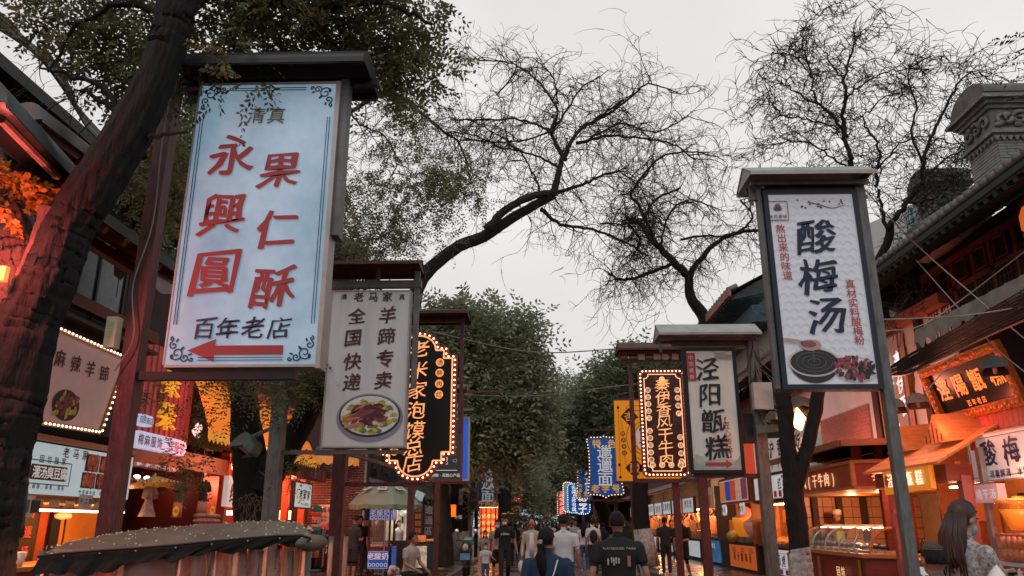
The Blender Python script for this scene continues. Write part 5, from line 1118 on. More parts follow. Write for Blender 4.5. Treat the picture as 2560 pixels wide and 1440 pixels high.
pl+=[(25,3.42)];g.plate((-6.89,0,0),LU,LV,pl,.01);g.build('lace_hem',mat('yellow_lace',(.85,.42,.05),.6,var=.4,scale=16,emit=.3,ecol=(1,.4,.05)),t)
g=G();word(g,'采来人家',(-7.28,20.6,4.18),LU,(.51,0,.86),.85,1.5,False,.02,0,.03);g.build('lettering',black_ink,t)
g=G();g.bar((-7.7,17.8,4.9),(-7.7,25,4.9),.25,.18);[g.ell((-7.62,17.9+k*.24,4.93),(.1,.1,.09),6,4)for k in range(30)];g.build('scroll_trim',mat('pink_red_trim',(.4,.1,.08),.5,var=.5,scale=10,emit=.08),t)
t=thing('shop_letters','glowing white rabbit-like bird emblem on the dark fascia beside the awning','sign',WX(495,1080,-7.2));p=WX(495,1080,-7.2);g=G()
for dx,dz,rx,rz,ro in[(0,0,.1,.07,.4),(.08,.09,.05,.09,-.4),(-.09,.07,.1,.035,.8),(-.1,-.05,.09,.03,-.5),(.05,-.1,.05,.04,.2),(-.02,.14,.03,.08,.2)]:g.plate((p[0],p[1]+dx*1.6,p[2]+dz),LU,LV,blobpoly(rx*1.4,rz,9,.2,rot=ro),.02)
g.build('emblem',mat('glow_white',(.9,.88,.85),emit=.5,var=0),t)
for(y,z,p_)in[(19.8,2.7,80),(21.8,2.7,80),(23.6,2.7,120),(25.4,2.7,130),(27,2.6,40)]:point((-8.3,y,z),(1,.26,.12),p_,.12)
point((-6.3,20,3.0),(1,.2,.08),110,.3);point((-7.0,16.6,4.2),(1,.15,.1),10,.2)
for k,(px,py,lab)in enumerate([(572,1195,'round white downlight under the orange awning, nearer one'),(505,1158,'round white downlight under the orange awning hem, leftmost one'),(540,1168,'round white downlight under the orange awning, middle one')]):
 pass
t=lightbox('white sign with red brush characters behind the forked tree trunk',-7.2,18.6,21.0,1.9,2.6,litwarmwhite,'L',None);lword(t,'红柳',-7.2,19.25,2.22,.46,mat('brown_ink',(.085,.022,.024)),pitch=.62,rough=.025,sx=.9);lword(t,'烤肉',-7.2,20.45,2.22,.46,mat('brown_ink',(.085,.022,.024)),pitch=.55,rough=.025)
t=lightbox('white sign in a dark wooden frame with black brush characters, left of the brick wall',-7.2,23.9,25.7,2.0,2.72,litwhite,'L',darkwood,rim=.04);lword(t,'老米家',-7.2,24.95,2.38,.32,black_ink,pitch=.42,rough=.03);lword(t,'泡馍',-7.2,24.15,2.38,.12,red_ink,vertical=True,pitch=.2);lword(t,'百年老店',-7.2,25.2,2.1,.1,black_ink)
t=lightbox('maroon fascia board with grey-pink characters beneath the round lace-trimmed roof',-7.1,24.0,27.0,2.85,3.3,mat('maroon_board',(.1,.015,.02),.5,var=.2),'L',None);lword(t,'只要包邮',-7.1,25.9,3.08,.36,mat('grey_pink_ink',(.35,.2,.2),.5,var=0),pitch=.5)
t=thing('hanging_lamp','glowing square paper lamp inside the red-lit shop left of the brick wall','lamp',WX(714,1290,-7.7));p=WX(714,1288,-7.7);g=G();g.box((p[0]-.15,p[1]-.22,p[2]-.13),(p[0]+.1,p[1]+.22,p[2]+.14));g.build('shade',mat('lamp_paper',(1,.7,.4),emit=3,ecol=(1,.6,.3),var=0),t);g=G();g.bar((p[0],p[1],p[2]+.14),(p[0],p[1],2.95),.02,.02);g.build('cord',blackm,t)
t=thing('hanging_lamp','small bright white lamp above the counter behind the forked trunk','lamp',WX(567,1282,-7.9));p=WX(567,1282,-7.9);g=G();g.box((p[0]-.1,p[1]-.16,p[2]-.05),(p[0]+.1,p[1]+.16,p[2]+.05));g.build('shade',warmlamp,t)
# ---- round turret shop with lace trim, and the brick wall
t=thing('shop_building','round-fronted dark roofed shop with a hanging golden lace trim beside the brick wall','building',(-8.2,27,0),'buildings on the left side')
g=G();cxr,cyr=-8.0,27.6
g.lathe((cxr,cyr,3.62),[(2.1,0),(2.05,.1),(1.9,.35),(1.65,.42),(1.6,1.4),(1.9,1.5),(1.95,1.9)],28);g.build('roof',greytile,t,smooth=False)
g=G();n=90;vs=[]
for k in range(n+1):
 a=-PI*.75+1.1*PI*k/n;r_=2.1;vs+=[(cxr+r_*math.cos(a),cyr+r_*math.sin(a),3.66),(cxr+r_*math.cos(a),cyr+r_*math.sin(a),3.46-.09*abs(math.sin(k*.9))-(.12 if k%11==0 else 0))]
g.add(vs,[(2*i,2*i+2,2*i+3,2*i+1)for i in range(n)]);g.build('lace_trim',mat('gold_lace',(.7,.3,.06),.5,var=.5,scale=22,emit=.25,ecol=(1,.4,.1)),t)
g=G();g.box((-13,28.0,0),(-6.45,31,6.5));g.build('wall',mat('dark_brown_wall',(.04,.025,.02),.8),t)
g=G();[g.lathe((cxr+1.62*math.cos(a),cyr+1.62*math.sin(a),4.15),[(.13,0),(.13,.75)],8)for a in(-.9,-.45,0.,-1.35)];each(g,'window',mat('pink_glow_window',(.8,.3,.3),.4,emit=.7,ecol=(1,.3,.3)),t)
g=G();[g.lathe((XY(px,27),26.6+.3*i,3.58),[(.1,0),(.1,.03)],10)for i,px in enumerate((740,765,790,815))];each(g,'downlight',whitelamp,t)
t=thing('brick_wall','maroon brick wall with pale joints behind the nutcracker figure','wall',(-7.3,28,0))
xa,xb,xc,xd=XY(768,27.9),XY(880,27.9),XY(873,27.6),XY(930,27.6)
g=G();g.box((xa,27.9,0),(xb,28,4.0));g.build('mortar_bed',palemortar,t)
base=None;cnt=0;extra=G()
bw,bh,jt=.225,.068,.018
for r_ in range(46):
 z=.02+r_*(bh+jt);off=(r_%2)*(bw+jt)/2;x=xa-off
 while x<xb:
  a,b=max(x,xa+.004),min(x+bw,xb-.004)
  if b-a>.03:
   d=rnd.uniform(0,.006)
   if b-a>bw*.98 and cnt<296:
    if base is None:
     g=G();g.box((0,0,0),(bw,.03,bh));base=g.build('brick',redbrick,None,origin=(0,0,0));o=base
    else:o=bpy.data.objects.new('brick',base.data);COL.objects.link(o)
    o.parent=t;o.location=Vector((a,27.878-d,z))-origin_of(t);cnt+=1
   else:extra.box((a,27.878-d,z),(b,27.9,z+bh))
  x+=bw+jt
extra.build('brick_rest',redbrick,t,kind='stuff')
t=thing('wall_lamp','small brass lantern glowing on the maroon brick wall','lamp',(XY(832,27.7),27.7,2.2));x=XY(832,27.75);g=G();g.lathe((x,27.75,2.2),[(.03,0),(.09,.04),(.11,.08)],8);g.lathe((x,27.75,2.36),[(.13,0),(.1,.08),(.03,.14)],8);g.bar((x,27.75,2.5),(x,27.87,2.55),.03,.03);g.build('frame',mat('brass',(.25,.16,.06),.35,metal=.8),t);g=G();g.lathe((x,27.75,2.28),[(.06,0),(.07,.08)],8);g.build('bulb',warmlamp,t);point((x,27.55,2.32),ORG,6,.05)
t=thing('poster','pale recruitment poster with pink lower corner on the brick wall','poster',(XY(815,27.8),27.85,1.6));a,b=W(797,1262,27.85),W(836,1325,27.85)
g=G();g.box((a[0],27.84,b[2]),(b[0],27.86,a[2]+.0));g.build('sheet',mat('poster_cream',(.5,.42,.38),.7),t);g=G();g.plate((0,27.838,0),FU,FV,[(a[0],b[2]),(b[0],b[2]),(b[0],b[2]+.36),((a[0]+b[0])/2,b[2]+.2),(a[0],b[2]+.14)],.003);g.build('print',mat('poster_pink',(.5,.12,.18),.6),t)
g=G();word(g,'诚聘',((a[0]+b[0])/2,27.832,a[2]-.17),FU,FV,.2);word(g,'营业员10名',((a[0]+b[0])/2,27.832,a[2]-.4),FU,FV,.085,.1);word(g,'收银员 5名',((a[0]+b[0])/2,27.832,a[2]-.52),FU,FV,.085,.1);g.build('lettering',mat('poster_ink',(.1,.03,.06),.6,var=0),t)
t=thing('brick_pillar','narrow maroon brick pillar between the thick post and the alley','pillar',((xc+xd)/2,27.6,0));g=G();g.box((XY(868,27),27.0,0),(XY(905,27),27.3,4.0));g.build('mortar_bed',palemortar,t);g=G()
for r_ in range(46):
 for k in range(3):
  a=XY(868,27)+k*.2-(r_%2)*.1;g.box((max(a,XY(868,27)+.002),26.98,.02+r_*.086),(min(a+.185,XY(905,27)-.002),27.0,.088+r_*.086))
each(g,'brick',redbrick,t)
t=thing('info_stand','narrow white-framed stand with dark writing beside the brick wall, black wheels below','stand',(XY(824,27),27,0));x=XY(825,27);g=G();ring(g,(x,27,0),FU,FV,rrect(-.15,.05,.15,1.15,.05),.05,.05);g.build('frame',tinlight,t);g=G();g.box((x-.12,27,.1),(x+.12,27.02,1.1));g.build('panel',darkwood,t);g=G();word(g,'酒店',(x,26.98,.75),FU,FV,.18,.2,True);g.build('lettering',white_ink,t);g=G()
for s in(-1,1):g.tube([(x+s*.08,26.9,.09),(x+s*.08,26.94,.09)],.09,12)
each(g,'wheel',blackm,t)
t=thing('nutcracker_statue','tall nutcracker soldier statue in a teal coat and crown on a round teal base','statue',(XY(790,26.8),26.8,0));x,y=XY(790,26.8),26.8
tq=mat('teal_gloss',(.02,.17,.22),.25,var=.1);wh=mat('white_gloss',(.6,.56,.54),.3,var=0);og=mat('orange_gloss',(.5,.13,.03),.3,var=0);pk=mat('pink_gloss',(.5,.3,.28),.3,var=0)
def lp(nm,m,*ls):
 g=G()
 for(dx,z,prof,n)in ls:g.lathe((x+dx,y,z),prof,n)
 for o in each(g,nm,m,t,smooth=True):pass
lp('base',tq,(0,0,[(.28,0),(.28,.08),(.2,.1)],20));lp('boot',blackm,(-.09,.1,[(.1,0),(.09,.08),(.085,.36)],12),(.09,.1,[(.1,0),(.09,.08),(.085,.36)],12));lp('leg',pk,(-.09,.46,[(.085,0),(.09,.42)],12),(.09,.46,[(.085,0),(.09,.42)],12));lp('knee_band',og,(-.09,.44,[(.095,0),(.095,.06)],12),(.09,.44,[(.095,0),(.095,.06)],12))
lp('coat',tq,(0,.84,[(.24,0),(.2,.12),(.17,.26),(.21,.46),(.2,.55),(.1,.6)],18));lp('arm',tq,(-.27,.86,[(.05,0),(.06,.1),(.06,.46),(.03,.52)],10),(.27,.86,[(.05,0),(.06,.1),(.06,.46),(.03,.52)],10));lp('epaulette',og,(-.26,1.34,[(.09,0),(.09,.04)],10),(.26,1.34,[(.09,0),(.09,.04)],10));lp('hand',pk,(-.27,.8,[(.04,0),(.05,.07)],8),(.27,.8,[(.04,0),(.05,.07)],8))
lp('beard',wh,(0,1.36,[(.1,0),(.15,.08),(.15,.14)],14));lp('head',pk,(0,1.46,[(.14,0),(.15,.1),(.15,.28)],16));lp('crown',og,(0,1.74,[(.15,0),(.19,.16)],16));lp('hat',tq,(0,1.9,[(.19,0),(.2,.06),(.16,.16),(.06,.2)],16))
g=G();g.box((x-.11,y-.2,.92),(x+.11,y-.17,1.3));g.build('vest',darkwood,t);g=G();[g.ell((x+s*.05,y-.15,1.62),(.02,.01,.025),8,6)for s in(-1,1)];each(g,'eye',blackm,t);g=G();g.ell((x,y-.16,1.57),(.022,.04,.03),8,6);g.build('nose',pk,t);g=G();[g.ell((x+s*.05,y-.16,1.52),(.05,.012,.018),8,6)for s in(-1,1)];g.build('moustache',blackm,t)
t=thing('cable_bundle','bundle of black cables swooping along the dark eave at the upper left corner','cables',(-6.6,8,6.5))
g=G()
for k in range(12):
 y0=rnd.uniform(-.2,.2);p,r=smooth_path([W(-60,-30+k*6,6),W(60+k*4,95+k*5,6.6),W(150+k*4,170+k*10,7.4),W(190+k*3,260+k*6,8.2),W(250+k*3,330+k*5,9.4)],[.018]*5,6);g.tube(p,list(r*rnd.uniform(.6,1.2)),5)
each(g,'cable',blackm,t,smooth=True)
t=thing('shop_eave','black eave with red-brown rafters running along the upper left corner','eave',(-5.2,7,5.2));
g=G();g.add([(-6.8,4.4,5.9),(-6.8,12.0,5.9),(-5.4,12.0,5.15),(-5.4,4.4,5.15),(-6.8,4.4,6.05),(-6.8,12.0,6.05),(-5.4,12.0,5.3),(-5.4,4.4,5.3)],[(0,1,2,3),(4,7,6,5),(3,2,6,7),(0,3,7,4),(1,5,6,2)]);g.build('roof',blackm,t)
g=G();[g.bar((-6.8,4.6+k*.5,5.85),(-5.45,4.6+k*.5,5.1),.08,.1)for k in range(15)];each(g,'rafter',mat('red_rafter',(.11,.022,.018),.6),t);g=G();g.bar((-6.3,4.4,5.35),(-6.3,12,5.35),.14,.16);g.build('beam',mat('red_rafter',(.11,.022,.018)),t)
# ---- lamp hoods (half-cylinder sheet metal)
def hood(label,c,d,r,ln,m,lit_=None,up=Vector((0,0,1)),name='lamp_hood'):
 c,d=Vector(c),Vector(d).normalized();sd_=d.cross(up).normalized();u2=sd_.cross(d).normalized();t=thing(name,label,'lamp',tuple(c),'half-round lamp hoods')
 n=14;g=G();vs=[];
 for i in range(n+1):
  a=PI*i/n-.15+.3*(i/n)*0;o_=sd_*math.cos(a)*r+u2*math.sin(a)*r;vs+=[tuple(c+o_),tuple(c+d*ln+o_),tuple(c+o_*.96),tuple(c+d*ln+o_*.96)]
 fs=[]
 for i in range(n):fs+=[(4*i,4*i+1,4*i+5,4*i+4),(4*i+2,4*i+6,4*i+7,4*i+3),(4*i,4*i+4,4*i+6,4*i+2),(4*i+1,4*i+3,4*i+7,4*i+5)]
 g.add(vs,fs);g.build('hood',m,t,smooth=True)
 g=G()
 for q in(0,ln):
  g.plate(c+d*q,-sd_ if q==0 else sd_,u2,[(r*.985*math.cos(PI*i/12),r*.985*math.sin(PI*i/12))for i in range(13)],.004)
 each(g,'end_cap',mat('speckled_grey_tin',(.11,.11,.11),.6,var=.3,scale=20),t)
 g=G();g.box((-.001,-.001,-.001),(0,0,0))if False else None
 g=G();g.tube([c+d*ln*.2+u2*r*.2,c+d*ln*.8+u2*r*.2],r*.18,8);g.build('bulb',lit_ or mat('dark_bulb',(.3,.28,.25),.3),t)
 return t
hood('big galvanised lamp hood in front of the left tree, at the upper left',W(-60,250,3.9),Vector(W(165,475,5.3))-Vector(W(-60,250,3.9)),.17,1.55,mat('green_grey_tin',(.06,.075,.075),.4,metal=.5,var=.35,scale=3))
hood('small lamp hood just above the big one at the upper left',W(60,300,5.0),(.05,1,.0),.15,.8,tinroof)
hood('rear lamp hood half hidden by the left tree trunk',W(130,380,5.9),(.05,1,.0),.14,.6,tinroof)
point(W(-70,600,4.4),(1,.13,.1),70,.06);tl=thing('lantern','small glowing orange lamp beside the red-lit trunk at the left edge','lamp',W(6,685,4.72));g=G();g.box(Vector(W(6,685,4.72))-Vector((.03,.02,.05)),Vector(W(6,685,4.72))+Vector((.03,.02,.05)));g.build('shade',mat('orange_lamp_face',(1,.3,.08),emit=2,ecol=(1,.16,.04),var=0),tl);point((-4.3,4.6,2.2),(1,.12,.06),30,.15)
p=W(625,1100,9.4);hood('grey lamp hood on an arm in front of the forked black trunk',(p[0]-.05,9.1,p[2]-.1),(.55,.6,-.5),.2,.22,mat('green_grey_tin',(.06,.075,.075)))
g=G();g.bar((-3.25,10,2.75),(p[0],9.3,p[2]),.03,.04);g.build('arm_bar',greypost,bpy.data.objects['lamp_hood.003'])
# ---- covered cart in front
t=thing('covered_cart','covered street cart with an arched olive tarpaulin roof and clear plastic sides','cart',(-2.3,5.0,0))
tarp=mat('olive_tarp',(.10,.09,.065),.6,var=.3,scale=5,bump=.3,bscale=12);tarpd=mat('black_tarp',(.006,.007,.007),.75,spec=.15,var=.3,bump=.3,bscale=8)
front=[(96,1393),(160,1385),(250,1378),(340,1372),(440,1364),(530,1355),(620,1347),(700,1341),(755,1340),(778,1348)]
top=[(118,1386),(170,1370),(240,1351),(325,1332),(430,1322),(530,1316),(630,1310),(700,1312),(750,1322),(780,1340)]
n=len(front);g=G();vs=[]
for i in range(n):
 a,b=Vector(W(*front[i],4.62)),Vector(W(*top[i],5.25));c_=b+Vector((0,.5,-.12));
 for j in range(7):
  s_=j/6;q=a.lerp(b,s_)+Vector((0,0,.05*math.sin(PI*s_)*(1 if 0<i<n-1 else.3)));vs.append(tuple(q))
 vs.append(tuple(c_))
g.add(vs,[(i*8+j,(i+1)*8+j,(i+1)*8+j+1,i*8+j+1)for i in range(n-1)for j in range(7)]);g.build('roof_tarp',tarp,t,smooth=True)
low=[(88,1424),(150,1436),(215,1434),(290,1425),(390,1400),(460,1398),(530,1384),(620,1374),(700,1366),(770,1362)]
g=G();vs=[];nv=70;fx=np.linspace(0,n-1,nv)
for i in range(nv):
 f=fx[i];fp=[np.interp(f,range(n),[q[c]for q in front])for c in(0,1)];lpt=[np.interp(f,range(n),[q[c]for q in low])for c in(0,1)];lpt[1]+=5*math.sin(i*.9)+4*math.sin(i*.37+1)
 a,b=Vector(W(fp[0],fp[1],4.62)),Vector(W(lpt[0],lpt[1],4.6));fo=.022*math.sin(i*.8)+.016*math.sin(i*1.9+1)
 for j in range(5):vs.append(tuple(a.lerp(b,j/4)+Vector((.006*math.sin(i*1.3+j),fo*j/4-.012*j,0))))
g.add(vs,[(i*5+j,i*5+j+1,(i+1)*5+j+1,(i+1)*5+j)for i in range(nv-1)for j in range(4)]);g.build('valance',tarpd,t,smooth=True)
g=G();g.tube([Vector(W(*q,4.6))+Vector((0,-.01,.004))for q in front],.007,6);g.build('hem_rope',blackm,t,smooth=True);g=G();[g.ell(Vector(W(*q,4.595))-Vector((0,0,.012)),(.006,.004,.006),6,4)for q in front];each(g,'eyelet',steel,t)
ca=Vector(W(770,1345,4.7));g=G();g.ell(ca+Vector((0,.1,-.03)),(.06,.3,.05),10,6);g.build('corner_fold',tarp,t,smooth=True)
g=G();
for px in(110,448,536,652,728,772):a=Vector(W(px,1372,4.68));g.bar((a.x,4.68,.55),(a.x,4.68,a.z-.01),.028,.028);g.bar((a.x,5.6,.55),(a.x,5.6,1.42),.028,.028)
g.bar((W(110,1372,4.68)[0],4.68,.62),(W(772,1372,4.68)[0],4.68,.62),.03,.03);each(g,'frame_post',greypost,t)
sheetm=mat('cloudy_plastic_sheet',(.5,.22,.16),.2,var=.35,scale=2.5,alpha=.6,spec=.6,bump=.5,bscale=5)  # orange-pink of reflected warm light is tinted into the plastic
for k,(pa,pb)in enumerate([(455,532),(540,650),(655,726),(732,770),(130,445)]):
 a,b=W(pa,1372,4.66),W(pb,1372,4.66);g=G();vs=[]
 for i in range(13):
  for j in range(7):q=i/12;vs.append((a[0]+(b[0]-a[0])*q,4.66+.025*math.sin(i*1.1+j*.9+k)+.015*math.sin(j*2.3+i),.62+(min(a[2],b[2])-.62)*j/6))
 g.add(vs,[(i*7+j,(i+1)*7+j,(i+1)*7+j+1,i*7+j+1)for i in range(12)for j in range(6)]);g.build('plastic_sheet',sheetm,t,smooth=True)
g=G();g.box((W(110,1372,4.68)[0],4.6,.5),(W(772,1372,4.68)[0],5.65,.58));g.build('deck',mat('cart_deck',(.2,.12,.09),.6),t)
g=G();[g.tube([(x_,y_,.33),(x_,y_+.06,.33)],.33,20)for x_ in(-3.0,-1.7)for y_ in(4.62,5.55)];each(g,'wheel',blackm,t)
g=G();[g.box((-2.9+k*.34,4.9,.58),(-2.65+k*.34,5.35,.95+.1*(k%2)))for k in range(4)];each(g,'crate',mat('salmon_crate',(.5,.2,.14),.5,var=.3),t)
point((-2.6,5.25,1.15),(1,.3,.15),26,.1);point((-1.8,5.25,1.15),(1,.3,.15),26,.1)  # unseen fill lights added inside the cart to warm the plastic sheets
g=G();rgp=np.random.default_rng(12)
for k in range(330):
 i=rgp.integers(0,n-1);u_=rgp.random();s_=rgp.random()
 a=Vector(W(*front[i],4.62)).lerp(Vector(W(*front[i+1],4.62)),u_);b=Vector(W(*top[i],5.25)).lerp(Vector(W(*top[i+1],5.25)),u_);q=a.lerp(b,s_)+Vector((0,0,.05*math.sin(PI*s_)+.004));an=rgp.uniform(0,PI);l_=rgp.uniform(.003,.011)
 ex=Vector((math.cos(an)*l_,math.sin(an)*l_*.8,math.sin(an)*l_*.3));ey=Vector((-math.sin(an)*.003,math.cos(an)*.003,.003));g.quad(q-ex,q-ey,q+ex,q+ey+Vector((0,0,.002)))
g.build('fallen_petals',mat('cream_petal',(.42,.38,.27),.8,var=.4,scale=30),None,kind='stuff',label='cream fallen blossom petals scattered on the cart tarpaulin')
# ================================================================ RIGHT SIDE
tealtile=mat('teal_eave_paint',(.012,.022,.022),.6,var=.6,scale=9)
def tilerow(t,X,ya,yb,z,n,m,dx=.0,r=.06,ln=.35,rise=.16):
 g=G();g.tube([(0,0,0),(ln,0,rise)],r,8);o=g.build('tile',m,None,origin=(0,0,0),smooth=True);me=o.data
 for k in range(n):
  if k:o=bpy.data.objects.new('tile',me);COL.objects.link(o)
  o.parent=t;f=(k+.5)/n;o.location=Vector((X,ya+(yb-ya)*f,z if not callable(z)else z(f)))-origin_of(t)
# ---- building R-A: traditional eaves
t=thing('traditional_building','traditional grey-tiled building with deep eaves and lattice windows at the right edge','building',(9.5,12,0),'buildings on the right side')
g=G();g.box((7.35,7.2,3.0),(14,13.2,6.2));g.build('wall',mat('dark_grey_wall',(.035,.035,.035),.8,var=.3),t)
E0,E1=(6.05,7.0,5.75),(6.05,17.2,5.75);
def roofz(x):return 5.75+(x-6.05)*.62
g=G();g.add([(6.05,6.8,5.78),(6.05,17.4,5.78),(10,17.4,roofz(10)),(10,6.8,roofz(10)),(6.05,6.8,5.66),(6.05,17.4,5.66),(10,17.4,roofz(10)-.14),(10,6.8,roofz(10)-.14)],[(0,3,2,1),(4,5,6,7),(0,1,5,4),(0,4,7,3),(1,2,6,5)]);g.build('roof',greytile,t)
g=G();g.bar((6.02,6.8,5.72),(6.02,17.4,5.72),.04,.08);g.build('fascia',tealtile,t)
g=G()
for k in range(46):g.bar((6.05,7.0+k*.225,5.64),(7.4,7.0+k*.225,5.95+.35),.09,.09)
each(g,'rafter',mat('faded_teal_rafter',(.02,.045,.045),.7,var=.5),t)
tilerow(t,5.98,6.9,17.3,5.83,56,greytile)
g=G();[g.tube([(6.0+q*.1,7.0+k*.75+0,roofz(6.0+q*.1)+.1)for q in range(20)],.05,6)for k in range(14)];each(g,'tile_ridge',greytile,t)
g=G()
for k in range(5):
 y=8.3+k*1.15;g.box((7.33,y,4.45),(7.28,y+.1,5.9));g.box((7.33,y+.55,4.45),(7.29,y+.62,5.9))
g.box((7.33,8.3,5.35),(7.28,14.0,5.43));g.box((7.33,8.3,5.85),(7.27,14.0,5.95));g.box((7.33,8.3,4.42),(7.27,14.0,4.52));each(g,'window_frame',mat('faded_red_wood',(.13,.03,.028),.6,var=.35),t)
g=G();g.box((7.34,8.3,4.45),(7.31,14.0,5.9));g.build('window',mat('night_window',(.03,.035,.04)),t)
g=G()
for k in range(10):
 y=8.42+k*.575;ring(g,(7.28,0,0),RU,UZ,rect(-(y+.36),5.47,-y-.04,5.8),.025,.02)
 for q in range(4):g.bar((7.29,y+.06+q*.1,4.55),(7.29,y+.06+q*.1,5.3),.012,.012)
 for q in range(4):g.bar((7.29,y,4.7+q*.16),(7.29,y+.42,4.7+q*.16),.012,.012)
g.build('lattice',mat('faded_red_wood',(.13,.03,.028)),t,kind='stuff')
g=G();bx=WX(2530,620,7.2);
g.box((7.0,9.95,4.3),(7.3,10.5,5.95));g.build('brick_pier',mortar,t)
g=G()
for r_ in range(18):
 for k in range(3):
  a=9.95+k*.2-(r_%2)*.1;g.box((6.985,max(a,9.955),4.31+r_*.09),(7.0,min(a+.185,10.495),4.385+r_*.09))
each(g,'brick',mat('tan_brick',(.22,.13,.09),.8,var=.3),t)
t=thing('lantern_board','orange diamond-cornered board glowing under the eave at the right edge','sign',(6.6,9.6,5.3));p=WX(2572,545,6.8);g=G();g.plate(p,RU,UZ,[(-.2,-.1),(-.1,-.2),(.3,-.2),(.3,.2),(-.1,.2),(-.2,.1)],.1);g.build('sign_board',mat('orange_glow_board',(.6,.14,.02),.5,emit=.5,ecol=(1,.2,.03)),t)
def pier(label,x0,x1,y0,y1,z0,zs,zt,rows):
 t=thing('gable_pier',label,'pier',((x0+x1)/2,(y0+y1)/2,z0),'carved piers above the right-hand eaves')
 g=G();g.box((x0,y0,z0),(x1,y1,zs));g.build('mortar_bed',mortar,t)
 bh=(zs-z0)/rows;g=G();me={}
 for r_ in range(rows):
  z=z0+r_*bh+.004
  for face in(0,1):
   L0,L1=(x0,x1)if face==0 else(y0,y1);k=max(2,round((L1-L0)/.27));w_=(L1-L0)/k;off=(r_%2)*w_/2;a=L0-off
   while a<L1-.01:
    p_,q_=max(a,L0)+.004,min(a+w_,L1)-.004
    if q_-p_>.03:
     d_=rnd.uniform(.008,.016)
     if face==0:g.box((p_,y0-d_,z),(q_,y0,z+bh-.009))
     else:g.box((x0-d_,p_,z),(x0,q_,z+bh-.009))
    a+=w_
 each(g,'brick',greybrick,t)
 h=zt-zs;g=G()
 for(e,za,zb)in[(.04,0,.05),(.09,.05,.1),(.05,.1,.14),(.02,.14,.46),(.07,.46,.52),(.12,.52,.58),(.2,.58,.63),(.12,.63,.7)]:g.box((x0-e,y0-e,zs+h*za),(x1+e,y1+e,zs+h*zb))
 g.build('capital',greystone,t)
 g=G();kx=int((x1-x0)/.09)
 for k in range(kx):xx=x0-.06+(x1-x0+.12)*k/kx;g.plate((xx,y0-.062,zs+h*.0-.02),FU,FV,[(0,.03),(.045,-.05),(.09,.03)],.03)
 for k in range(int((y1-y0)/.09)):yy=y1+.06-(y1-y0+.12)*k/int((y1-y0)/.09);g.plate((x0-.062,yy,zs-.02),RU,UZ,[(0,.03),(.045,-.05),(.09,.03)],.03)
 each(g,'dentil',greystone,t)
 g=G()
 for k in range(5):
  cx_=x0+.14+(x1-x0-.28)*k/4;pts=[(cx_+.14*(1-i/16)*math.cos(i*.55+k),y0-.05,zs+h*.3+.12*(1-i/16)*math.sin(i*.55+k)*(1 if k%2 else-1))for i in range(15)];g.tube(pts,list(np.linspace(.04,.02,15)),6)
 for k in range(3):
  cy__=y0+.14+(y1-y0-.28)*k/2;pts=[(x0-.05,cy__+.13*(1-i/16)*math.cos(i*.55+k),zs+h*.3+.12*(1-i/16)*math.sin(i*.55+k))for i in range(15)];g.tube(pts,list(np.linspace(.04,.02,15)),6)
 for k in range(9):g.ell((x0+.06+(x1-x0-.12)*k/8,y0-.04,zs+h*(.2+.16*(k%2))),(.07,.04,.05),7,5)
 each(g,'carved_scroll',greystone,t,smooth=True)
 g=G();k=12;cz=zs+h*.7;r_=(y1-y0)/2+.14;ym=(y0+y1)/2;vs=[]
 for i in range(k+1):a=PI*i/k;vs+=[(x0-.12,ym-r_*math.cos(a),cz+h*.3*math.sin(a)),(x1+.12,ym-r_*math.cos(a),cz+h*.3*math.sin(a))]
 g.add(vs,[(2*i,2*i+1,2*i+3,2*i+2)for i in range(k)]+[tuple(range(0,2*k+2,2)),tuple(range(2*k+1,0,-2))]);g.build('rounded_cap',mat('cap_stone',(.13,.12,.11),.85,var=.4,scale=4,bump=.4),t)
xa=WX(0,0,1);P_=lambda px,py,Y:W(px,py,Y)
pier('nearest grey brick pier with rounded cap and carved scrolls at the right edge',P_(2505,420,11)[0],P_(2505,420,11)[0]+1.3,11.0,11.75,6.4,P_(2450,345,11)[2],P_(2450,195,11)[2],17)
pier('smaller carved grey brick pier behind the right-hand roof, partly veiled by bare branches',P_(2350,560,14.6)[0],P_(2425,560,14.6)[0],14.6,15.3,7.3,P_(2330,535,14.6)[2],P_(2330,410,14.6)[2],12)
t=thing('roof_ornament','small grey finial figure on the ridge between the two carved piers','finial',P_(2405,545,15.5));p=P_(2408,540,15.8);g=G();g.lathe((p[0],p[1],p[2]-.6),[(.22,0),(.24,.12),(.15,.15),(.17,.35),(.2,.42),(.12,.45),(.1,.75),(.04,.95),(.05,1.15),(.02,1.3)],6);g.build('finial',greystone,t)
t=thing('roof_ridge','grey tiled ridge climbing between the carved piers','roof',(8,14,7));g=G()
a,b=Vector(P_(2290,600,13.5)),Vector(P_(2450,500,12));g.bar(a-Vector((0,0,.2)),b-Vector((0,0,.2)),.35,.5)
for k in range(16):q=a.lerp(b,k/15);g.ell(q+Vector((-.1,-.1,.08)),(.1,.1,.12),8,6)
each(g,'ridge_tile',greystone,t,smooth=True)
t=thing('awning','grey corrugated awning with a wavy lower edge above the gold-framed board','awning',(6.7,11.5,4.3))
g=G();n=60;vs=[]
for i in range(n+1):
 y=8.6+i*(12.7-8.6)/n;w_=.045*math.sin(i*PI/2.6);vs+=[(7.4,y,5.05),(6.35,y,4.55+w_),(6.32,y,4.3+w_*1.6)]
g.add(vs,[(3*i,3*i+1,3*i+4,3*i+3)for i in range(n)]+[(3*i+1,3*i+2,3*i+5,3*i+4)for i in range(n)]);g.build('sheet',mat('weathered_grey_awning',(.17,.15,.13),.7,var=.35,scale=4),t,smooth=True)
t=thing('shop_sign','black board with gold characters in a carved gold frame over the stalls','sign',(6.9,12.6,3.2))
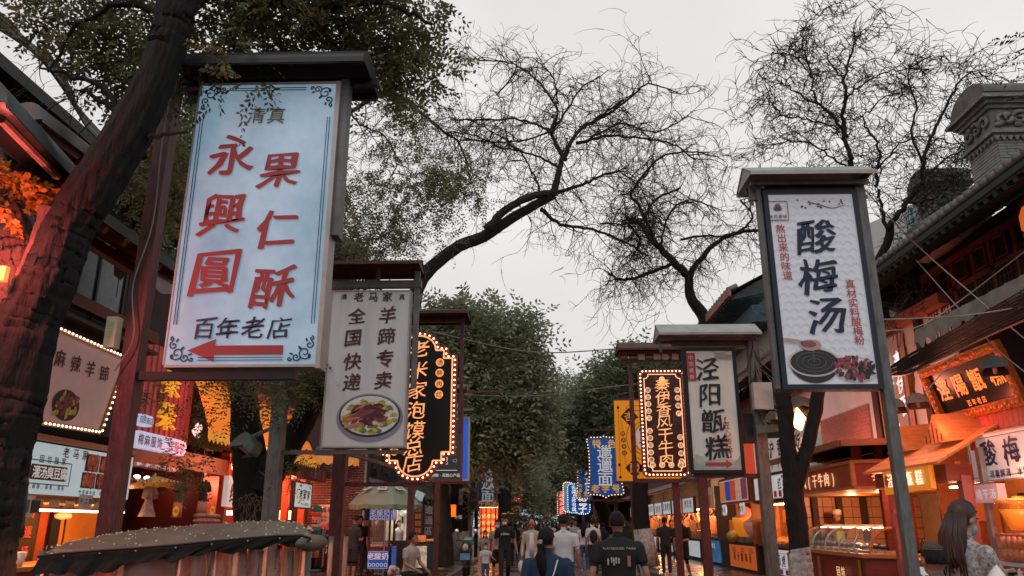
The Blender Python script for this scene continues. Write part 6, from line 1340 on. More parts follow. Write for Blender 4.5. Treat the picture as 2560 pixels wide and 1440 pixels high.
yA,yB,zA,zB=11.05,13.4,3.14,4.08;u_=RU;v_=Vector((-.28,0,.96)).normalized();o_=Vector((6.98,(yA+yB)/2,zA));hw=(yB-yA)/2;hh=zB-zA
g=G();g.plate(o_,u_,v_,rect(-hw+.1,.1,hw-.1,hh-.1),.08);g.build('sign_board',mat('black_lacquer',(.01,.011,.012),.25,var=0),t)
g=G();nn=u_.cross(v_).normalized()
for a,b,w_ in[((-hw,.06),(hw,.06),.15),((-hw,hh-.06),(hw,hh-.06),.15),((-hw+.06,.13),(-hw+.06,hh-.13),.15),((hw-.06,.13),(hw-.06,hh-.13),.15)]:g.bar(o_+u_*a[0]+v_*a[1]+nn*.03,o_+u_*b[0]+v_*b[1]+nn*.03,w_,.09,up=tuple(nn))
g.build('frame',mat('carved_gold',(.32,.07,.015),.4,metal=.2,var=.6,scale=12,bump=1.,bscale=22,emit=.05,ecol=(1,.2,.03)),t)
g=G();per=[(-hw+.06+i*.09,.06)for i in range(int(hw*2/.09)-1)]+[(-hw+.06+i*.09,hh-.06)for i in range(int(hw*2/.09)-1)]+[(s*(hw-.06),.15+i*.09)for i in range(8)for s in(-1,1)]
for a,b in per:g.ell(o_+u_*(a+rnd.uniform(-.02,.02))+v_*(b+rnd.uniform(-.02,.02))+nn*.08,(.03,.04,.035),6,4)
g.build('frame_carving',mat('bright_gold',(.6,.17,.02),.35,metal=.3,var=.5,emit=.1,ecol=(1,.3,.05)),t,smooth=True,kind='stuff')
g=G();word(g,'涇陽甑糕',o_+v_*(hh*.55)+nn*.012,u_,v_,.37,.5,False,.02,0,.02);g.build('lettering',mat('gold_letter2',(.8,.3,.04),.4,emit=.5,ecol=(1,.35,.08),var=0),t)
g=G();word(g,'百年老店',o_+v_*(hh*.22)+nn*.012,u_,v_,.11,.14);g.build('lettering',mat('gold_letter2',(.8,.3,.04)),t)
hood('pink-lit lamp hood above the gold-framed board, nearer one',WX(2486,918,6.3),(.5,.85,-.2),.17,.35,mat('pink_lit_tin',(.35,.15,.12),.5,var=.3))  # pink glow on these hoods is painted into the tin colour
hood('pink-lit lamp hood at the far upper corner of the gold-framed board',WX(2292,1006,6.35),(.5,.85,-.2),.17,.35,mat('pink_lit_tin',(.35,.15,.12)))
hood('lamp hood in front of the brown wooden name plaque',WX(2238,1018,6.2),(.5,.85,-.2),.16,.35,mat('pink_lit_tin',(.35,.15,.12)))
t=thing('slatted_fascia','rose-red slatted fascia with folds below the gold-framed board','fascia',(7.0,12,2.9));g=G()
for k in range(44):y=8.5+k*.125;g.box((6.98,y,2.86),(7.05+.04*(k%3),y+.118,3.16-.02*(k%2)))
each(g,'slat',mat('rose_slat',(.4,.1,.08),.6,var=.3),t)
# ---- building R-B: white plaster wall with banner, plaque, tile patch
t=thing('shop_building','white plastered shop building with a pink tile patch above the dried beef stall','building',(9.5,18,0),'buildings on the right side')
g=G();g.box((7.3,13.2,2.95),(14,22.6,5.2));g.build('wall',whitewall,t)
g=G();g.box((9.6,14.3,0),(14,30,2.95));g.build('back_wall',mat('cream_back_wall',(.45,.32,.2),.7,var=.15),t)
g=G();g.box((7.7,13.2,5.4),(14,22.6,6.6));g.build('upper_wall',darkwall,t);g=G();[g.box((7.65,13.6+k*1.5,5.5),(7.7,14.7+k*1.5,6.4))for k in range(6)];each(g,'window',mat('night_window',(.03,.035,.04)),t);g=G();g.box((7.1,13.2,5.2),(14,22.8,5.4));g.build('cornice',mat('orange_brown_band',(.3,.12,.07),.6),t)
g=G();g.box((7.2,16.35,2.95),(7.32,16.6,5.2));g.box((7.2,14.2,2.95),(7.32,14.4,5.2));each(g,'pillar',darkwood,t)
g=G();g.box((7.26,17.0,3.0),(7.3,19.9,4.0));g.build('mortar_bed',palemortar,t)
g=G();cnt=0
for r_ in range(13):
 a=17.0-(r_%2)*.1
 while a<19.9:
  p_,q_=max(a,17.0)+.005,min(a+.2,19.9)-.005
  if q_-p_>.03:g.box((7.252,p_,3.005+r_*.077),(7.262,q_,3.005+r_*.077+.066))
  a+=.205
each(g,'tile',pinktile,t)
t=thing('banner','pale vertical banner with white characters and an orange and blue patterned border','banner',(7.2,15.9,3.0))
g=G();g.box((7.2,14.95,2.98),(7.24,16.2,5.1));g.build('cloth',mat('blush_cloth2',(.52,.4,.37),.7,var=.05),t)
g=G();[g.box((7.185,y,2.98),(7.2,y+.07,5.1))for y in(14.95,16.13)];each(g,'border',mat('orange_border',(.55,.2,.05),.6,emit=.08),t);g=G();[g.box((7.185,y,2.98),(7.2,y+.07,5.1))for y in(15.03,16.05)];each(g,'border',mat('blue_border',(.1,.14,.3),.6,var=.9,scale=30),t)
g=G();word(g,'风干牛肉',(7.17,15.55,3.95),RU,UZ,.34,.46,True,.02,0,.03,0,.75);g.build('lettering',mat('glow_white',(.9,.88,.85)),t)
t=thing('name_plaque','brown wavy-edged wooden plaque with three white characters on the white wall','sign',(7.2,14.8,3.4))
p=WX(2252,950,7.2);g=G();g.plate((7.22,p[1],p[2]-.05),RU,UZ,[((.33+.05*math.sin(i*1.9)+.03*math.cos(i*3.1))*math.cos(2*PI*i/26),(.75+.06*math.sin(i*2.3))*math.sin(2*PI*i/26)*(1.08 if i%13 in(6,7)else 1))for i in range(26)],.08);g.build('sign_board',mat('plaque_wood',(.13,.06,.02),.45,var=.5,scale=3),t)
g=G();word(g,'秦伊香',(7.2,p[1],p[2]-.05),RU,UZ,.4,.44,True,.025,0,.03);g.build('lettering',mat('glow_white',(.9,.88,.85)),t)
point((6.3,14.2,3.6),(1,.25,.15),50.7,.2);point((6.4,17.2,3.2),(1,.22,.12),50.7,.2);point((6.2,12.2,3.0),(1,.2,.1),39,.2);point((6.2,20.5,3.2),(1,.25,.15),48.75,.2)
# ---- dried beef stall: protruding corner stall
t=thing('food_stall','red lacquered dried beef stall with a curved glass case and gold characters','stall',(7.0,17,0),'right food stalls')
cx,cy0=6.15,15.4
foot=[(cx,cy0),(7.5,14.75),(8.6,14.75),(8.6,20.2),(cx+.15,20.2)]
def prism(foot,z0,z1,g=None):
 g=g or G();k=len(foot);vs=[(x,y,z0)for x,y in foot]+[(x,y,z1)for x,y in foot];return g.add(vs,[tuple(range(k-1,-1,-1)),tuple(range(k,2*k))]+[(i,(i+1)%k,k+(i+1)%k,k+i)for i in range(k)])
sa=lambda e:[(cx-e,cy0-e),(cx+.75,cy0+.3),(cx+.9,20.2),(cx+.15-e,20.2)];sb=lambda e:[(cx-e,cy0-e),(7.5,14.75-e),(8.6,14.75-e),(8.6,15.4),(7.6,15.4),(cx+.75,cy0+.3)]
[prism(q(0),0,.9).build('counter',redwood,t)for q in(sa,sb)]
ex=lambda e:[(cx-e,cy0-e),(7.5,14.75-e),(8.6,14.75-e),(8.6,20.2),(cx+.15-e,20.2)]
[prism(q(.06),.9,.97).build('counter_top',orangewood,t)for q in(sa,sb)]
prism(ex(.03),2.18,2.62).build('fascia',mat('fascia_red',(.24,.03,.018),.4,var=.2,emit=.05),t)
g=G();prism(ex(.07),2.14,2.19,g);prism(ex(.07),2.62,2.68,g);g.bar((cx-.05,cy0-.05,2.19),(cx-.05,cy0-.05,2.62),.08,.08);g.build('trim',orangewood,t)
prism(ex(.3),2.98,3.04).build('canopy',darkwood,t);g=G();g.bar((cx-.3,cy0-.3,2.98),(cx-.15,20.2,2.98),.1,.12);g.bar((cx-.3,cy0-.3,2.98),(7.5,14.45,2.98),.1,.12);each(g,'canopy_edge',mat('brown_beam',(.2,.08,.04),.5),t)
g=G();[g.box((x,y,.97),(x+.12,y+.12,2.98))for x,y in((6.75,15.7),(8.3,15.0),(6.3,19.9),(8.1,17.6))];each(g,'pillar',redwood,t)
g=G();[g.box((6.35,15.8+.02,2.68),(6.5,15.95,2.98))];each(g,'pillar',mat('red_brick_pillar',(.28,.05,.035),.6),t)
g=G();word(g,'秦伊香',Vector((6.82,15.03,2.41)),Vector((1.35,-.65,0)),UZ,.26,.34,False,.02,.02,.02);word(g,'秦伊香风(干牛肉)',(cx-.02,17.9,2.4),RU,UZ,.3,.36,False,.02,.02,.0);g.build('lettering',mat('gold_letter3',(1,.6,.3),.4,emit=.8,ecol=(1,.55,.28),var=0),t)
g=G();word(g,'回坊',(cx-.03,16.6,.6),RU,UZ,.2,.24,False,.02,.01);word(g,'秦伊香风(干牛肉)',(cx-.03,16.9,.33),RU,UZ,.2,.24,False,.02,.01);g.build('lettering',mat('gold_letter3',(1,.6,.3)),t)
g=G();g.box((cx-.01,15.6,.08),(cx-.04,15.66,.85));g.box((cx-.0,17.8,.08),(cx-.03,17.86,.85));g.box((cx-.0,19.9,.08),(cx-.03,19.96,.85));each(g,'panel_strip',orangewood,t)
t=thing('display_case','curved glass display case with wooden ribs and dark meats on the beef stall counter','display case',(6.6,16.8,.97))
g=G();g.box((6.35,15.6,.97),(7.2,19.6,1.02));g.build('base',steel,t)
for k,(y,w_)in enumerate([(15.65,.035),(16.45,.02),(17.25,.02),(18.05,.02),(18.85,.02),(19.55,.03)]):
 g=G();g.tube([(6.38,y,1.02)]+[(6.38+.5*(1-math.cos(a)),y,1.02+.42*math.sin(a))for a in(.3,.6,.9,1.2,1.5)]+[(7.1,y,1.46)],w_,6);g.build('rib',orangewood if k in(0,5)else steel,t)
g=G();vs=[]
for i,a in enumerate((0,.3,.6,.9,1.2,1.57)):vs+=[(6.37+.5*(1-math.cos(a)),15.67,1.02+.42*math.sin(a)),(6.37+.5*(1-math.cos(a)),19.53,1.02+.42*math.sin(a))]
g.add(vs,[(2*i,2*i+1,2*i+3,2*i+2)for i in range(5)]);g.build('glass',mat('case_glass',(.8,.85,.8),.04,alpha=.2,var=0,spec=.8),t,smooth=True)
g=G();g.box((6.85,15.6,1.44),(7.15,19.6,1.5));g.build('top_rail',orangewood,t);g=G();g.box((6.8,15.75,1.425),(6.86,19.4,1.44));g.build('lamp_strip',whitelamp,t)
g=G()
for k in range(70):g.ell((rnd.uniform(6.5,7.1),rnd.uniform(15.8,19.4),1.06+rnd.uniform(0,.05)),(.1,.12,.04),7,5)
g.build('meat',mat('dark_meat',(.1,.03,.02),.4,var=.5),t,kind='stuff',smooth=True)
point((6.9,17.5,1.36),(1,.72,.35),11.7,.05);
for y in(15.6,17.0,18.6):point((7.3,y,2.0),(1,.4,.18),54.6,.08)
t=thing('tiled_partition','cream tiled partition with dark posts inside the beef stall','partition',(8,20.2,0));tp=mat('cream_tile',(.5,.27,.15),.35,var=.15,scale=3)
g=G();g.box((6.7,20.22,.9),(9.6,20.28,2.16));g.build('joint_bed',darkwood,t);g=G();[g.box((6.72+c_*.24,20.2,.92+r_*.25),(6.72+c_*.24+.225,20.22,.92+r_*.25+.235))for c_ in range(12)for r_ in range(5)];each(g,'tile',tp,t);g=G();[g.box((x_,20.08,.9),(x_+.14,20.2,2.16))for x_ in(6.9,7.5,8.1,8.7)];each(g,'post',darkwood,t)
for k,(yy,lab)in enumerate([(25.7,'brown end partition between the two skewer stalls'),(30.7,'dark end partition beside the meat trays'),(14.62,'red-brown end partition beside the rice cake stall')]):
 t=thing('stall_partition',lab,'partition',(7.8,yy,0));g=G();g.box((6.9 if k<2 else 7.3,yy,.9),(9.4,yy+.06,2.9));g.build('panel',[mat('brown_panel',(.22,.07,.025),.5,var=.3),darkwood,mat('brown_panel',(.22,.07,.025))][k],t);g=G();[g.box((7.1+q*.55,yy-.04,.9),(7.2+q*.55,yy,2.6))for q in range(1,5)];[g.box((7.35+q*.5,yy-.05,1.25+.3*(q%2)),(7.65+q*.5,yy-.02,1.65+.3*(q%2)))for q in range(4)];each(g,'board',orangewood,t)
# ---- sticky rice cake stall with little pine roofs
t=thing('food_stall','sticky rice cake stall with orange pine plank roofs and a hanging orange sign','stall',(7.3,13.4,0),'right food stalls')
g=G();g.box((6.5,12.1,0),(8.4,14.5,.86));g.build('counter',mat('counter_grey_red',(.2,.1,.08),.5),t);g=G();g.box((6.4,12.05,.86),(8.4,14.55,.93));g.build('counter_top',orangewood,t)
g=G();g.box((8.5,12.0,.9),(8.6,14.6,2.3));g.build('back_wall',mat('tan_wall',(.5,.28,.12),.6),t);g=G();[g.box((8.44,a,b),(8.5,a+.8,b+.42))for a,b in((12.3,1.6),(13.4,1.6))];each(g,'menu_panel',mat('dark_menu',(.03,.02,.018),.4),t)
def roofplanks(t,y0,y1,z0,rise,x0,x1,m,n=7):
 g=G()
 for k in range(n):
  f0,f1=k/n,(k+1)/n-.01;q=lambda f:(x0+(x1-x0)*f,z0+rise*f)
  a,b=q(f0),q(f1);g.add([(a[0],y0,a[1]),(a[0],y1,a[1]),(b[0],y1,b[1]),(b[0],y0,b[1]),(a[0],y0,a[1]-.04),(a[0],y1,a[1]-.04),(b[0],y1,b[1]-.04),(b[0],y0,b[1]-.04)],[(0,3,2,1),(4,5,6,7),(0,1,5,4),(2,3,7,6),(1,2,6,5),(3,0,4,7)])
 each(g,'plank',m,t)
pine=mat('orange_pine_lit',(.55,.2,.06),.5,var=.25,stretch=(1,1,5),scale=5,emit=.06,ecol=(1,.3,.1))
roofplanks(t,11.9,14.6,2.4,.72,6.0,7.3,pine)
for yy,zz in((12.55,2.82),(13.95,2.8)):
 g=G();g.add([(6.35,yy-.35,zz-.1),(6.35,yy+.35,zz-.1),(6.35,yy,zz+.35),(7.3,yy-.35,zz-.0),(7.3,yy+.35,zz-.0),(7.3,yy,zz+.42)],[(0,2,1),(3,4,5),(0,3,5,2),(1,2,5,4),(0,1,4,3)]);g.build('dormer',pine,t)
 g=G();[g.bar((6.33,yy-.35+.12*k,zz-.09),(6.33,yy-.35+.12*k,zz-.05+.09*(3-abs(3-k))),.012,.012)for k in range(1,6)];each(g,'batten',darkwood,t)
g=G();g.box((6.15,12.0,2.12),(6.55,14.5,2.36));g.build('fascia',redwood,t)
g=G();g.box((6.35,11.98,0),(6.5,12.12,2.2));g.box((6.35,14.4,0),(6.5,14.52,2.2));each(g,'pillar',mat('pink_pillar',(.35,.1,.09),.5),t)
t=thing('shop_sign','bright orange hanging sign with cream characters on the rice cake stall','sign',(6.0,14.0,2.1));a,b=WX(2203,1180,6.0),WX(2322,1200,6.0)
g=G();g.plate((6.02,0,0),RU,UZ,[(-a[1],1.98),(-b[1],2.02),(-b[1],2.42),(-a[1],2.36)],.08);g.build('sign_board',mat('orange_sign',(.8,.27,.02),.4,var=.08,emit=.3,ecol=(1,.33,.03)),t)
g=G();word(g,'泾阳甑糕',(6.0,(a[1]+b[1])/2,2.2),RU,UZ,.24,(a[1]-b[1])/4.8,False,.03,.015);g.build('lettering',mat('cream_letter',(1,.9,.7),emit=.9,var=0),t);g=G();g.plate((6.0,a[1]-.15,2.2),RU,UZ,blobpoly(.07,.09,14,0),.01);g.build('badge',mat('badge_red',(.6,.08,.04)),t)
t=thing('red_envelope_banner','pink hanging pennants stacked under the orange sign','pennants',(6.2,14.3,1.4));g=G();p=WX(2236,1240,6.3);[g.box((6.3,p[1]-.22,z),(6.33,p[1]+.22,z+.24))for z in(1.45,1.75)];each(g,'pennant',mat('pennant_pink',(.6,.1,.1),.6,emit=.1),t)
t=thing('sauce_bottles','row of dark jars and bottles on the rice cake stall counter','bottles',(6.6,13.2,.93));g=G();[g.lathe((6.55+.1*(k%2),12.3+k*.2,.93),[(.05,0),(.05,.14+.05*(k%3)),(.02,.2+.05*(k%3)),(.02,.24+.05*(k%3))],9)for k in range(10)];each(g,'bottle',mat('dark_bottle',(.04,.02,.015),.2,spec=.7),t,smooth=True)
t=thing('plastic_bag','crumpled white plastic bag on top of the glass case','bag',(7.0,15.9,1.5));g=G();[g.ell((7.0+rnd.uniform(-.1,.1),15.95+rnd.uniform(-.12,.12),1.56+rnd.uniform(0,.14)),(.1,.1,.08),6,4)for k in range(9)];g.build('bag',mat('clear_bag',(.75,.72,.68)),t)
t=thing('price_cards','row of small price cards standing along the beef stall counter edge','cards',(6.2,17.5,.97));g=G();[g.box((6.15,15.7+k*.42,.97),(6.16,15.83+k*.42,1.05))for k in range(10)];each(g,'card',cream,t)
point((7.3,13.2,1.95),(1,.4,.16),66.3,.08);t=thing('downlight','warm square downlight under the pine roof of the rice cake stall','lamp',(6.7,12.9,2.05));g=G();g.box((6.65,12.75,2.05),(6.85,12.95,2.08));g.build('lamp',warmlamp,t)
t=thing('price_board','white stand with dark food photos under the rice cake stall counter','board',(6.4,13.6,.1));g=G();g.box((6.42,12.9,.1),(6.47,14.3,.82));g.build('board',litwhite,t);g=G();[g.box((6.41,13.1+k*.35,.4),(6.42,13.35+k*.35,.7))for k in range(3)];each(g,'photo',mat('photo_dark',(.06,.02,.015)),t)
# ---- plum drink stall at the right edge
t=thing('food_stall','plum drink stall with a pale cloth counter at the right edge','stall',(7.3,10.7,0),'right food stalls')
g=G();g.box((6.6,8.5,0),(8.2,12.0,.95));g.build('counter',mat('cloth_white',(.5,.5,.55),.7,var=.1),t);g=G();g.box((6.5,8.4,.95),(8.2,12.0,1.0));g.build('counter_top',mat('pale_top',(.55,.5,.48),.4),t)
g=G();g.box((6.59,9.3,.3),(6.598,10.7,.8));g.build('cloth_print',mat('blue_black_print',(.02,.03,.09),.5,var=.9,scale=5),t);g=G();word(g,'回坊老酸梅汤',(6.58,10.2,.62),RU,UZ,.24,.27,False,.02,0,.03);g.build('lettering',white_ink,t)
g=G();g.box((8.2,8.5,.9),(8.3,12.0,2.6));g.build('back_wall',darkwall,t);g=G();g.box((6.62,11.9,0),(6.7,12.0,2.6));g.box((6.62,8.6,0),(6.7,8.7,2.6));each(g,'pillar',tinlight,t)
t=lightbox('white plum drink sign with purple-black brush characters at the right edge',6.72,10.0,12.35,2.12,2.78,mat('white_sign',(.6,.6,.6),.4,var=.04,emit=.22),'R',tinlight,rim=.015)
lword(t,'酸梅汤',6.72,11.25,2.5,.4,mat('purple_black',(.03,.02,.08),.5,var=0),'R',.55,rough=.03);lword(t,'消暑解渴 冰镇的口感',6.72,11.2,2.2,.12,mat('purple_black',(.03,.02,.08)),'R',.135);g=G();g.box((6.70,12.12,2.58),(6.72,12.24,2.72));g.build('badge',mat('badge_red',(.6,.08,.04)),t)
g=G();ring(g,(6.71,0,0),RU,UZ,rect(-12.3,2.17,-10.05,2.73),.008,.004);g.build('ornament',navy_ink,t)
t=lightbox('small pink light sign under the plum drink sign',6.6,11.55,12.15,1.8,2.06,mat('pink_panel',(.6,.35,.36),.4,var=.05,emit=.3),'R',None);lword(t,'桃干汤',6.6,11.85,1.92,.15,white_ink,'R',.18)
t=thing('drink_tank','large clear tank of orange drink on the plum drink stall','tank',(6.75,10.9,1.0));p=WX(2545,1285,6.8)
oj=mat('orange_drink',(.85,.25,.02),.2,var=.25,scale=3,emit=.35,ecol=(1,.3,.02))
y_=p[1];g=G();g.lathe((6.85,y_,1.42),[(.16,0),(.2,.1),(.27,.28)],18);g.build('drink',oj,t,smooth=True);g=G();g.lathe((6.85,y_,1.40),[(.17,0),(.22,.12),(.3,.36),(.31,.42)],18);g.build('bowl',mat('clear_orange_plastic',(.9,.45,.1),.08,alpha=.3,var=0,spec=.8),t,smooth=True);g=G();g.lathe((6.85,y_,1.82),[(.32,0),(.3,.03)],18);g.lathe((6.85,y_,1.85),[(.1,0),(.08,.03)],12);g.build('lid',mat('amber_lid',(.8,.4,.1),.3),t);g=G();g.box((6.6,y_-.3,1.0),(7.1,y_+.3,1.38));g.build('base',mat('base_pink',(.5,.2,.15)),t)
t=thing('cup_rack','rack of upright pink-orange cups in rows in front of the drink tank','rack',(6.6,11.0,1.0));g=G()
for r_ in range(2):
 for k in range(9):g.lathe((6.55,10.5+k*.125,1.02+r_*.17),[(.035,0),(.055,.16)],10)
each(g,'cup',mat('salmon_cup',(.62,.22,.12),.4,emit=.06),t,smooth=True);g=G();[g.bar((6.49,10.42,z),(6.49,11.6,z),.015,.02)for z in(1.06,1.18,1.35)];each(g,'rail',orangewood,t)
point((6.5,10.9,1.98),(1,.35,.2),35.1,.08)
# ---- willow kebab stall and others further on
t=thing('food_stall','skewer stall with white signs above and below and brass-coloured walls','stall',(7.2,22.5,0),'right food stalls')
g=G();g.box((7.1,20.3,0),(8.4,25.6,.86));g.build('counter',darkwood,t);g=G();g.box((7.0,20.3,.86),(8.4,25.6,.92));g.build('counter_top',mat('brown_top',(.15,.06,.03),.4),t);g=G();g.box((8.4,20.3,.9),(8.5,25.6,2.3));g.build('back_wall',mat('brass_panel',(.3,.11,.03),.35,metal=.5,var=.3),t);g=G();g.box((7.1,20.25,2.1),(8.4,25.6,2.16));g.build('soffit',orangewood,t)
g=G();g.box((7.4,20.5,2.06),(7.5,25.4,2.09));g.build('lamp_strip',warmlamp,t)
for y in(21.3,23,24.6):point((7.6,y,1.9),(1,.4,.13),46.8,.08)
t=lightbox('white counter front sign with a red outline and black characters, below the skewer trays',7.05,20.6,24.6,.12,.8,litwhite,'R',darkwood,rim=.03);lword(t,'铁板烤 红柳烤羊肉',7.05,22.5,.5,.34,black_ink,'R',.42,rough=.025);g=G();ring(g,(7.04,0,0),RU,UZ,rect(-24.3,.3,-21,.7),.012,.004);g.build('ornament',red_ink,t)
g=G();[g.box((7.03,21.0+k*.5,.14),(7.05,21.2+k*.5,.27))for k in range(7)];each(g,'food_picture',mat('photo_red',(.36,.07,.04)),t)
t=lightbox('white upper sign with a row of small food photos over the skewer stall',6.98,20.5,25.4,2.22,2.86,litwhite,'R',tinlight,rim=.02);lword(t,'铁板烤 红柳烤羊肉',6.98,22.8,2.6,.34,black_ink,'R',.44,rough=.025);g=G();[g.box((6.96,20.9+k*.45,2.25),(6.98,21.12+k*.45,2.42))for k in range(9)];each(g,'food_picture',mat('photo_red',(.36,.07,.04)),t)
t=lightbox('menu panel of five tall coloured drink pictures in a red frame',6.9,25.9,29.8,2.25,3.0,mat('menu_white',(.6,.5,.48),.4,emit=.3),'R',redwood,rim=.07)
for k,c in enumerate([(.75,.2,.03),(.02,.08,.4),(.6,.07,.04),(.6,.35,.25),(.18,.05,.09)]):g=G();y=29.75-(k+1)*.74;g.box((6.88,y,2.3),(6.9,y+.66,2.95));g.build('picture',mat('drink%d'%k,c,.4,emit=.35,var=.3,scale=9),t)
t=thing('food_stall','drink and skewer stall with an orange printed counter front','stall',(7.2,27.5,0),'right food stalls')
g=G();g.box((7.0,25.8,0),(8.4,30.6,.9));g.build('counter',darkwood,t);g=G();g.box((6.97,26.0,.1),(7.0,29.3,.82));g.build('front_panel',mat('orange_print_panel',(.75,.16,.03),.4,var=.08,emit=.2,ecol=(1,.2,.04)),t);g=G();word(g,'果汁酸梅汤',(6.96,27.6,.45),RU,UZ,.3,.5,False,.02);[ring(g,(6.96,0,0),RU,UZ,[(-28.6+k*1.1+a,b)for a,b in((-.25,.62),(-.1,.75),(0,.66),(.1,.75),(.25,.62))],.015,.004)for k in range(3)];g.build('lettering',mat('maroon_print',(.12,.02,.02)),t)
g=G();g.box((8.4,25.8,.9),(8.5,30.6,2.4));g.build('back_wall',darkwall,t)
for y in(26.8,29):point((7.5,y,2.0),(1,.4,.16),62.4,.08)
for k,(y,m_,c,lab)in enumerate([(27.6,'drink_tank',oj,'tall bulging tank of orange drink with a pink cone lid on the far stall'),(26.7,'drink_tank',mat('pink_drink',(.6,.25,.22),.3,emit=.1),'smaller pink tank right of the orange tank on the far stall')]):
 t=thing('drink_tank',lab,'tank',(7.25,y,.92));s_=1 if k==0 else.75;g=G();g.lathe((7.25,y,1.1),[(.3*s_,0),(.42*s_,.15),(.5*s_,.42*s_),(.5*s_,.62*s_)],18);g.build('bowl',c,t,smooth=True);g=G();g.lathe((7.25,y,1.1+.62*s_),[(.5*s_,0),(.35*s_,.06),(.08,.32*s_),(.03,.36*s_)],16);g.build('lid',mat('pink_lid',(.55,.18,.16),.35),t,smooth=True);g=G();g.box((6.95,y-.4*s_,.92),(7.55,y+.4*s_,1.1));g.build('base',steel,t)
t=thing('cut_fruit','large cut melon wrapped in film on the far stall counter','fruit',(7.0,26.9,.92));g=G();g.ell((7.0,28.6,1.1),(.26,.42,.2),14,10);g.build('melon',mat('melon',(.5,.3,.05),.4,var=.6,scale=8),t,smooth=True)
t=thing('skewer_trays','trays heaped with skewers on the skewer stall counter','trays',(7.3,22,.92));g=G();[g.box((7.05,20.6+k*1.2,.92),(7.7,21.6+k*1.2,.96))for k in range(4)];each(g,'tray',steel,t)
g=G()
for k in range(120):y=20.7+rnd.random()*4.4;g.bar((7.0,y,.98+rnd.random()*.06),(7.6,y+rnd.uniform(-.3,.3),1.03+rnd.random()*.12),.03,.03)
g.build('skewer',mat('skewer_orange',(.6,.3,.1),.5,var=.5),t,kind='stuff')
t=thing('skewer_trays','upright bundles of red skewers behind the leaning grey post','trays',(7.2,25.4,.92));g=G()
for k in range(70):y=24.7+rnd.random()*1.0;g.bar((7.1+rnd.random()*.3,y,.95),(7.1+rnd.random()*.3,y+rnd.uniform(-.1,.1),1.5+rnd.random()*.2),.03,.03)
g.build('skewer',mat('skewer_red',(.5,.14,.06),.5,var=.5),t,kind='stuff')
t=lightbox('blue poster with food photos on the end of a far stall counter',7.0,31.0,33.6,.1,.9,mat('blue_poster',(.05,.22,.5),.4,var=.6,scale=3,emit=.2),'R',None,cat='poster',name='poster');lword(t,'冰镇酸奶',7.0,32.3,.7,.2,white_ink,'R',.3)
t=thing('food_stall','meat skewer stall with pink trays beside the blue poster','stall',(7.3,32.5,0),'right food stalls');g=G();g.box((7.05,30.8,0),(8.4,34.4,.92));g.build('counter',darkwood,t);g=G()
for k in range(60):g.ell((7.2+rnd.random()*.6,31+rnd.random()*3.2,.98+rnd.random()*.15),(.12,.2,.05),6,4)
g.build('meat',mat('pink_meat',(.55,.2,.16),.5,var=.5,scale=9),t,kind='stuff')
t=thing('flower_board','cream framed board with an orange food photo hanging over the meat stall','sign',(7.0,33,2.2));g=G();g.box((7.0,31.6,2.1),(7.06,34.2,2.9));g.build('board',mat('tan_board',(.5,.36,.28),.5,emit=.15),t);g=G();g.box((6.98,31.9,2.18),(7.0,33.9,2.6));g.build('photo',mat('photo_orange2',(.5,.14,.05),.5,var=.5,scale=6,emit=.15),t);lword(t,'竹签香肉',7.0,32.9,2.76,.2,red_ink,'R',.4)
for k,(y,lab)in enumerate([(26.9,'round white badge sign hanging under the menu panel, right one'),(29.4,'round white badge sign hanging under the menu panel, left one')]):
 t=thing('badge_sign',lab,'sign',(6.9,y,1.95),'pairs of round badge signs');g=G();[g.plate((6.9,y+q*.3,2.0),RU,UZ,blobpoly(.17,.2,14,0),.04)for q in(-.5,.5)];each(g,'disc',litwhite,t);lword(t,'酸奶',6.89,y,2.0,.2,black_ink,'R',.3)
t=thing('shop_sign','wide white sign with large black brush characters and an orange border above the stalls','sign',(7.0,21.5,3.0));a=20.2;b=25.2
pl=[(-25.2,2.98),(-20.0,2.94),(-20.0,3.62),(-25.2,4.1)];g=G();g.plate((7.0,0,0),RU,UZ,pl,.1);g.build('sign_board',mat('white_sign2',(.6,.58,.56),.4,var=.05,emit=.22),t);g=G();ring(g,(6.99,0,0),RU,UZ,[(-25.0,3.24),(-20.1,3.2)],.05,.01,None,False);g.build('ornament',mat('orange_border',(.55,.2,.05)),t)
g=G();word(g,'徐沪香小吃',(6.98,22.5,3.6),RU,UZ,.5,.8,False,.02,0,.03);word(g,'秘制香料 总经销 不可复制',(6.98,22.5,3.1),RU,UZ,.14,.28);g.build('lettering',black_ink,t)
t=thing('shop_sign','red-orange panel with a pale swirl beside the wide white sign','sign',(6.95,26,2.9));g=G();g.box((6.95,25.3,2.95),(7.05,27.6,4.2));g.build('sign_board',mat('scarlet_panel',(.7,.08,.03),.4,emit=.3,ecol=(1,.1,.03)),t);g=G();ring(g,(6.94,0,0),RU,UZ,[(-26.4+.45*(1-i/18)*math.cos(i*.5),3.6+.45*(1-i/18)*math.sin(i*.5))for i in range(17)],.06,.01,None,False);g.build('ornament',cream,t)
t=thing('meat_board','red and white sign with scattered food shapes far along the right side','sign',(6.95,31,3.0));g=G();g.box((6.95,28.5,3.2),(7.05,33.5,3.9));g.build('sign_board',mat('dark_red_panel',(.3,.04,.03),.4,var=.5,scale=3,emit=.15),t);lword(t,'牛羊肉泡馍',6.95,31,3.55,.5,white_ink,'R',.8)
p=Vector(WX(1925,1045,5.0));
t=thing('lamp_cluster','cluster of grey floodlights with one blazing orange lamp beside the forked tree','lamp',tuple(p));pp=Vector(W(1960,1040,14.2))
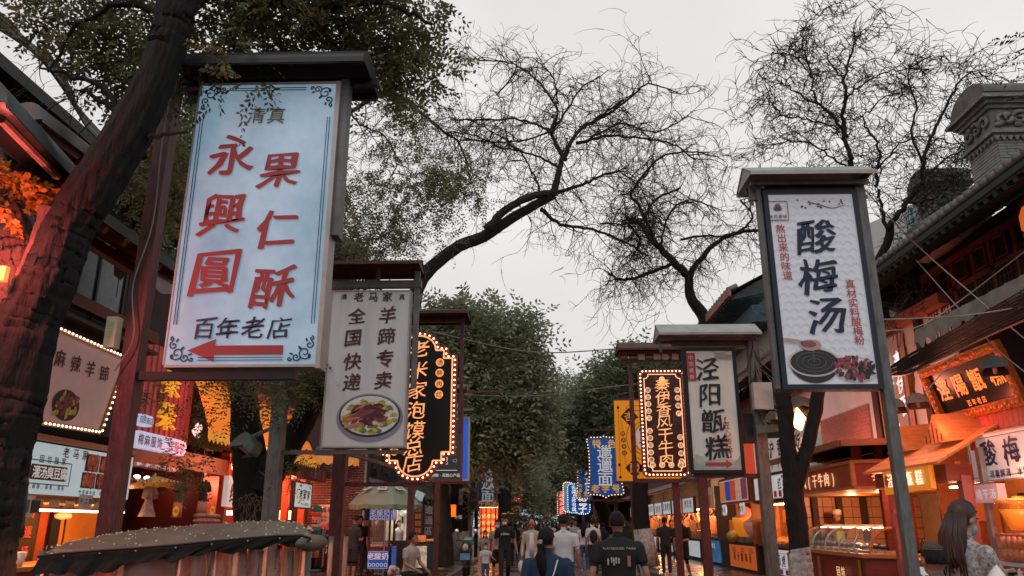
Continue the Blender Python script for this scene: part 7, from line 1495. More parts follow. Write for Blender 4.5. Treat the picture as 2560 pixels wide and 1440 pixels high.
def hoodpart(c,r,ln,d=(.9,.3,-.2)):
 c,d=Vector(c),Vector(d).normalized();sd_=d.cross(UZ).normalized();u2=sd_.cross(d).normalized();n=12;g=G();vs=[]
 for i in range(n+1):a=PI*i/n;o_=sd_*math.cos(a)*r+u2*math.sin(a)*r;vs+=[tuple(c+o_),tuple(c+d*ln+o_)]
 g.add(vs,[(2*i,2*i+1,2*i+3,2*i+2)for i in range(n)]+[tuple(range(0,2*n+2,2)),tuple(range(2*n+1,0,-2))]);g.build('hood',mat('floodlight_grey',(.13,.13,.13),.5,metal=.4,var=.2),t,smooth=False)
hoodpart(W(1925,1050,14.2),.17,.35);hoodpart(W(1962,1032,14.1),.2,.4);hoodpart(W(1990,1018,14.0),.22,.3)
g=G();a,b=Vector(W(1895,1075,14.6)),Vector(W(1995,1063,14.1));g.bar(a,b,.1,.14);g.build('bracket',greypost,t)
c=Vector(W(1999,1047,13.9));g=G();g.plate(c,FU,FV,[(-.1,-.12),(.02,-.2),(.11,.02),(-.02,.2)],.08);g.build('bulb',mat('blazing_lamp',(1,.6,.2),emit=16,ecol=(1,.38,.1),var=0),t);point(c+Vector((0,-.25,0)),(1,.4,.12),12,.1)
# ---- further right side buildings
t=thing('traditional_building','traditional building with red-edged tiled roof corner behind the plum drink sign','building',(11,32,0),'buildings on the right side')
g=G();g.box((8.4,27,0),(15,38,8.2));g.build('wall',mat('cream_upper_wall',(.4,.36,.3),.8,var=.15),t)
g=G();a=Vector(W(1790,800,30));b=Vector(W(1905,690,30));ez=a.z
g.add([(6.9,26,ez),(6.9,42,ez),(12,40,ez+3),(12,28,ez+3),(6.9,26,ez-.2),(6.9,42,ez-.2)],[(0,3,2,1),(0,1,5,4),(4,5,2,3)]);g.build('roof',greytile,t);g=G();g.bar((6.88,26,ez-.05),(6.88,42,ez-.05),.1,.22);g.build('eave_board',mat('pink_red_eave',(.32,.1,.08),.6,var=.4,scale=6),t)
g=G();[g.bar((6.95,26.2+k*.4,ez-.2),(8.4,26.2+k*.4,ez+.1),.12,.14)for k in range(38)];each(g,'rafter',mat('faded_teal_rafter',(.02,.045,.045)),t);g=G();g.box((7.6,26,ez-1.1),(8.4,42,ez-.5));g.build('painted_beam',mat('painted_beam',(.03,.06,.08),.6,var=.8,scale=6),t)
g=G();[g.box((8.36,28+k*3.3,5.6),(8.4,30+k*3.3,7.0))for k in range(3)];each(g,'window',mat('night_window',(.03,.035,.04)),t)
tilerow(t,6.85,26,42,ez+.1,40,greytile,r=.09)
t=thing('dark_roofed_building','dark building with a steep tiled eave just left of the plum drink sign','building',(9,24.5,0),'buildings on the right side')
g=G();g.box((7.35,22.6,2.95),(14,30.8,6.0));g.build('wall',darkwall,t);ez=W(1870,870,26)[2]
g=G();z0_,z1_=5.75,8.6;g.add([(6.2,19.8,z0_),(6.2,31,z0_),(10,31,z1_),(10,19.8,z1_),(6.2,19.8,z0_-.15),(6.2,31,z0_-.15),(10,31,z1_-.15),(10,19.8,z1_-.15)],[(0,3,2,1),(4,5,6,7),(0,1,5,4),(0,4,7,3),(1,2,6,5)]);g.build('roof',greytile,t);tilerow(t,6.15,19.9,30.9,z0_+.06,44,greytile,r=.07)
g=G();[g.bar((6.3,20+k*.4,z0_-.16),(7.4,20+k*.4,z0_+.4),.1,.1)for k in range(27)];each(g,'rafter',darkwood,t);g=G();g.box((7.1,20,4.9),(7.4,30.8,5.5));g.build('fascia',mat('rust_band',(.14,.04,.03),.6,var=.3),t)
g=G();[g.box((7.3,23.2+k*1.9,4.2),(7.345,24.4+k*1.9,4.85))for k in range(4)];each(g,'window',mat('night_window',(.03,.035,.04)),t)
t=thing('modern_building','pale modern building with blue-tinted glazing seen past the bare tree on the right','building',(20,42,0),'buildings on the right side')
x0_,z1_=W(2175,600,40)[0],W(2270,500,40)[2];g=G();g.add([(x0_-1.2,40,0),(x0_+3.2,40,0),(x0_+3.2,40,z1_),(x0_-.5,40,z1_-1.6),(x0_-1.2,40,z1_-2),(x0_-1.2,50,0),(x0_+3.2,50,0),(x0_+3.2,50,z1_),(x0_-.5,50,z1_-1.6),(x0_-1.2,50,z1_-2)],[(0,1,2,3,4),(9,8,7,6,5),(0,4,9,5),(1,6,7,2),(2,7,8,3),(3,8,9,4)]);g.build('wall',mat('pale_cladding',(.4,.4,.39),.6,var=.08),t)
g=G();[g.box((x0_-.8+k*1.0,39.9,z1_-4.6-q*1.7),(x0_+.05+k*1.0,39.95,z1_-3.4-q*1.7))for k in range(4)for q in range(5)];g.box((x0_+2.1,39.9,z1_-3.1),(x0_+3.1,39.95,z1_-.5));each(g,'window',mat('blue_glass',(.12,.18,.2),.1,spec=.8),t)
for k,(y0,y1,h,lab)in enumerate([(38.2,52,6.4,'dim two-storey shop row beyond the blue bulb signs on the right'),(52.2,90,7.5,'far dim building row at the end of the right side')]):
 t=thing('shop_building',lab,'building',(9.5,(y0+y1)/2,0),'buildings on the right side');g=G();g.box((8.4,y0,0),(15,y1,h));g.build('wall',mat('dim_wall',(.07,.06,.055),.8,var=.3),t);g=G();g.add([(7.0,y0,3.3),(7.0,y1,3.3),(8.4,y1,3.9),(8.4,y0,3.9)],[(0,3,2,1)]);g.box((7,y0,3.2),(7.05,y1,3.3));g.build('awning',mat('dull_red_awning',(.14,.03,.025),.6),t)
 g=G();[g.box((8.36,y0+.6+q*2.6,4.4),(8.4,y0+2.2+q*2.6,5.8))for q in range(int((y1-y0)/2.6))];each(g,'window',mat('night_window',(.03,.035,.04)),t)
far_lab=['tall thin characters','a row of skewer photos','small dense characters','four bold characters','two small panels','a red band','a grey photo','dark writing']
for k in range(8):
 y=34.9+k*2.9;zc=2.3 if k%2 else 2.36
 t=lightbox(f'lit white sign box with {far_lab[k]}, far right row of stalls',6.9,y,y+2.5,2.0,2.62,litwhite,'R',redwood,rim=.04,group='far lit sign boxes');lword(t,['烤羊肉','烤肉串','红柳烤肉','酸辣粉','肉夹馍','羊肉串','凉皮','烤鱼'][k],6.9,y+1.25,zc,.42,black_ink if k%3 else red_ink,'R',.6)
for k in range(4):
 y=34.6+k*6;t=thing('food_stall',['far skewer stall with orange-lit back wall and white front signs','second far stall along the right pavement with a glowing orange interior','third far stall on the right with warm lamps','fourth far stall on the right, a small warm glow'][k],'stall',(7.4,y+2.8,0),'right food stalls')
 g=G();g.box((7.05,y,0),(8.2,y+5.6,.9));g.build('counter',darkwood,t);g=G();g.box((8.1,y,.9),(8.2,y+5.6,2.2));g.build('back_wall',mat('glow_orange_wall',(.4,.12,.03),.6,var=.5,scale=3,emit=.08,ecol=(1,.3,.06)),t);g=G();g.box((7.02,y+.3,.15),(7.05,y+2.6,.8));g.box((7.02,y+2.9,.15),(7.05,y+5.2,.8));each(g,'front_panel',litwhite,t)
 g=G();word(g,'烤肉',(7.0,y+4.05,.48),RU,UZ,.5,.8);g.build('lettering',black_ink,t);g=G();[g.box((7.3,y+.4+q*1.3,2.12),(7.5,y+1.2+q*1.3,2.16))for q in range(4)];each(g,'lamp',warmlamp,t);point((7.6,y+2.8,1.9),(1,.36,.12),87.75,.1);g=G();[g.bar((7.5+rnd.random()*.5,y+q*.45,1.5+.5*rnd.random()),(7.5+rnd.random()*.5,y+q*.45+.1,2.1),.12,.06)for q in range(12)];[g.box((7.1,y+q*.5,.9),(7.5,y+q*.5+.3,1.05+.2*rnd.random()))for q in range(11)];each(g,'goods',mat(['salmon_crate','brown_panel'][k%2],(.5,.2,.14)),t)
t=thing('overhead_wires','tangle of black and silver wires sagging along the right-hand facades','wires',(6.0,13,4));g=G()
for k in range(14):
 y0_=-.03*k;p,r=smooth_path([W(2620,690+k*6+(k%3)*8,8.5),W(2480,770+k*5,10),W(2340,850+k*4,12),W(2250,900+k*3,13.2),W(2160,945+rnd.uniform(-20,30),14.6)],[.014]*5,6);g.tube(p,list(r*rnd.uniform(.5,1.3)),4)
each(g,'cable',blackm,t)
g=G()
for a,b,c_ in[((2130,440,9),(2300,620,11),(2600,880,10)),((2200,830,9.5),(2330,800,11),(2600,600,10)),((2180,800,9),(2400,790,10),(2600,760,9)),((2290,650,12),(2470,850,11),(2600,960,10)),((2420,830,11),(2380,900,11.5),(2310,985,12))]:
 p,r=smooth_path([W(*a),W(*b),W(*c_)],[.009]*3,8);g.tube(p,list(r),4)
each(g,'cable',mat('silver_wire',(.35,.33,.31),.5),t)
g=G()
for k in range(16):
 a=Vector(W(1900+rnd.uniform(-5,30),860+k*12,14.7));b=Vector(W(2010+rnd.uniform(-60,60),930+k*8,14.2));m=(a+b)/2-Vector((0,0,rnd.uniform(.05,.3)));p,r=smooth_path([a,m,b],[.009]*3,7);g.tube(p,list(r),3)
each(g,'cable',greypost,t)
t=thing('overhead_wires','thin wires strung across the street in front of the dense trees','wires',(0,25,5));g=G()
for a,m,b in[((1080,830,22),(1330,880,24),(1580,870,23)),((1110,985,25),(1330,990,27),(1590,960,26)),((1080,1150,33),(1330,1185,36),(1500,1130,35)),((1165,1165,45),(1300,1170,46),(1450,1140,46)),((1310,1248,60),(1350,1252,60),(1420,1220,60))]:
 p,r=smooth_path([W(*a),W(*m),W(*b)],[.018]*3,8);g.tube(p,list(r),4)
each(g,'cable',mat('grey_cable',(.16,.16,.16)),t)
# ================================================================ LEFT, further down the street
for k,(y0,y1,h,lab)in enumerate([(31.2,44,6.2,'dark cluttered two-storey shop row beyond the yogurt cart on the left'),(44.2,62,7,'dim shop row behind the left-hand trees'),(62.2,100,8,'far dim building row at the end of the left side')]):
 t=thing('shop_building',lab,'building',(-9.5,(y0+y1)/2,0),'buildings on the left side');g=G();g.box((-15,y0,0),(-7.6,y1,h));g.build('wall',mat('dim_wall',(.07,.06,.055))if k else darkwall,t)
 g=G();g.add([(-6.2,y0,3.0),(-6.2,y1,3.0),(-7.6,y1,3.6),(-7.6,y0,3.6)],[(0,1,2,3)]);g.box((-6.25,y0,2.9),(-6.2,y1,3.02));g.build('awning',mat('dull_dark_awning',(.05,.035,.03),.7),t)
 g=G();[g.box((-7.6,y0+.6+q*2.6,4.0),(-7.56,y0+2.2+q*2.6,5.4))for q in range(int((y1-y0)/2.6))];each(g,'window',mat('night_window',(.03,.035,.04)),t)
 if k==0:g=G();[g.box((-7.58,y0+1+q*.3,3.7),(-7.5,y0+1.12+q*.3,3.95))for q in range(20)];[g.bar((-7.4,y0+1+q*1.7,3.8),(-7.4,y0+2.2+q*1.7,5.2),.05,.05)for q in range(6)];each(g,'batten',darkwood,t)
g0=thing('eave_corner','dark roof eave corner poking out beside the big blue sign','eave',(-6.2,24,6.5));g=G();a=W(886,606,24);g.add([(a[0],24,a[2]),(a[0],29,a[2]),(-9.6,29,a[2]+2.6),(-9.6,24,a[2]+2.6),(a[0],24,a[2]-.22),(a[0],29,a[2]-.22),(-9.6,29,a[2]+2.38),(-9.6,24,a[2]+2.38)],[(0,1,2,3),(4,7,6,5),(0,4,5,1),(0,3,7,4)]);g.build('roof',mat('dark_teal_roof',(.03,.045,.05),.6,var=.3),g0);g=G();g.box((-9.6,24.6,3.6),(-7.2,29,a[2]+.1));g.build('wall',mat('dim_wall',(.07,.06,.055)),g0)
t=thing('shop_room','bright white drink shop interior with a wall fan behind the yogurt cart','shop',(-5,29.6,0));xa,xb=XY(978,29.5),XY(1034,29.5)
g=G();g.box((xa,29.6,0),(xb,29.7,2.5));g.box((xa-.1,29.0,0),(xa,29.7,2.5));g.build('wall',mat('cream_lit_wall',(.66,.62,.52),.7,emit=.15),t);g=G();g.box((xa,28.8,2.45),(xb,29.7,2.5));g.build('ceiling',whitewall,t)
g=G();g.box((xa+.2,28.9,2.2),(xb,29.0,2.24));g.build('lamp_strip',whitelamp,t);g=G();g.box((xa,28.4,0),(XY(1034,28.4),28.9,.95));g.build('counter',darkwood,t);point(((xa+xb)/2,28.8,2.1),(1,.85,.65),26,.1)
t=thing('wall_fan','round grey fan on the white wall behind the yogurt cart','fan',(XY(1007,29.4),29.4,1.9));c=W(1007,1280,29.3);g=G();g.tube([(c[0],29.28,c[2]),(c[0],29.36,c[2])],.17,18);g.build('guard',mat('fan_grey',(.12,.14,.15),.4),t);g=G();[g.plate((c[0],29.26,c[2]),FU,FV,[(.02*math.cos(a),.02*math.sin(a)),(.14*math.cos(a-.35),.14*math.sin(a-.35)),(.14*math.cos(a+.35),.14*math.sin(a+.35))],.004)for a in(0,2.1,4.2)];each(g,'blade',mat('fan_blade',(.3,.33,.34),.4),t);g=G();g.box((c[0]-.03,29.3,c[2]-.4),(c[0]+.03,29.36,c[2]-.15));g.build('bracket',blackm,t)
t=thing('yogurt_cart','yogurt cart with blue signboards above and below a glass box, under the green umbrella','cart',(-4.9,25,0));xa,xb=XY(926,25),XY(976,25)
bl_=mat('yogurt_blue',(.01,.1,.42),.4,var=.05,emit=.35)
g=G();[g.box((x_-.03,y_,.0),(x_+.03,y_+.06,1.95))for x_ in(xa,xb)for y_ in(24.9,25.7)];each(g,'frame_post',redpost,t)
g=G();g.box((xa+.02,24.92,.2),(xb-.02,25.7,.85));g.build('cabinet',redwood,t);g=G();g.box((xa-.02,24.85,1.62),(xb+.02,24.9,1.96));g.box((xa-.0,24.85,.2),(xb-.0,24.9,.72));each(g,'sign_board',bl_,t);g=G();g.box((xb+.04,24.95,1.62),(xb+.07,25.7,1.96));g.box((xb+.08,24.95,.1),(xb+.12,25.6,.85));each(g,'side_board',mat('yogurt_blue2',(.02,.13,.5),.4,emit=.3),t)
g=G();word(g,'老酸奶',((xa+xb)/2,24.84,1.85),FU,FV,.2,.21);word(g,'老酸奶',((xa+xb)/2,24.84,.57),FU,FV,.22,.22)
for zz in(1.68,.3):
 for k in range(5):ring(g,((xa+xb)/2-.24+k*.12,24.845,zz+.02),FU,FV,blobpoly(.045,.045,8,0),.015,.004)
for z0_,z1_ in((1.64,1.94),(.22,.7)):ring(g,(0,24.848,0),FU,FV,rect(xa+.02,z0_,xb-.02,z1_),.008,.003)
g.build('lettering',white_ink,t)
g=G();g.box((xa+.03,24.95,.85),(xb-.03,25.65,.9));g.build('shelf',steel,t);g=G();[g.lathe((xa+.1+k*.09,25.05,.9),[(.035,0),(.04,.07)],8)for k in range(6)];each(g,'jar',mat('white_ceramic',(.6,.58,.55)),t,smooth=True);g=G();g.box((xa,24.92,.9),(xb,24.93,1.62));g.build('glass',mat('thin_glass',(.7,.75,.75),.05,alpha=.15,var=0),t);g=G();[g.tube([(x_,24.9,.07),(x_,24.95,.07)],.07,10)for x_ in(xa+.06,xb-.06)];each(g,'wheel',blackm,t)
t=thing('market_umbrella','pale green market umbrella with white printed squares over the yogurt cart','umbrella',(XY(963,24.9),24.9,0));cx_,zt,zr=XY(963,24.9),W(963,1212,24.9)[2],W(963,1262,24.9)[2];rr=1.17
um=mat('sage_canvas',(.22,.27,.2),.75,var=.12,scale=2);g=G();n=8;vs=[];prof=[(0,1),(.25,.97),(.5,.82),(.75,.52),(1,.0)]
ang0=PI/8
def upt(k,r_,f):a=ang0+2*PI*k/8;return(cx_+rr*r_*math.cos(a),24.9+rr*r_*math.sin(a),zr+(zt-zr)*f)
for r_,f in prof[1:]:
 for k in range(n*3):
  kk=k//3;s_=(k%3)/3;p0,p1=Vector(upt(kk,r_,f)),Vector(upt(kk+1,r_,f));q=p0.lerp(p1,s_);q.z-=.03*r_*math.sin(PI*s_);vs.append(tuple(q))
m3=n*3;fs=[(i*m3+k,(i+1)*m3+k,(i+1)*m3+(k+1)%m3,i*m3+(k+1)%m3)for i in range(3)for k in range(m3)];vs.append((cx_,24.9,zt));fs+=[(len(vs)-1,k,(k+1)%m3)for k in range(m3)];g.add(vs,fs);g.build('canopy',um,t)
g=G();vs=[];
for k in range(96):kk=k//12;s_=(k%12)/12;p0,p1=Vector(upt(kk,1,0)),Vector(upt(kk+1,1,0));q=p0.lerp(p1,s_);vs+=[(q.x,q.y,q.z-.0-.03*math.sin(PI*s_)),(q.x+.02*math.sin(k*1.7),q.y+.02*math.cos(k*2.1),q.z-.13-.03*math.sin(PI*s_)-.02*math.sin(k*2.3))]
g.add(vs,[(2*k,(2*k+2)%192,(2*k+3)%192,2*k+1)for k in range(96)]);g.build('fringe',mat('sage_fringe',(.17,.24,.15),.8,var=.3),t,smooth=True)
for k,(off)in enumerate([-1,0,1]):
 a=-PI/2+off*PI/4;e=Vector((math.cos(a),math.sin(a),0));u_=Vector((-math.sin(a),math.cos(a),0));pm=Vector((cx_,24.9,zr+(zt-zr)*.72))+e*rr*.6;v_=(Vector((cx_,24.9,zr+(zt-zr)*.97))+e*rr*.25-Vector((cx_,24.9,zr+(zt-zr)*.5))-e*rr*.76).normalized();nn=u_.cross(v_)
 g=G();g.plate(pm+nn*.045,u_,v_,[(-.15,-.13),(0,-.12),(.15,-.13),(.14,0),(.15,.13),(0,.12),(-.15,.13),(-.14,0)],.004);g.build('print',mat('print_white',(.55,.56,.54),.7,var=0),t);g=G();word(g,'ibis',pm+nn*.06+v_*.01,u_,v_,.13,bold=.02);g.build('lettering',black_ink,t)
 g=G();word(g,'宜必思酒店西安钟楼店',pm+nn*.04-v_*.28,u_,v_,.05,.055);g.build('lettering',mat('print_white',(.55,.56,.54)),t)
g=G();g.tube([(cx_,24.9,0),(cx_,24.9,zt)],.025,8);g.build('pole',steel,t);g=G();[g.tube([(cx_,24.9,zt-.1),upt(k,1,0)],.008,4)for k in range(8)];each(g,'rib',steel,t)
t=thing('food_stall','corner food counter with a glowing printed front right of the yogurt cart','stall',(-4.2,26.5,0),'left food stalls');xa,xb=XY(1038,27),XY(1092,27)
g=G();g.box((xa,26.6,0),(xb,27.6,.88));g.build('counter',mat('counter_blue_black',(.02,.05,.08),.5),t);g=G();g.box((xa+.12,26.57,.15),(xb-.25,26.6,.82));g.build('front_panel',mat('glow_print',(.6,.5,.35),.4,var=.7,scale=7,emit=.35),t);g=G();[g.ell((xa+.1+rnd.random()*.6,26.7+rnd.random()*.6,.93+rnd.random()*.06),(.1,.1,.06),7,5)for k in range(24)];g.build('food',mat('yellow_red_food',(.6,.2,.08),.5,var=.6,scale=7),t,kind='stuff',smooth=True);g=G();g.box((xa+.05,26.7,.95),(xa+.4,26.9,1.15));g.build('tray',mat('orange_box',(.7,.25,.08),.5,emit=.2),t);point(((xa+xb)/2,26.4,1.9),(1,.5,.3),30,.1)
t=thing('menu_board','tilted pale blue menu board fixed above the corner food counter','board',(XY(1048,26),26,2.2));p=Vector(W(1048,1240,26));g=G();g.plate(p,Vector((.9,0,-.35)).normalized(),Vector((.35,-.3,.9)).normalized(),rect(-.14,-.14,.14,.14),.03);g.build('board',mat('pale_blue_board',(.45,.58,.6),.4,emit=.3,var=.2),t)
for k,(px,py0,py1,w_,m_,tx,tm,lab)in enumerate([(1183,1200,1276,26,mat('grey_cloth_sign',(.13,.125,.12),.7),'大食堂',black_ink,'tall grey-white cloth sign with black characters left of the blue noodle banner'),(1072,1262,1340,22,mat('charcoal_wall',(.03,.03,.035),.7),'逾過區',mat('outline_grey',(.3,.3,.32),.5,var=0),'charcoal board with outlined white characters right of the corner counter'),(1132,1262,1292,15,mat('glow_orange_box',(.9,.16,.02),.4,emit=1.0,ecol=(1,.12,.01)),'',None,'glowing orange box lantern beside the dark trunk on the left pavement'),(1146,1284,1301,12,blackm,'小馆',white_ink,'small black sign with a white outline below the orange lantern'),(1152,1222,1262,9,mat('white_strip',(.4,.4,.4),.6),'小吃',red_ink,'narrow white strip sign behind the blue light box'),(1180,1290,1312,6,mat('white_strip',(.4,.4,.4)),'',None,'small white board fixed to a post beyond the scooter')]):
 Y=[37,29,31,30.5,33,36][k];a,b=W(px-w_/2,py0,Y),W(px+w_/2,py1,Y);t=thing('shop_sign',lab,'sign',((a[0]+b[0])/2,Y,b[2]));g=G();g.box((a[0],Y-.05,b[2]),(b[0],Y+.05,a[2]));g.build('sign_board',m_,t)
 if tx:g=G();h=(a[2]-b[2])/len(tx);word(g,tx,((a[0]+b[0])/2,Y-.06,(a[2]+b[2])/2),FU,FV,min(h*.9,(b[0]-a[0])*.85)if k!=3 else.14,h if k!=3 else.15,k!=3,.01);g.build('lettering',tm,t)
 if k==2:point(((a[0]+b[0])/2,Y-.3,a[2]-.2),(1,.15,.03),10,.1)
t=thing('biscuit_display','wall grid of brown pressed cakes in frames right of the white drink shop','display',(XY(1045,28.6),28.6,.9));g=G();[g.box((XY(1038+c_*8,28.6),28.56,1.2+r_*.24),(XY(1044.5+c_*8,28.6),28.6,1.38+r_*.24))for r_ in range(4)for c_ in range(2)];each(g,'cake',mat('cake_brown',(.3,.09,.03),.5,emit=.08),t);g=G();g.box((XY(1034,28.6),28.6,0),(XY(1056,28.6),28.66,2.4));g.build('board',darkwood,t)
t=thing('food_stall','red-glowing stall of jars and lanterns behind the blue noodle banner','stall',(-5.5,43,0),'left food stalls');xa,xb=XY(1197,42),XY(1243,42)
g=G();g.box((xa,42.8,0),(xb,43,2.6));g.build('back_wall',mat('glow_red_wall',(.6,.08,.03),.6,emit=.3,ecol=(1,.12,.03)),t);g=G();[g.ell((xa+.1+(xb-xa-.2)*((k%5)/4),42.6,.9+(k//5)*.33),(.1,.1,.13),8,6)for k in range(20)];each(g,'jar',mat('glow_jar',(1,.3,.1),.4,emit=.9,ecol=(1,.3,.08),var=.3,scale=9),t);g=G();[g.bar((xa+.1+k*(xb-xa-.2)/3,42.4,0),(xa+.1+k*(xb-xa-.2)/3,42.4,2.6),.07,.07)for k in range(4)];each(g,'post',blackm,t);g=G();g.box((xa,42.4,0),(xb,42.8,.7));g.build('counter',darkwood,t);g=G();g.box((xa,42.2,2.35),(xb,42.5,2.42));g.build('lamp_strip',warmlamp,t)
point(((xa+xb)/2,41.9,1.8),(1,.25,.12),45,.1)
for k,(px,py,Y,w_,h_,c,e,lab)in enumerate([(1307,1280,60,18,16,(.5,.6,.75),.5,'pale blue lit sign board far down on the left beside the pink neon sign'),(1322,1278,70,10,26,(.04,.22,.7),.8,'small blue neon column sign deep in the street'),(1336,1275,74,6,20,(.2,.5,.6),.5,'tiny teal sign next to the blue neon column'),(1345,1292,90,22,8,(.5,.75,.85),1.2,'long pale cyan glowing canopy far down the street centre'),(1371,1288,84,9,9,(.9,.3,.05),.7,'small orange glowing board at the far centre'),(1386,1294,80,16,5,(.45,.6,.8),.7,'thin blue-white sign strip at the far centre'),(1377,1301,82,8,6,(.8,.3,.2),.6,'tiny red and white board at the far centre'),(1290,1273,55,24,5,(.6,.6,.62),.5,'thin white awning edge under the gold boards')]):
 a,b=W(px-w_/2,py-h_/2,Y),W(px+w_/2,py+h_/2,Y);t=thing('far_sign',lab,'sign',((a[0]+b[0])/2,Y,b[2]),'small far signs');g=G();g.box((a[0],Y-.1,b[2]),(b[0],Y+.1,a[2]));g.build('sign_board',mat('far_glow%d'%k,c,.4,emit=e*.7,var=.3,scale=2),t)
 if k in(0,1):g=G();word(g,'茶' if k==0 else '东道',((a[0]+b[0])/2,Y-.14,(a[2]+b[2])/2),FU,FV,.5,.5,True,.03);g.build('lettering',white_ink,t)
 g=G();g.bar((a[0],Y,b[2]),(a[0],Y,0),.08,.08);g.build('post',blackm,t)
t=thing('bench','low red bench the man in the pale shirt sits on','bench',(-2.7,17,0));xa,xb=XY(908,17,1440),XY(1062,17,1440);g=G();g.box((xa,16.8,.38),(xb,17.25,.43));g.build('seat',mat('red_bench_paint',(.25,.02,.02),.4),t);g=G();[g.box((x_,y_,0),(x_+.05,y_+.05,.38))for x_ in(xa+.1,xb-.15)for y_ in(16.85,17.15)];each(g,'leg',blackm,t)
t=thing('doormat','pink flat board lying on the pavement by the corner counter','mat',(XY(1100,28.5),28.5,0));g=G();g.box((XY(1070,28.5),28,0.004),(XY(1112,28.5),28.9,.03));g.build('sheet',mat('pink_board',(.45,.16,.14),.6),t)
# ================================================================ scooter
t=thing('scooter','dark scooter with a teal box and round mirrors parked at the left kerb','scooter',(XY(1168,24.5),24.5,0));x,y=XY(1168,24.5),24.5
g=G();
for yy in(y-.55,y+.6):g.tube([(x-.05,yy,.25),(x+.05,yy,.25)],.25,18)
each(g,'wheel',mat('tyre',(.012,.012,.012),.8),t)
g=G();g.ell((x,y-.4,.72),(.2,.14,.32),12,8);g.ell((x,y+.1,.42),(.16,.5,.14),12,8);g.ell((x,y+.4,.72),(.16,.42,.12),12,8);g.build('body',mat('scooter_black',(.015,.02,.02),.3),t,smooth=True)
g=G();g.bar((x-.3,y-.35,1.03),(x+.3,y-.35,1.03),.03,.03);g.build('handlebar',blackm,t);g=G();[g.bar((x+s*.2,y-.35,1.03),(x+s*.27,y-.38,1.25),.015,.015)for s in(-1,1)];each(g,'mirror_stalk',blackm,t)
g=G();[g.tube([(x+s*.28,y-.4,1.3),(x+s*.28,y-.38,1.3)],.07,12)for s in(-1,1)];each(g,'mirror',mat('mirror_white',(.7,.7,.7),.1,metal=.8),t,smooth=True);g=G();g.ell((x,y-.54,.85),(.09,.05,.1),10,8);g.build('headlight',mat('lamp_glass',(.4,.42,.42),.1),t,smooth=True);g=G();g.box((x-.14,y-.62,.5),(x+.14,y-.5,.68));g.build('number_board',mat('sky_blue_plate',(.1,.3,.5),.4),t);g=G();g.ell((x,y-.58,.3),(.09,.35,.06),10,6);g.build('mudguard',blackm,t);g=G();g.ell((x+.06,y-.1,1.0),(.17,.17,.14),12,8);g.build('helmet',mat('teal_helmet',(.12,.3,.27),.25),t,smooth=True)
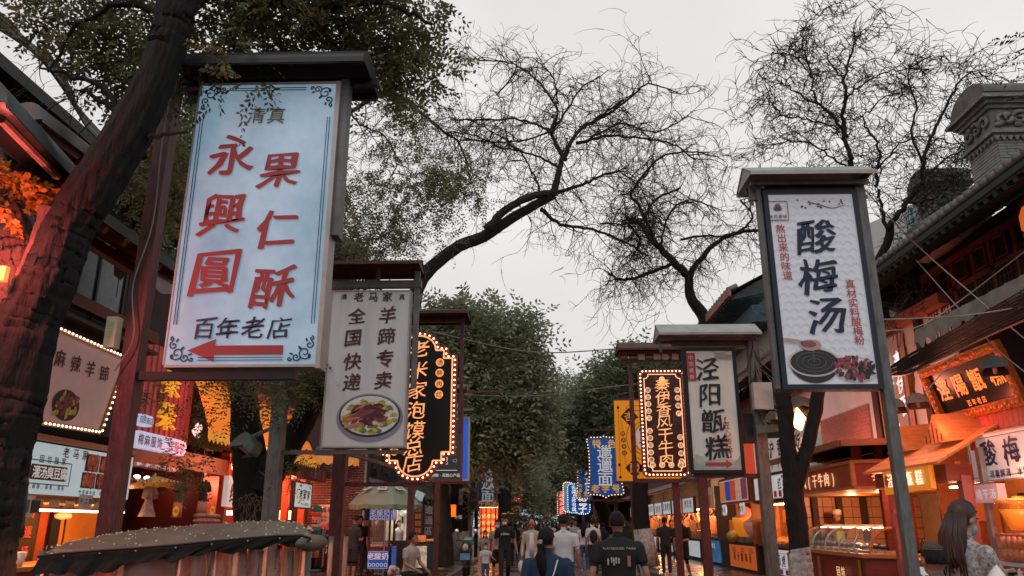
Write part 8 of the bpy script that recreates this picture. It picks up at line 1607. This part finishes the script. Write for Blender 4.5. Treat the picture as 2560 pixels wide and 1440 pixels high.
# ================================================================ PEOPLE
skin=mat('skin',(.36,.17,.11),.55,var=.1,scale=9);skin2=mat('skin_pale',(.45,.25,.18),.55,var=.08)
hairm=mat('black_hair',(.005,.0045,.005),.6,spec=.25,var=.4,bump=.8,bscale=60,scale=30,stretch=(1,1,.2))
def cloth(name,c,var=.15):return mat(name,c,.85,var=var,scale=7,bump=.15,bscale=9)
K_TORSO=[(.84,.10,.15),(.93,.112,.168),(1.03,.10,.15),(1.15,.10,.152),(1.28,.112,.172),(1.37,.105,.178),(1.43,.08,.15),(1.475,.055,.075)]
def rotz(p,a):return(p[0]*math.cos(a)-p[1]*math.sin(a),p[0]*math.sin(a)+p[1]*math.cos(a),p[2])
def person(label,loc,face=0.,h=1.72,shirt=None,pants=None,shoes=None,sk=None,larm=None,rarm=None,lleg=None,rleg=None,sleeve=.62,shorts=0,sit=False,hair='short',mask=False,
           head_tilt=0.,head_turn=0.,lean=0.,broad=1.,vox=.015,group=None,belly=1.,coat=0.,cap=None,fingers=True):
 """figure faces -Y at face=0; arms: (elbow, wrist) local; legs: (knee, ankle)"""
 sk=sk or skin;t=thing('person',label,'person',(loc[0],loc[1],loc[2]),group);t.rotation_euler=(0,0,face)
 s=h/1.74;g=G();segs=[]
 hipz=.90;dz=0
 def tube(pts,rs,n=10):g.tube(pts,rs,n)
 L=lambda z,y=0:(0,y+lean*(-(z-.9)),z)
 tube([L(z)for z,a,b in K_TORSO],[(a*belly,b*broad)for z,a,b in K_TORSO],16)
 for i in range(len(K_TORSO)-1):segs.append((L(K_TORSO[i][0]),L(K_TORSO[i+1][0]),.13,1 if K_TORSO[i][0]>.9 else 2))
 nk=L(1.44);hd=Vector(L(1.625))+Vector((0,-.02-math.sin(head_tilt)*.06,-abs(math.sin(head_tilt))*.03))
 tube([nk,tuple((Vector(nk)+hd)/2),tuple(hd)],[.058,.052,.05],10);segs.append((nk,tuple(hd),.04,0))
 ct,st_=math.cos(head_tilt),math.sin(head_tilt);Rx=np.array([[1,0,0],[0,ct,-st_],[0,st_,ct]]);cz,sz_=math.cos(head_turn),math.sin(head_turn);Rz=np.array([[cz,-sz_,0],[sz_,cz,0],[0,0,1]]);RH=Rz@Rx
 hp=lambda x,y,z:tuple(np.array(hd)+RH@np.array([x,y,z]))
 g.ell(hp(0,.01,.02),(.08,.098,.105),14,10,rot=RH);g.ell(hp(0,-.025,-.05),(.062,.07,.07),12,8,rot=RH);g.ell(hp(0,-.1,-.015),(.014,.022,.026),8,6,rot=RH)
 for e in(-1,1):g.ell(hp(e*.08,.01,-.01),(.014,.024,.032),8,6,rot=RH)
 segs.append((hp(0,0,-.08),hp(0,0,.12),.1,0))
 arms=[]
 for e,arm in((-1,larm),(1,rarm)):
  sh=Vector(L(1.375))+Vector((e*.175*broad,0,0));el,wr=arm or((e*.235*broad,.03,1.09),(e*.245*broad,-.05,.84));el,wr=Vector(el),Vector(wr)
  if not arm:el+=Vector((0,-lean*.2,0));wr+=Vector((0,-lean*.05,0))
  sl=sh.lerp(el,sleeve)if sleeve<1 else el
  g.ell(tuple(sh),(.068,.066,.066),12,8);tube([tuple(sh),tuple(sl)],[.068*min(1.1,broad),.062 if sleeve<1 else.05],10)
  tube([tuple(sl),tuple(el),tuple(el.lerp(wr,.4)),tuple(wr)],[.042,.038,.039,.026],10)if sleeve<1 else tube([tuple(el),tuple(el.lerp(wr,.4)),tuple(wr)],[.05,.047,.036],10)
  segs.append((tuple(sh),tuple(sl),.06,1));segs.append((tuple(sl),tuple(el),.04,1 if sleeve>=1 else 0));segs.append((tuple(el),tuple(wr),.04,1 if sleeve>1 else 0))
  d=(wr-el).normalized();sd_=d.cross(Vector((0,1,.2))).normalized()if abs(d.y)<.8 else Vector((1,0,0));up=sd_.cross(d).normalized()
  pm=wr+d*.05;g.ell(tuple(pm),(.02,.04,.045),8,6,rot=np.array([list(sd_),list(up),list(d)]).T)
  for q in range(4 if fingers else 0):
   b0=wr+d*.08+up*(-.028+.019*q);ln=(.062,.072,.068,.052)[q];b1=b0+d*ln*.5-sd_*e*.006;b2=b1+d*ln*.45-sd_*e*.02;tube([tuple(b0-d*.02),tuple(b1),tuple(b2)],[.0095,.009,.0075],6)
  if fingers:b0=wr+d*.035+up*(-.03);b1=b0+d*.03-up*.025;tube([tuple(b0),tuple(b1),tuple(b1+d*.028-up*.004)],[.012,.0105,.009],6)
  segs.append((tuple(wr),tuple(wr+d*.14),.03,0));arms.append((wr,d))
 for e,leg in((-1,lleg),(1,rleg)):
  hp_=Vector((e*.088,0,.89))
  if sit:kn,an=leg or((e*.13,-.42,.90),(e*.13,-.40,.50))
  else:kn,an=leg or((e*.098,-.01,.49),(e*.10,.02,.085))
  kn,an=Vector(kn),Vector(an);wide=1.12 if shorts else 1.
  m1=kn.lerp(an,.35);
  if shorts:tube([tuple(hp_),tuple(hp_.lerp(kn,.9))],[.096,.092],12);tube([tuple(hp_.lerp(kn,.7)),tuple(kn),tuple(m1),tuple(an)],[.062,.052,.056,.034],10)
  else:tube([tuple(hp_),tuple(hp_.lerp(kn,.5)),tuple(kn),tuple(m1),tuple(an)],[.094,.084,.064,.064,.052],12)
  segs.append((tuple(hp_),tuple(kn),.08,2));segs.append((tuple(kn),tuple(an),.05,0 if shorts else 2))
  fo=an+Vector((0,-.06,-.05));g.ell(tuple(fo),(.045,.125,.038),10,6);g.ell(tuple(an),(.04,.045,.05),8,6);segs.append((tuple(an+Vector((0,.03,-.05))),tuple(fo+Vector((0,-.09,0))),.04,3))
 if coat:tube([L(.95),L(.7),L(.45)],[(.13,.18),(.15,.19),(.16,.2)],14);segs.append((L(.95),L(.45),.17,4))
 me=bpy.data.meshes.new('tmp');V=np.concatenate(g.v);me.from_pydata(V.tolist(),[],g.f);me.update()
 o=bpy.data.objects.new('tmp',me);COL.objects.link(o);md=o.modifiers.new('r','REMESH');md.mode='VOXEL';md.voxel_size=vox;sm=o.modifiers.new('s','SMOOTH');sm.iterations=2;sm.factor=.5
 bpy.context.view_layer.update();m2=bpy.data.meshes.new_from_object(o.evaluated_get(bpy.context.evaluated_depsgraph_get()));bpy.data.objects.remove(o);bpy.data.meshes.remove(me)
 nf=len(m2.polygons);C=np.empty(nf*3);m2.polygons.foreach_get('center',C);C=C.reshape(-1,3);best=np.full(nf,1e9);mi=np.zeros(nf,int)
 for a,b,r_,k in segs:
  a,b=np.array(a),np.array(b);ab=b-a;tt=np.clip(((C-a)@ab)/(ab@ab+1e-9),0,1);d_=np.linalg.norm(C-a-tt[:,None]*ab,axis=1)/r_;w_=d_<best;best[w_]=d_[w_];mi[w_]=k
 dn=C[:,2];
 m2.materials.clear();[m2.materials.append(m)for m in(sk,shirt,pants,shoes or mat('dark_shoe',(.02,.02,.02),.5),coat or shirt)]
 m2.polygons.foreach_set('material_index',mi.astype(np.int32));m2.polygons.foreach_set('use_smooth',[True]*nf);m2.name='body'
 b=bpy.data.objects.new('body',m2);COL.objects.link(b);b.parent=t;b.scale=(s,s,s)
 if sit:b.location=(0,0,loc[3]-.82*s if len(loc)>3 else-.4)
 def child(gg,name,m,smooth=True):
  V=np.concatenate(gg.v);me=bpy.data.meshes.new(name);me.from_pydata(V.tolist(),[],gg.f);me.materials.append(m);me.polygons.foreach_set('use_smooth',[smooth]*len(gg.f));c=bpy.data.objects.new(name,me);COL.objects.link(c);c.parent=b;return c
 if hair!='bald':
  gg=G();n,k=20,14;vs=[];keep={}
  for i in range(k+1):
   for j in range(n):
    a,p_=PI*i/k,2*PI*j/n;x_,y_,z_=math.sin(a)*math.sin(p_),-math.sin(a)*math.cos(p_),math.cos(a);jt_=1+rnd.uniform(-.03,.03);vs.append(hp(x_*.093*jt_,.016+y_*.113*jt_,.026+z_*(.118)*jt_));keep[i*n+j]=(y_,z_)
  lowz={'short':-.35,'long':-.9,'pony':-.5,'balding':-.3}[hair];fs=[]
  for i in range(k):
   for j in range(n):
    y_,z_=keep[i*n+j];front=z_>(.5 if y_<-.25 else(.1 if y_<.1 else lowz))
    if hair=='balding' and z_>.45:front=False
    if front and z_>lowz:fs.append((i*n+j,(i+1)*n+j,(i+1)*n+(j+1)%n,i*n+(j+1)%n))
  gg.add(vs,fs);child(gg,'hair',hairm)
  if hair=='long':
   b0=Vector(hp(0,.06,.02));gg=G();gg.tube([b0,b0+Vector((0,.045,-.12)),b0+Vector((0,.07,-.26)),b0+Vector((.01,.075,-.36)),b0+Vector((.02,.07,-.44))],[(.06,.085),(.055,.088),(.05,.09),(.035,.07),(.01,.04)],12)
   for q in range(30 if fingers else 0):an=rnd.uniform(-1.2,1.2);o_=Vector((math.sin(an)*.1,.05+math.cos(an)*.055,0));dz_=rnd.uniform(.34,.52);gg.tube([b0+o_*.6,b0+o_+Vector((rnd.uniform(-.01,.01),.03,-.15)),b0+o_*1.05+Vector((rnd.uniform(-.02,.02),.04,-.3)),b0+o_+Vector((rnd.uniform(-.04,.04),.05,-dz_))],[.012,.012,.01,.002],5)
   child(gg,'long_hair',hairm)
  if hair=='pony':
   gg=G();gg.tube([hp(0,.09,-.02),hp(0,.135,-.06),hp(-.01,.15,-.16),hp(-.02,.13,-.3),hp(-.02,.12,-.42)],[.03,.045,.06,.05,.015],12);child(gg,'ponytail',hairm);gg=G();gg.tube([hp(-.02,.115,-.035),hp(.02,.12,-.04)],.045,10);child(gg,'hair_tie',mat('hair_tie',(.3,.22,.2)))
 gg=G();[gg.ell(hp(e*.03,-.082,.012),(.013,.008,.007),8,6,rot=RH)for e in(-1,1)];child(gg,'eyes',mat('eye_dark',(.02,.015,.015),.3))
 gg=G();[gg.ell(hp(e*.032,-.087,.036),(.02,.006,.004),8,4,rot=RH)for e in(-1,1)];child(gg,'eyebrows',hairm)
 if mask:gg=G();gg.ell(hp(0,-.062,-.052),(.062,.052,.05),14,10,rot=RH);child(gg,'face_mask',mask if not isinstance(mask,bool)else mat('mask_white',(.6,.62,.62),.7))
 else:gg=G();gg.ell(hp(0,-.092,-.06),(.024,.008,.007),8,4,rot=RH);child(gg,'mouth',mat('lip',(.28,.09,.07),.5))
 if cap:gg=G();gg.lathe(hp(0,.01,.07),[(.098,-.03),(.102,.04),(.09,.085),(.03,.1)],18,sy=1.1);child(gg,'cap',cap)
 t['_c']=1;return t,b,child,hp,arms,s
black=cloth('black_cotton',(.014,.015,.017));white=cloth('white_cotton',(.55,.56,.6),.08);denim=cloth('denim',(.05,.1,.18));dark=cloth('dark_trousers',(.02,.022,.026));grey=cloth('charcoal_cotton',(.035,.038,.04));beige=cloth('beige_linen',(.42,.37,.3))
wshoe=mat('white_shoe',(.55,.55,.55),.5)
def at(px,ytop,Y):p=W(px,ytop,Y);return(p[0],Y,0),p[2]
def text_on(child,txt,c,size,m,back=False,bold=.01):
 gg=G();word(gg,txt,c,Vector((-1,0,0))if back else UX,UZ,size,bold=bold);return child(gg,'print',m,False)
l,h=at(1542,1283,8.6);h1=h
t,b,ch,hp,ar,s=person('man in a black T-shirt with small figures printed on its back',l,PI,h,black,dark,broad=1.28,belly=1.2,head_turn=-.2,rarm=((.3,.05,1.1),(.33,-.0,.86)),larm=((-.3,.05,1.1),(-.33,.0,.86)),vox=.012)
prn=mat('shirt_print',(.4,.38,.36),.7,var=0);text_on(ch,'PLAYGROUND TWINS',(0,.142,1.36),.035,prn,True)
gg=G()
for k,(x_,z_,hh_)in enumerate([(.13,1.22,.07),(.09,1.24,.06),(.065,1.22,.08),(.04,1.235,.07),(.01,1.23,.06)]):gg.box((x_-.007,.128,z_-hh_/2),(x_+.007,.14,z_+hh_/2));gg.box((x_-.012,.128,z_+hh_*.1),(x_+.012,.138,z_+hh_*.25))
ch(gg,'print',prn,False);gg=G();gg.box((-.12,.122,1.17),(-.085,.136,1.28));ch(gg,'print',mat('bottle_print',(.35,.12,.12),.6,var=0),False)
l,h=at(1368,1323,7.6);t,b,ch,hp,ar,s=person('woman with a black ponytail in a navy jacket with a pale bag strap',l,PI+.1,h+.0,cloth('navy_jacket',(.012,.03,.07)),dark,sleeve=1.5,hair='pony',head_turn=-.7,broad=1.2,mask=True,vox=.012)
gg=G();gg.tube([(-.1,.1,1.42),(-.06,.125,1.3),(.0,.135,1.15),(.08,.13,1.0)],.008,6);ch(gg,'bag_strap',mat('strap_white',(.6,.58,.55),.6))
l,h=at(1408,1289,14.);t,b,ch,hp,ar,s=person('tall man in a white polo shirt walking away between the two near figures',l,PI,h,white,dark,shorts=1,broad=1.12,rarm=((.27,.03,1.1),(.3,-.02,.86)),vox=.013);gg=G();gg.tube([(0,0,1.435),(0,.005,1.475)],[(.075,.085),(.066,.072)],14);ch(gg,'collar',cloth('grey_collar',(.35,.36,.4)))
gg=G();gg.box((.27,-.06,.70),(.36,.02,.76));ch(gg,'phone',blackm,False)
p=W(2331,1362,4.9);t,b,ch,hp,ar,s=person('man with thinning cropped black hair low in the near right corner',(p[0],4.9,0),PI,p[2]+.005,cloth('grey_stripe',(.12,.12,.13)),dark,hair='balding',broad=1.1,vox=.012)
gg=G();n,k=18,8;vs=[]
for i in range(k+1):
 for j in range(n):a=.95*i/k;vs.append(hp(math.sin(a)*math.cos(2*PI*j/n)*.088,.014+math.sin(a)*math.sin(2*PI*j/n)*.106,.024+math.cos(a)*.108))
gg.add(vs,[(i*n+j,(i+1)*n+j,(i+1)*n+(j+1)%n,i*n+(j+1)%n)for i in range(k)for j in range(n)]);ch(gg,'thin_hair',mat('thinning_hair',(.035,.026,.024),.5,var=.6,scale=40))
p=W(2392,1262,5.8);t,b,ch,hp,ar,s=person('woman with long brown hair and a blue mask looking down at her phone',(p[0],5.8,0),PI/2+.35,p[2]+.02,mat('floral_white',(.3,.28,.28),.85,var=.95,scale=34),dark,sleeve=.75,hair='long',head_tilt=.35,mask=mat('mask_blue',(.2,.42,.48),.7),larm=((-.2,-.08,1.12),(-.1,-.36,1.19)),rarm=((.2,-.1,1.13),(.08,-.34,1.2)),sk=skin2,vox=.011)
for c_ in b.children:
 if c_.name.startswith(('long_hair','hair')):c_.data.materials[0]=mat('brown_hair',(.04,.018,.014),.45,var=.5,scale=25,stretch=(1,1,.2))
gg=G();gg.box((-.07,-.53,1.22),(.02,-.41,1.235));ch(gg,'phone',blackm,False)
pw=b.matrix_world;
t2=thing('drink_cup','white takeaway drink cup beside the woman looking at her phone','cup',W(2425,1395,5.9));p=W(2424,1395,5.9);g=G();g.lathe((p[0],p[1],p[2]),[(.035,0),(.042,.14),(.044,.15),(.03,.165)],16);g.build('cup',mat('cup_white',(.5,.47,.45),.5),t2,smooth=True);g=G();word(g,'椰奶',(p[0],p[1]-.05,p[2]+.1),FU,FV,.035);g.build('lettering',black_ink,t2)
t2=thing('plastic_bag','clear plastic bag hanging from the hand of the woman with the phone','bag',W(2488,1430,5.6));p=W(2486,1405,5.6);g=G();g.lathe((p[0],p[1],p[2]-.2),[(.03,0),(.06,.05),(.055,.11),(.02,.17),(.01,.2)],12);g.build('bag',mat('clear_bag',(.5,.46,.42),.2,alpha=.35,var=.3,scale=9),t2,smooth=True)
X=XY(1022,17,1351);t,b,ch,hp,ar,s=person('seated man in a pale grey polo and black trousers on the low red bench',(X,17.05,0,.43),1.0,1.70,cloth('pale_grey_polo',(.38,.35,.33),.1),black,sit=True,head_turn=.5,larm=((-.22,-.1,1.12),(-.15,-.36,1.0)),rarm=((.22,-.14,1.12),(.14,-.42,.98)),lean=.15,belly=1.15,vox=.013)
t=thing('shopping_bag','crumpled red and white plastic bag on the bench beside the seated man','bag',(XY(985,17,1420),17,.43));g=G();[g.ell((XY(985,17,1420)+rnd.uniform(-.08,.08),17+rnd.uniform(-.04,.04),.52+rnd.uniform(0,.1)),(.07,.06,.07),5,4)for k in range(9)];g.build('bag',mat('red_white_plastic',(.55,.4,.38),.35,var=.8,scale=9),t,smooth=True)
l,h=at(884,1308,22);t,b,ch,hp,ar,s=person('man in a charcoal T-shirt and shorts holding a small bag by the alley',l,PI-.5,1.72,grey,cloth('charcoal_shorts',(.03,.03,.033)),shorts=1,head_tilt=.45,larm=((-.22,-.05,1.1),(-.12,-.26,1.12)),lean=.06)
gg=G();gg.ell((.26,-.08,.6),(.07,.04,.14),10,8);ch(gg,'bag',mat('clear_bag',(.75,.72,.68)))
l,h=at(902,1300,25);person('man in black standing in the shadow behind the charcoal-shirted man',l,.3,1.72,black,dark,larm=None)
l,h=at(917,1312,26);person('dim figure in dark clothes at the mouth of the alley',l,-.2,1.66,dark,dark)
stride=dict(lleg=((-.10,-.16,.50),(-.10,-.20,.09)),rleg=((.10,-.03,.5),(.10,.24,.14)))
l,h=at(1262,1312,21.5);t,b,ch,hp,ar,s=person('man in a black printed T-shirt and face mask walking with a child',l,.1,1.70,black,dark,mask=True,head_tilt=.15,head_turn=-.3,larm=((-.28,-.0,1.1),(-.34,-.08,.85)),rarm=((.27,.02,1.1),(.33,-.03,.84)),broad=1.08,shoes=wshoe,**stride);text_on(ch,'adidas',(0,-.14,1.29),.09,mat('print_pale',(.6,.6,.6),.6,var=0),bold=.02)
l,h=at(1243,1322,22.3);person('woman in a pale patterned top and mask beside the printed T-shirt man',l,.1,1.60,cloth('patterned_top',(.28,.3,.27),.8),cloth('black_shorts',(.02,.02,.02)),shorts=1,mask=True,hair='short',shoes=wshoe,sk=skin2)
l,h=at(1213,1345,22.6);person('girl in a sleeveless top and face mask behind the little boy',l,.1,1.32,cloth('sage_top',(.25,.26,.22)),beige,mask=True,sk=skin2,vox=.018,hair='long')
l,h=at(1214,1366,21);t,b,ch,hp,ar,s=person('little boy in a white T-shirt, blue jeans and face mask',l,.15,1.02,white,denim,mask=True,sk=skin2,broad=1.1,larm=((-.26,-.02,1.12),(-.3,-.12,.9)),rarm=((.26,-.0,1.2),(.38,-.0,1.1)),vox=.018);text_on(ch,'Poofdu',(0,-.13,1.26),.06,black_ink)
l,h=at(1330,1320,19.5);t,b,ch,hp,ar,s=person('elderly balding man in a cream shirt and white trousers carrying a bag',l,-.1,1.62,beige,white,hair='balding',head_tilt=.5,sleeve=1.5,coat=0,broad=1.05);
gg=G();gg.ell((-.27,-.06,.58),(.09,.05,.16),10,8);ch(gg,'bag',mat('white_bag',(.55,.53,.5),.5));gg=G();gg.tube([(0,-.03,1.40),(0,-.05,1.1),(0,-.04,.86)],[(.09,.07),(.09,.085),(.09,.08)],10);ch(gg,'vest',white)
l,h=at(1660,1290,25.5);t,b,ch,hp,ar,s=person('man in black T-shirt and apron strings seen from behind on the right pavement',l,PI,1.70,cloth('faded_black',(.02,.024,.026)),dark,broad=1.12,shoes=wshoe,hair='short')
l,h=at(1702,1286,23.5);t,b,ch,hp,ar,s=person('masked man in loose black clothes holding a drink by the maroon posts',l,-.5,1.72,black,cloth('black_wide',(.012,.012,.014)),shorts=1,mask=True,broad=1.1,sleeve=.95,head_turn=.5,larm=((-.24,-.06,1.1),(-.08,-.24,1.08)),rarm=((.24,-.06,1.1),(.06,-.26,1.06)),**stride)
gg=G();gg.lathe((-.02,-.3,1.04),[(.03,0),(.04,.13)],10);ch(gg,'drink',mat('cup_pink',(.5,.4,.38)))
p=W(2020,1276,19.7);t,b,ch,hp,ar,s=person('stall cook in a white cap and green apron behind the beef stall case',(7.3,19.7,0),.35,p[2]-.02,cloth('camo_shirt',(.12,.07,.05),.8),dark,cap=mat('white_cap',(.6,.55,.5),.7),head_tilt=.25);gg=G();gg.tube([(0,-.07,1.3),(0,-.09,1.1),(0,-.09,.9)],[(.05,.1),(.06,.13),(.06,.13)],10);ch(gg,'apron',mat('green_apron',(.2,.35,.03),.7,emit=.05))
p=W(995,1303,28.9);t,b,ch,hp,ar,s=person('vendor woman with long hair in a white top inside the white drink shop',(p[0],29.1,0),.9,1.62,white,dark,hair='long',sk=skin2)
p=W(1633,1296,36);person('vendor in an orange-lit shirt at a far stall beside the limewashed trunk',(6.4,38,0),-.6,1.66,cloth('orange_lit_shirt',(.4,.12,.06)),dark)  # shirt colour carries the warm stall light falling on the vendor
p=W(1805,1290,31.5);person('vendor leaning over the pink meat trays',(7.6,32.2,0),-1.2,1.66,cloth('pale_pink_shirt',(.4,.25,.2)),dark,larm=((-.2,-.2,1.15),(-.15,-.45,1.05)),rarm=((.2,-.2,1.15),(.15,-.45,1.05)))
l,h=at(1568,1306,10.5);t,b,ch,hp,ar,s=person('woman with long black hair raising a phone behind the black T-shirt man',(l[0]+.05,11.2,0),PI-.3,h,cloth('lilac_stripe',(.35,.35,.42),.3),dark,hair='long',sleeve=1.5,rarm=((.3,-.15,1.2),(.2,-.3,1.38)),broad=1.05)
l,h=at(1459,1320,27);person('woman in a white T-shirt and blue jeans walking away, past the polo man',l,PI,1.60,white,denim,hair='long',vox=.02,shoes=wshoe,lleg=((-.1,-.1,.5),(-.1,-.1,.09)),rleg=((.1,-.05,.5),(.1,.14,.12)))
l,h=at(1482,1313,26);t,b,ch,hp,ar,s=person('person with a black backpack over a white T-shirt walking away',l,PI,1.66,white,dark,vox=.02);gg=G();gg.ell((0,.17,1.18),(.14,.09,.22),12,8);ch(gg,'backpack',black)
l,h=at(1436,1308,34);person('person in a pale top facing the camera behind the blue-jeans woman',l,.2,1.66,white,beige,vox=.024)
protos=[]
ordi={}
for k,(fa,sh,pa,ha)in enumerate([(PI,white,dark,'short'),(PI,black,denim,'long'),(0.,cloth('pale_blue',(.3,.38,.45)),dark,'short'),(.3,beige,black,'long'),(PI-.2,cloth('tan_shirt',(.3,.2,.12)),dark,'short')]):
 t,*_=person('x',(0,0,0),0,1.7,sh,pa,hair=ha,vox=.035,fingers=False,**(stride if k%2 else{}));protos.append((t,fa))
tops=[white,black,grey,beige,cloth('pale_blue',(.3,.38,.45)),cloth('tan_shirt',(.3,.2,.12)),cloth('dusty_red',(.25,.06,.05)),cloth('olive_shirt',(.1,.1,.06)),dark]
names={white.name:'white',black.name:'black',grey.name:'charcoal',beige.name:'beige','pale_blue':'pale blue','tan_shirt':'tan','dusty_red':'dusty red','olive_shirt':'olive',dark.name:'dark grey'}
crowd=[(1275,33,5),(1288,37,8),(1302,46,0),(1311,46,4),(1322,52,2),(1336,44,8),(1345,56,1),(1353,60,5),(1362,52,7),(1372,62,0),(1383,58,3),(1391,66,1),(1399,48,2),(1412,52,6),(1421,60,0),(1430,46,8),(1448,40,1),(1470,44,4),(1492,38,2),(1508,34,8),(1520,42,0),(1545,46,1),(1328,75,0),(1350,82,3),(1366,90,1),(1380,78,4),(1404,84,2),(1340,95,8),(1358,70,6),(1315,64,1),(1296,58,2),(1418,72,5),(1580,44,1),(1495,52,0),(1258,40,1),(1390,100,2),(1370,74,0),(1325,100,5)]
for i,q in enumerate(sorted(c[0]for c in crowd[22:])):ordi[q]='first second third fourth fifth sixth seventh eighth ninth tenth eleventh twelfth thirteenth fourteenth fifteenth sixteenth seventeenth eighteenth'.split()[i]
where=['beside the far left stall','ahead of the white shirts','left one of a strolling pair','right one of a strolling pair','in the crowd under the dark banner','near the old man','in mid street','further up mid street','under the hanging banner','just left of the polo man','behind the polo man','far behind the polo man','right of the polo man','near the blue dumpling sign','beneath the red column sign','in front of the far stalls','left of the white-topped walker','right of the blue-jeans woman','near the backpacker','by the leaning trunk','under the blue noodle sign','by the far maroon posts']
for k,(px,Y,c)in enumerate(crowd):
 t,fa=protos[k%5];o=copy_tree(t);o.location=(XY(px,Y,1330),Y,-.12 if-2.5<XY(px,Y,1330)<3.8 else 0);o.rotation_euler=(0,0,fa+rnd.uniform(-.3,.3));o.scale=(1,1,rnd.uniform(.93,1.03))
 o['label']=('%s-topped walker %s'%(names[tops[c].name],where[k]))if k<len(where)else '%s-topped figure in the distant crowd, %s from its left'%(names[tops[c].name],ordi[px]);o['group']='walkers down the street' if k<len(where)else 'distant crowd'
 for ch_ in o.children:
  if ch_.name.startswith('body'):
   sl=ch_.material_slots[1];sl.link='OBJECT';sl.material=tops[c]
for t,fa in protos:
 for b in list(t.children):
  for c in list(b.children):bpy.data.objects.remove(c)
  bpy.data.objects.remove(b)
 bpy.data.objects.remove(t)
# ================================================================ tidy up
bpy.data.objects.remove(FO)
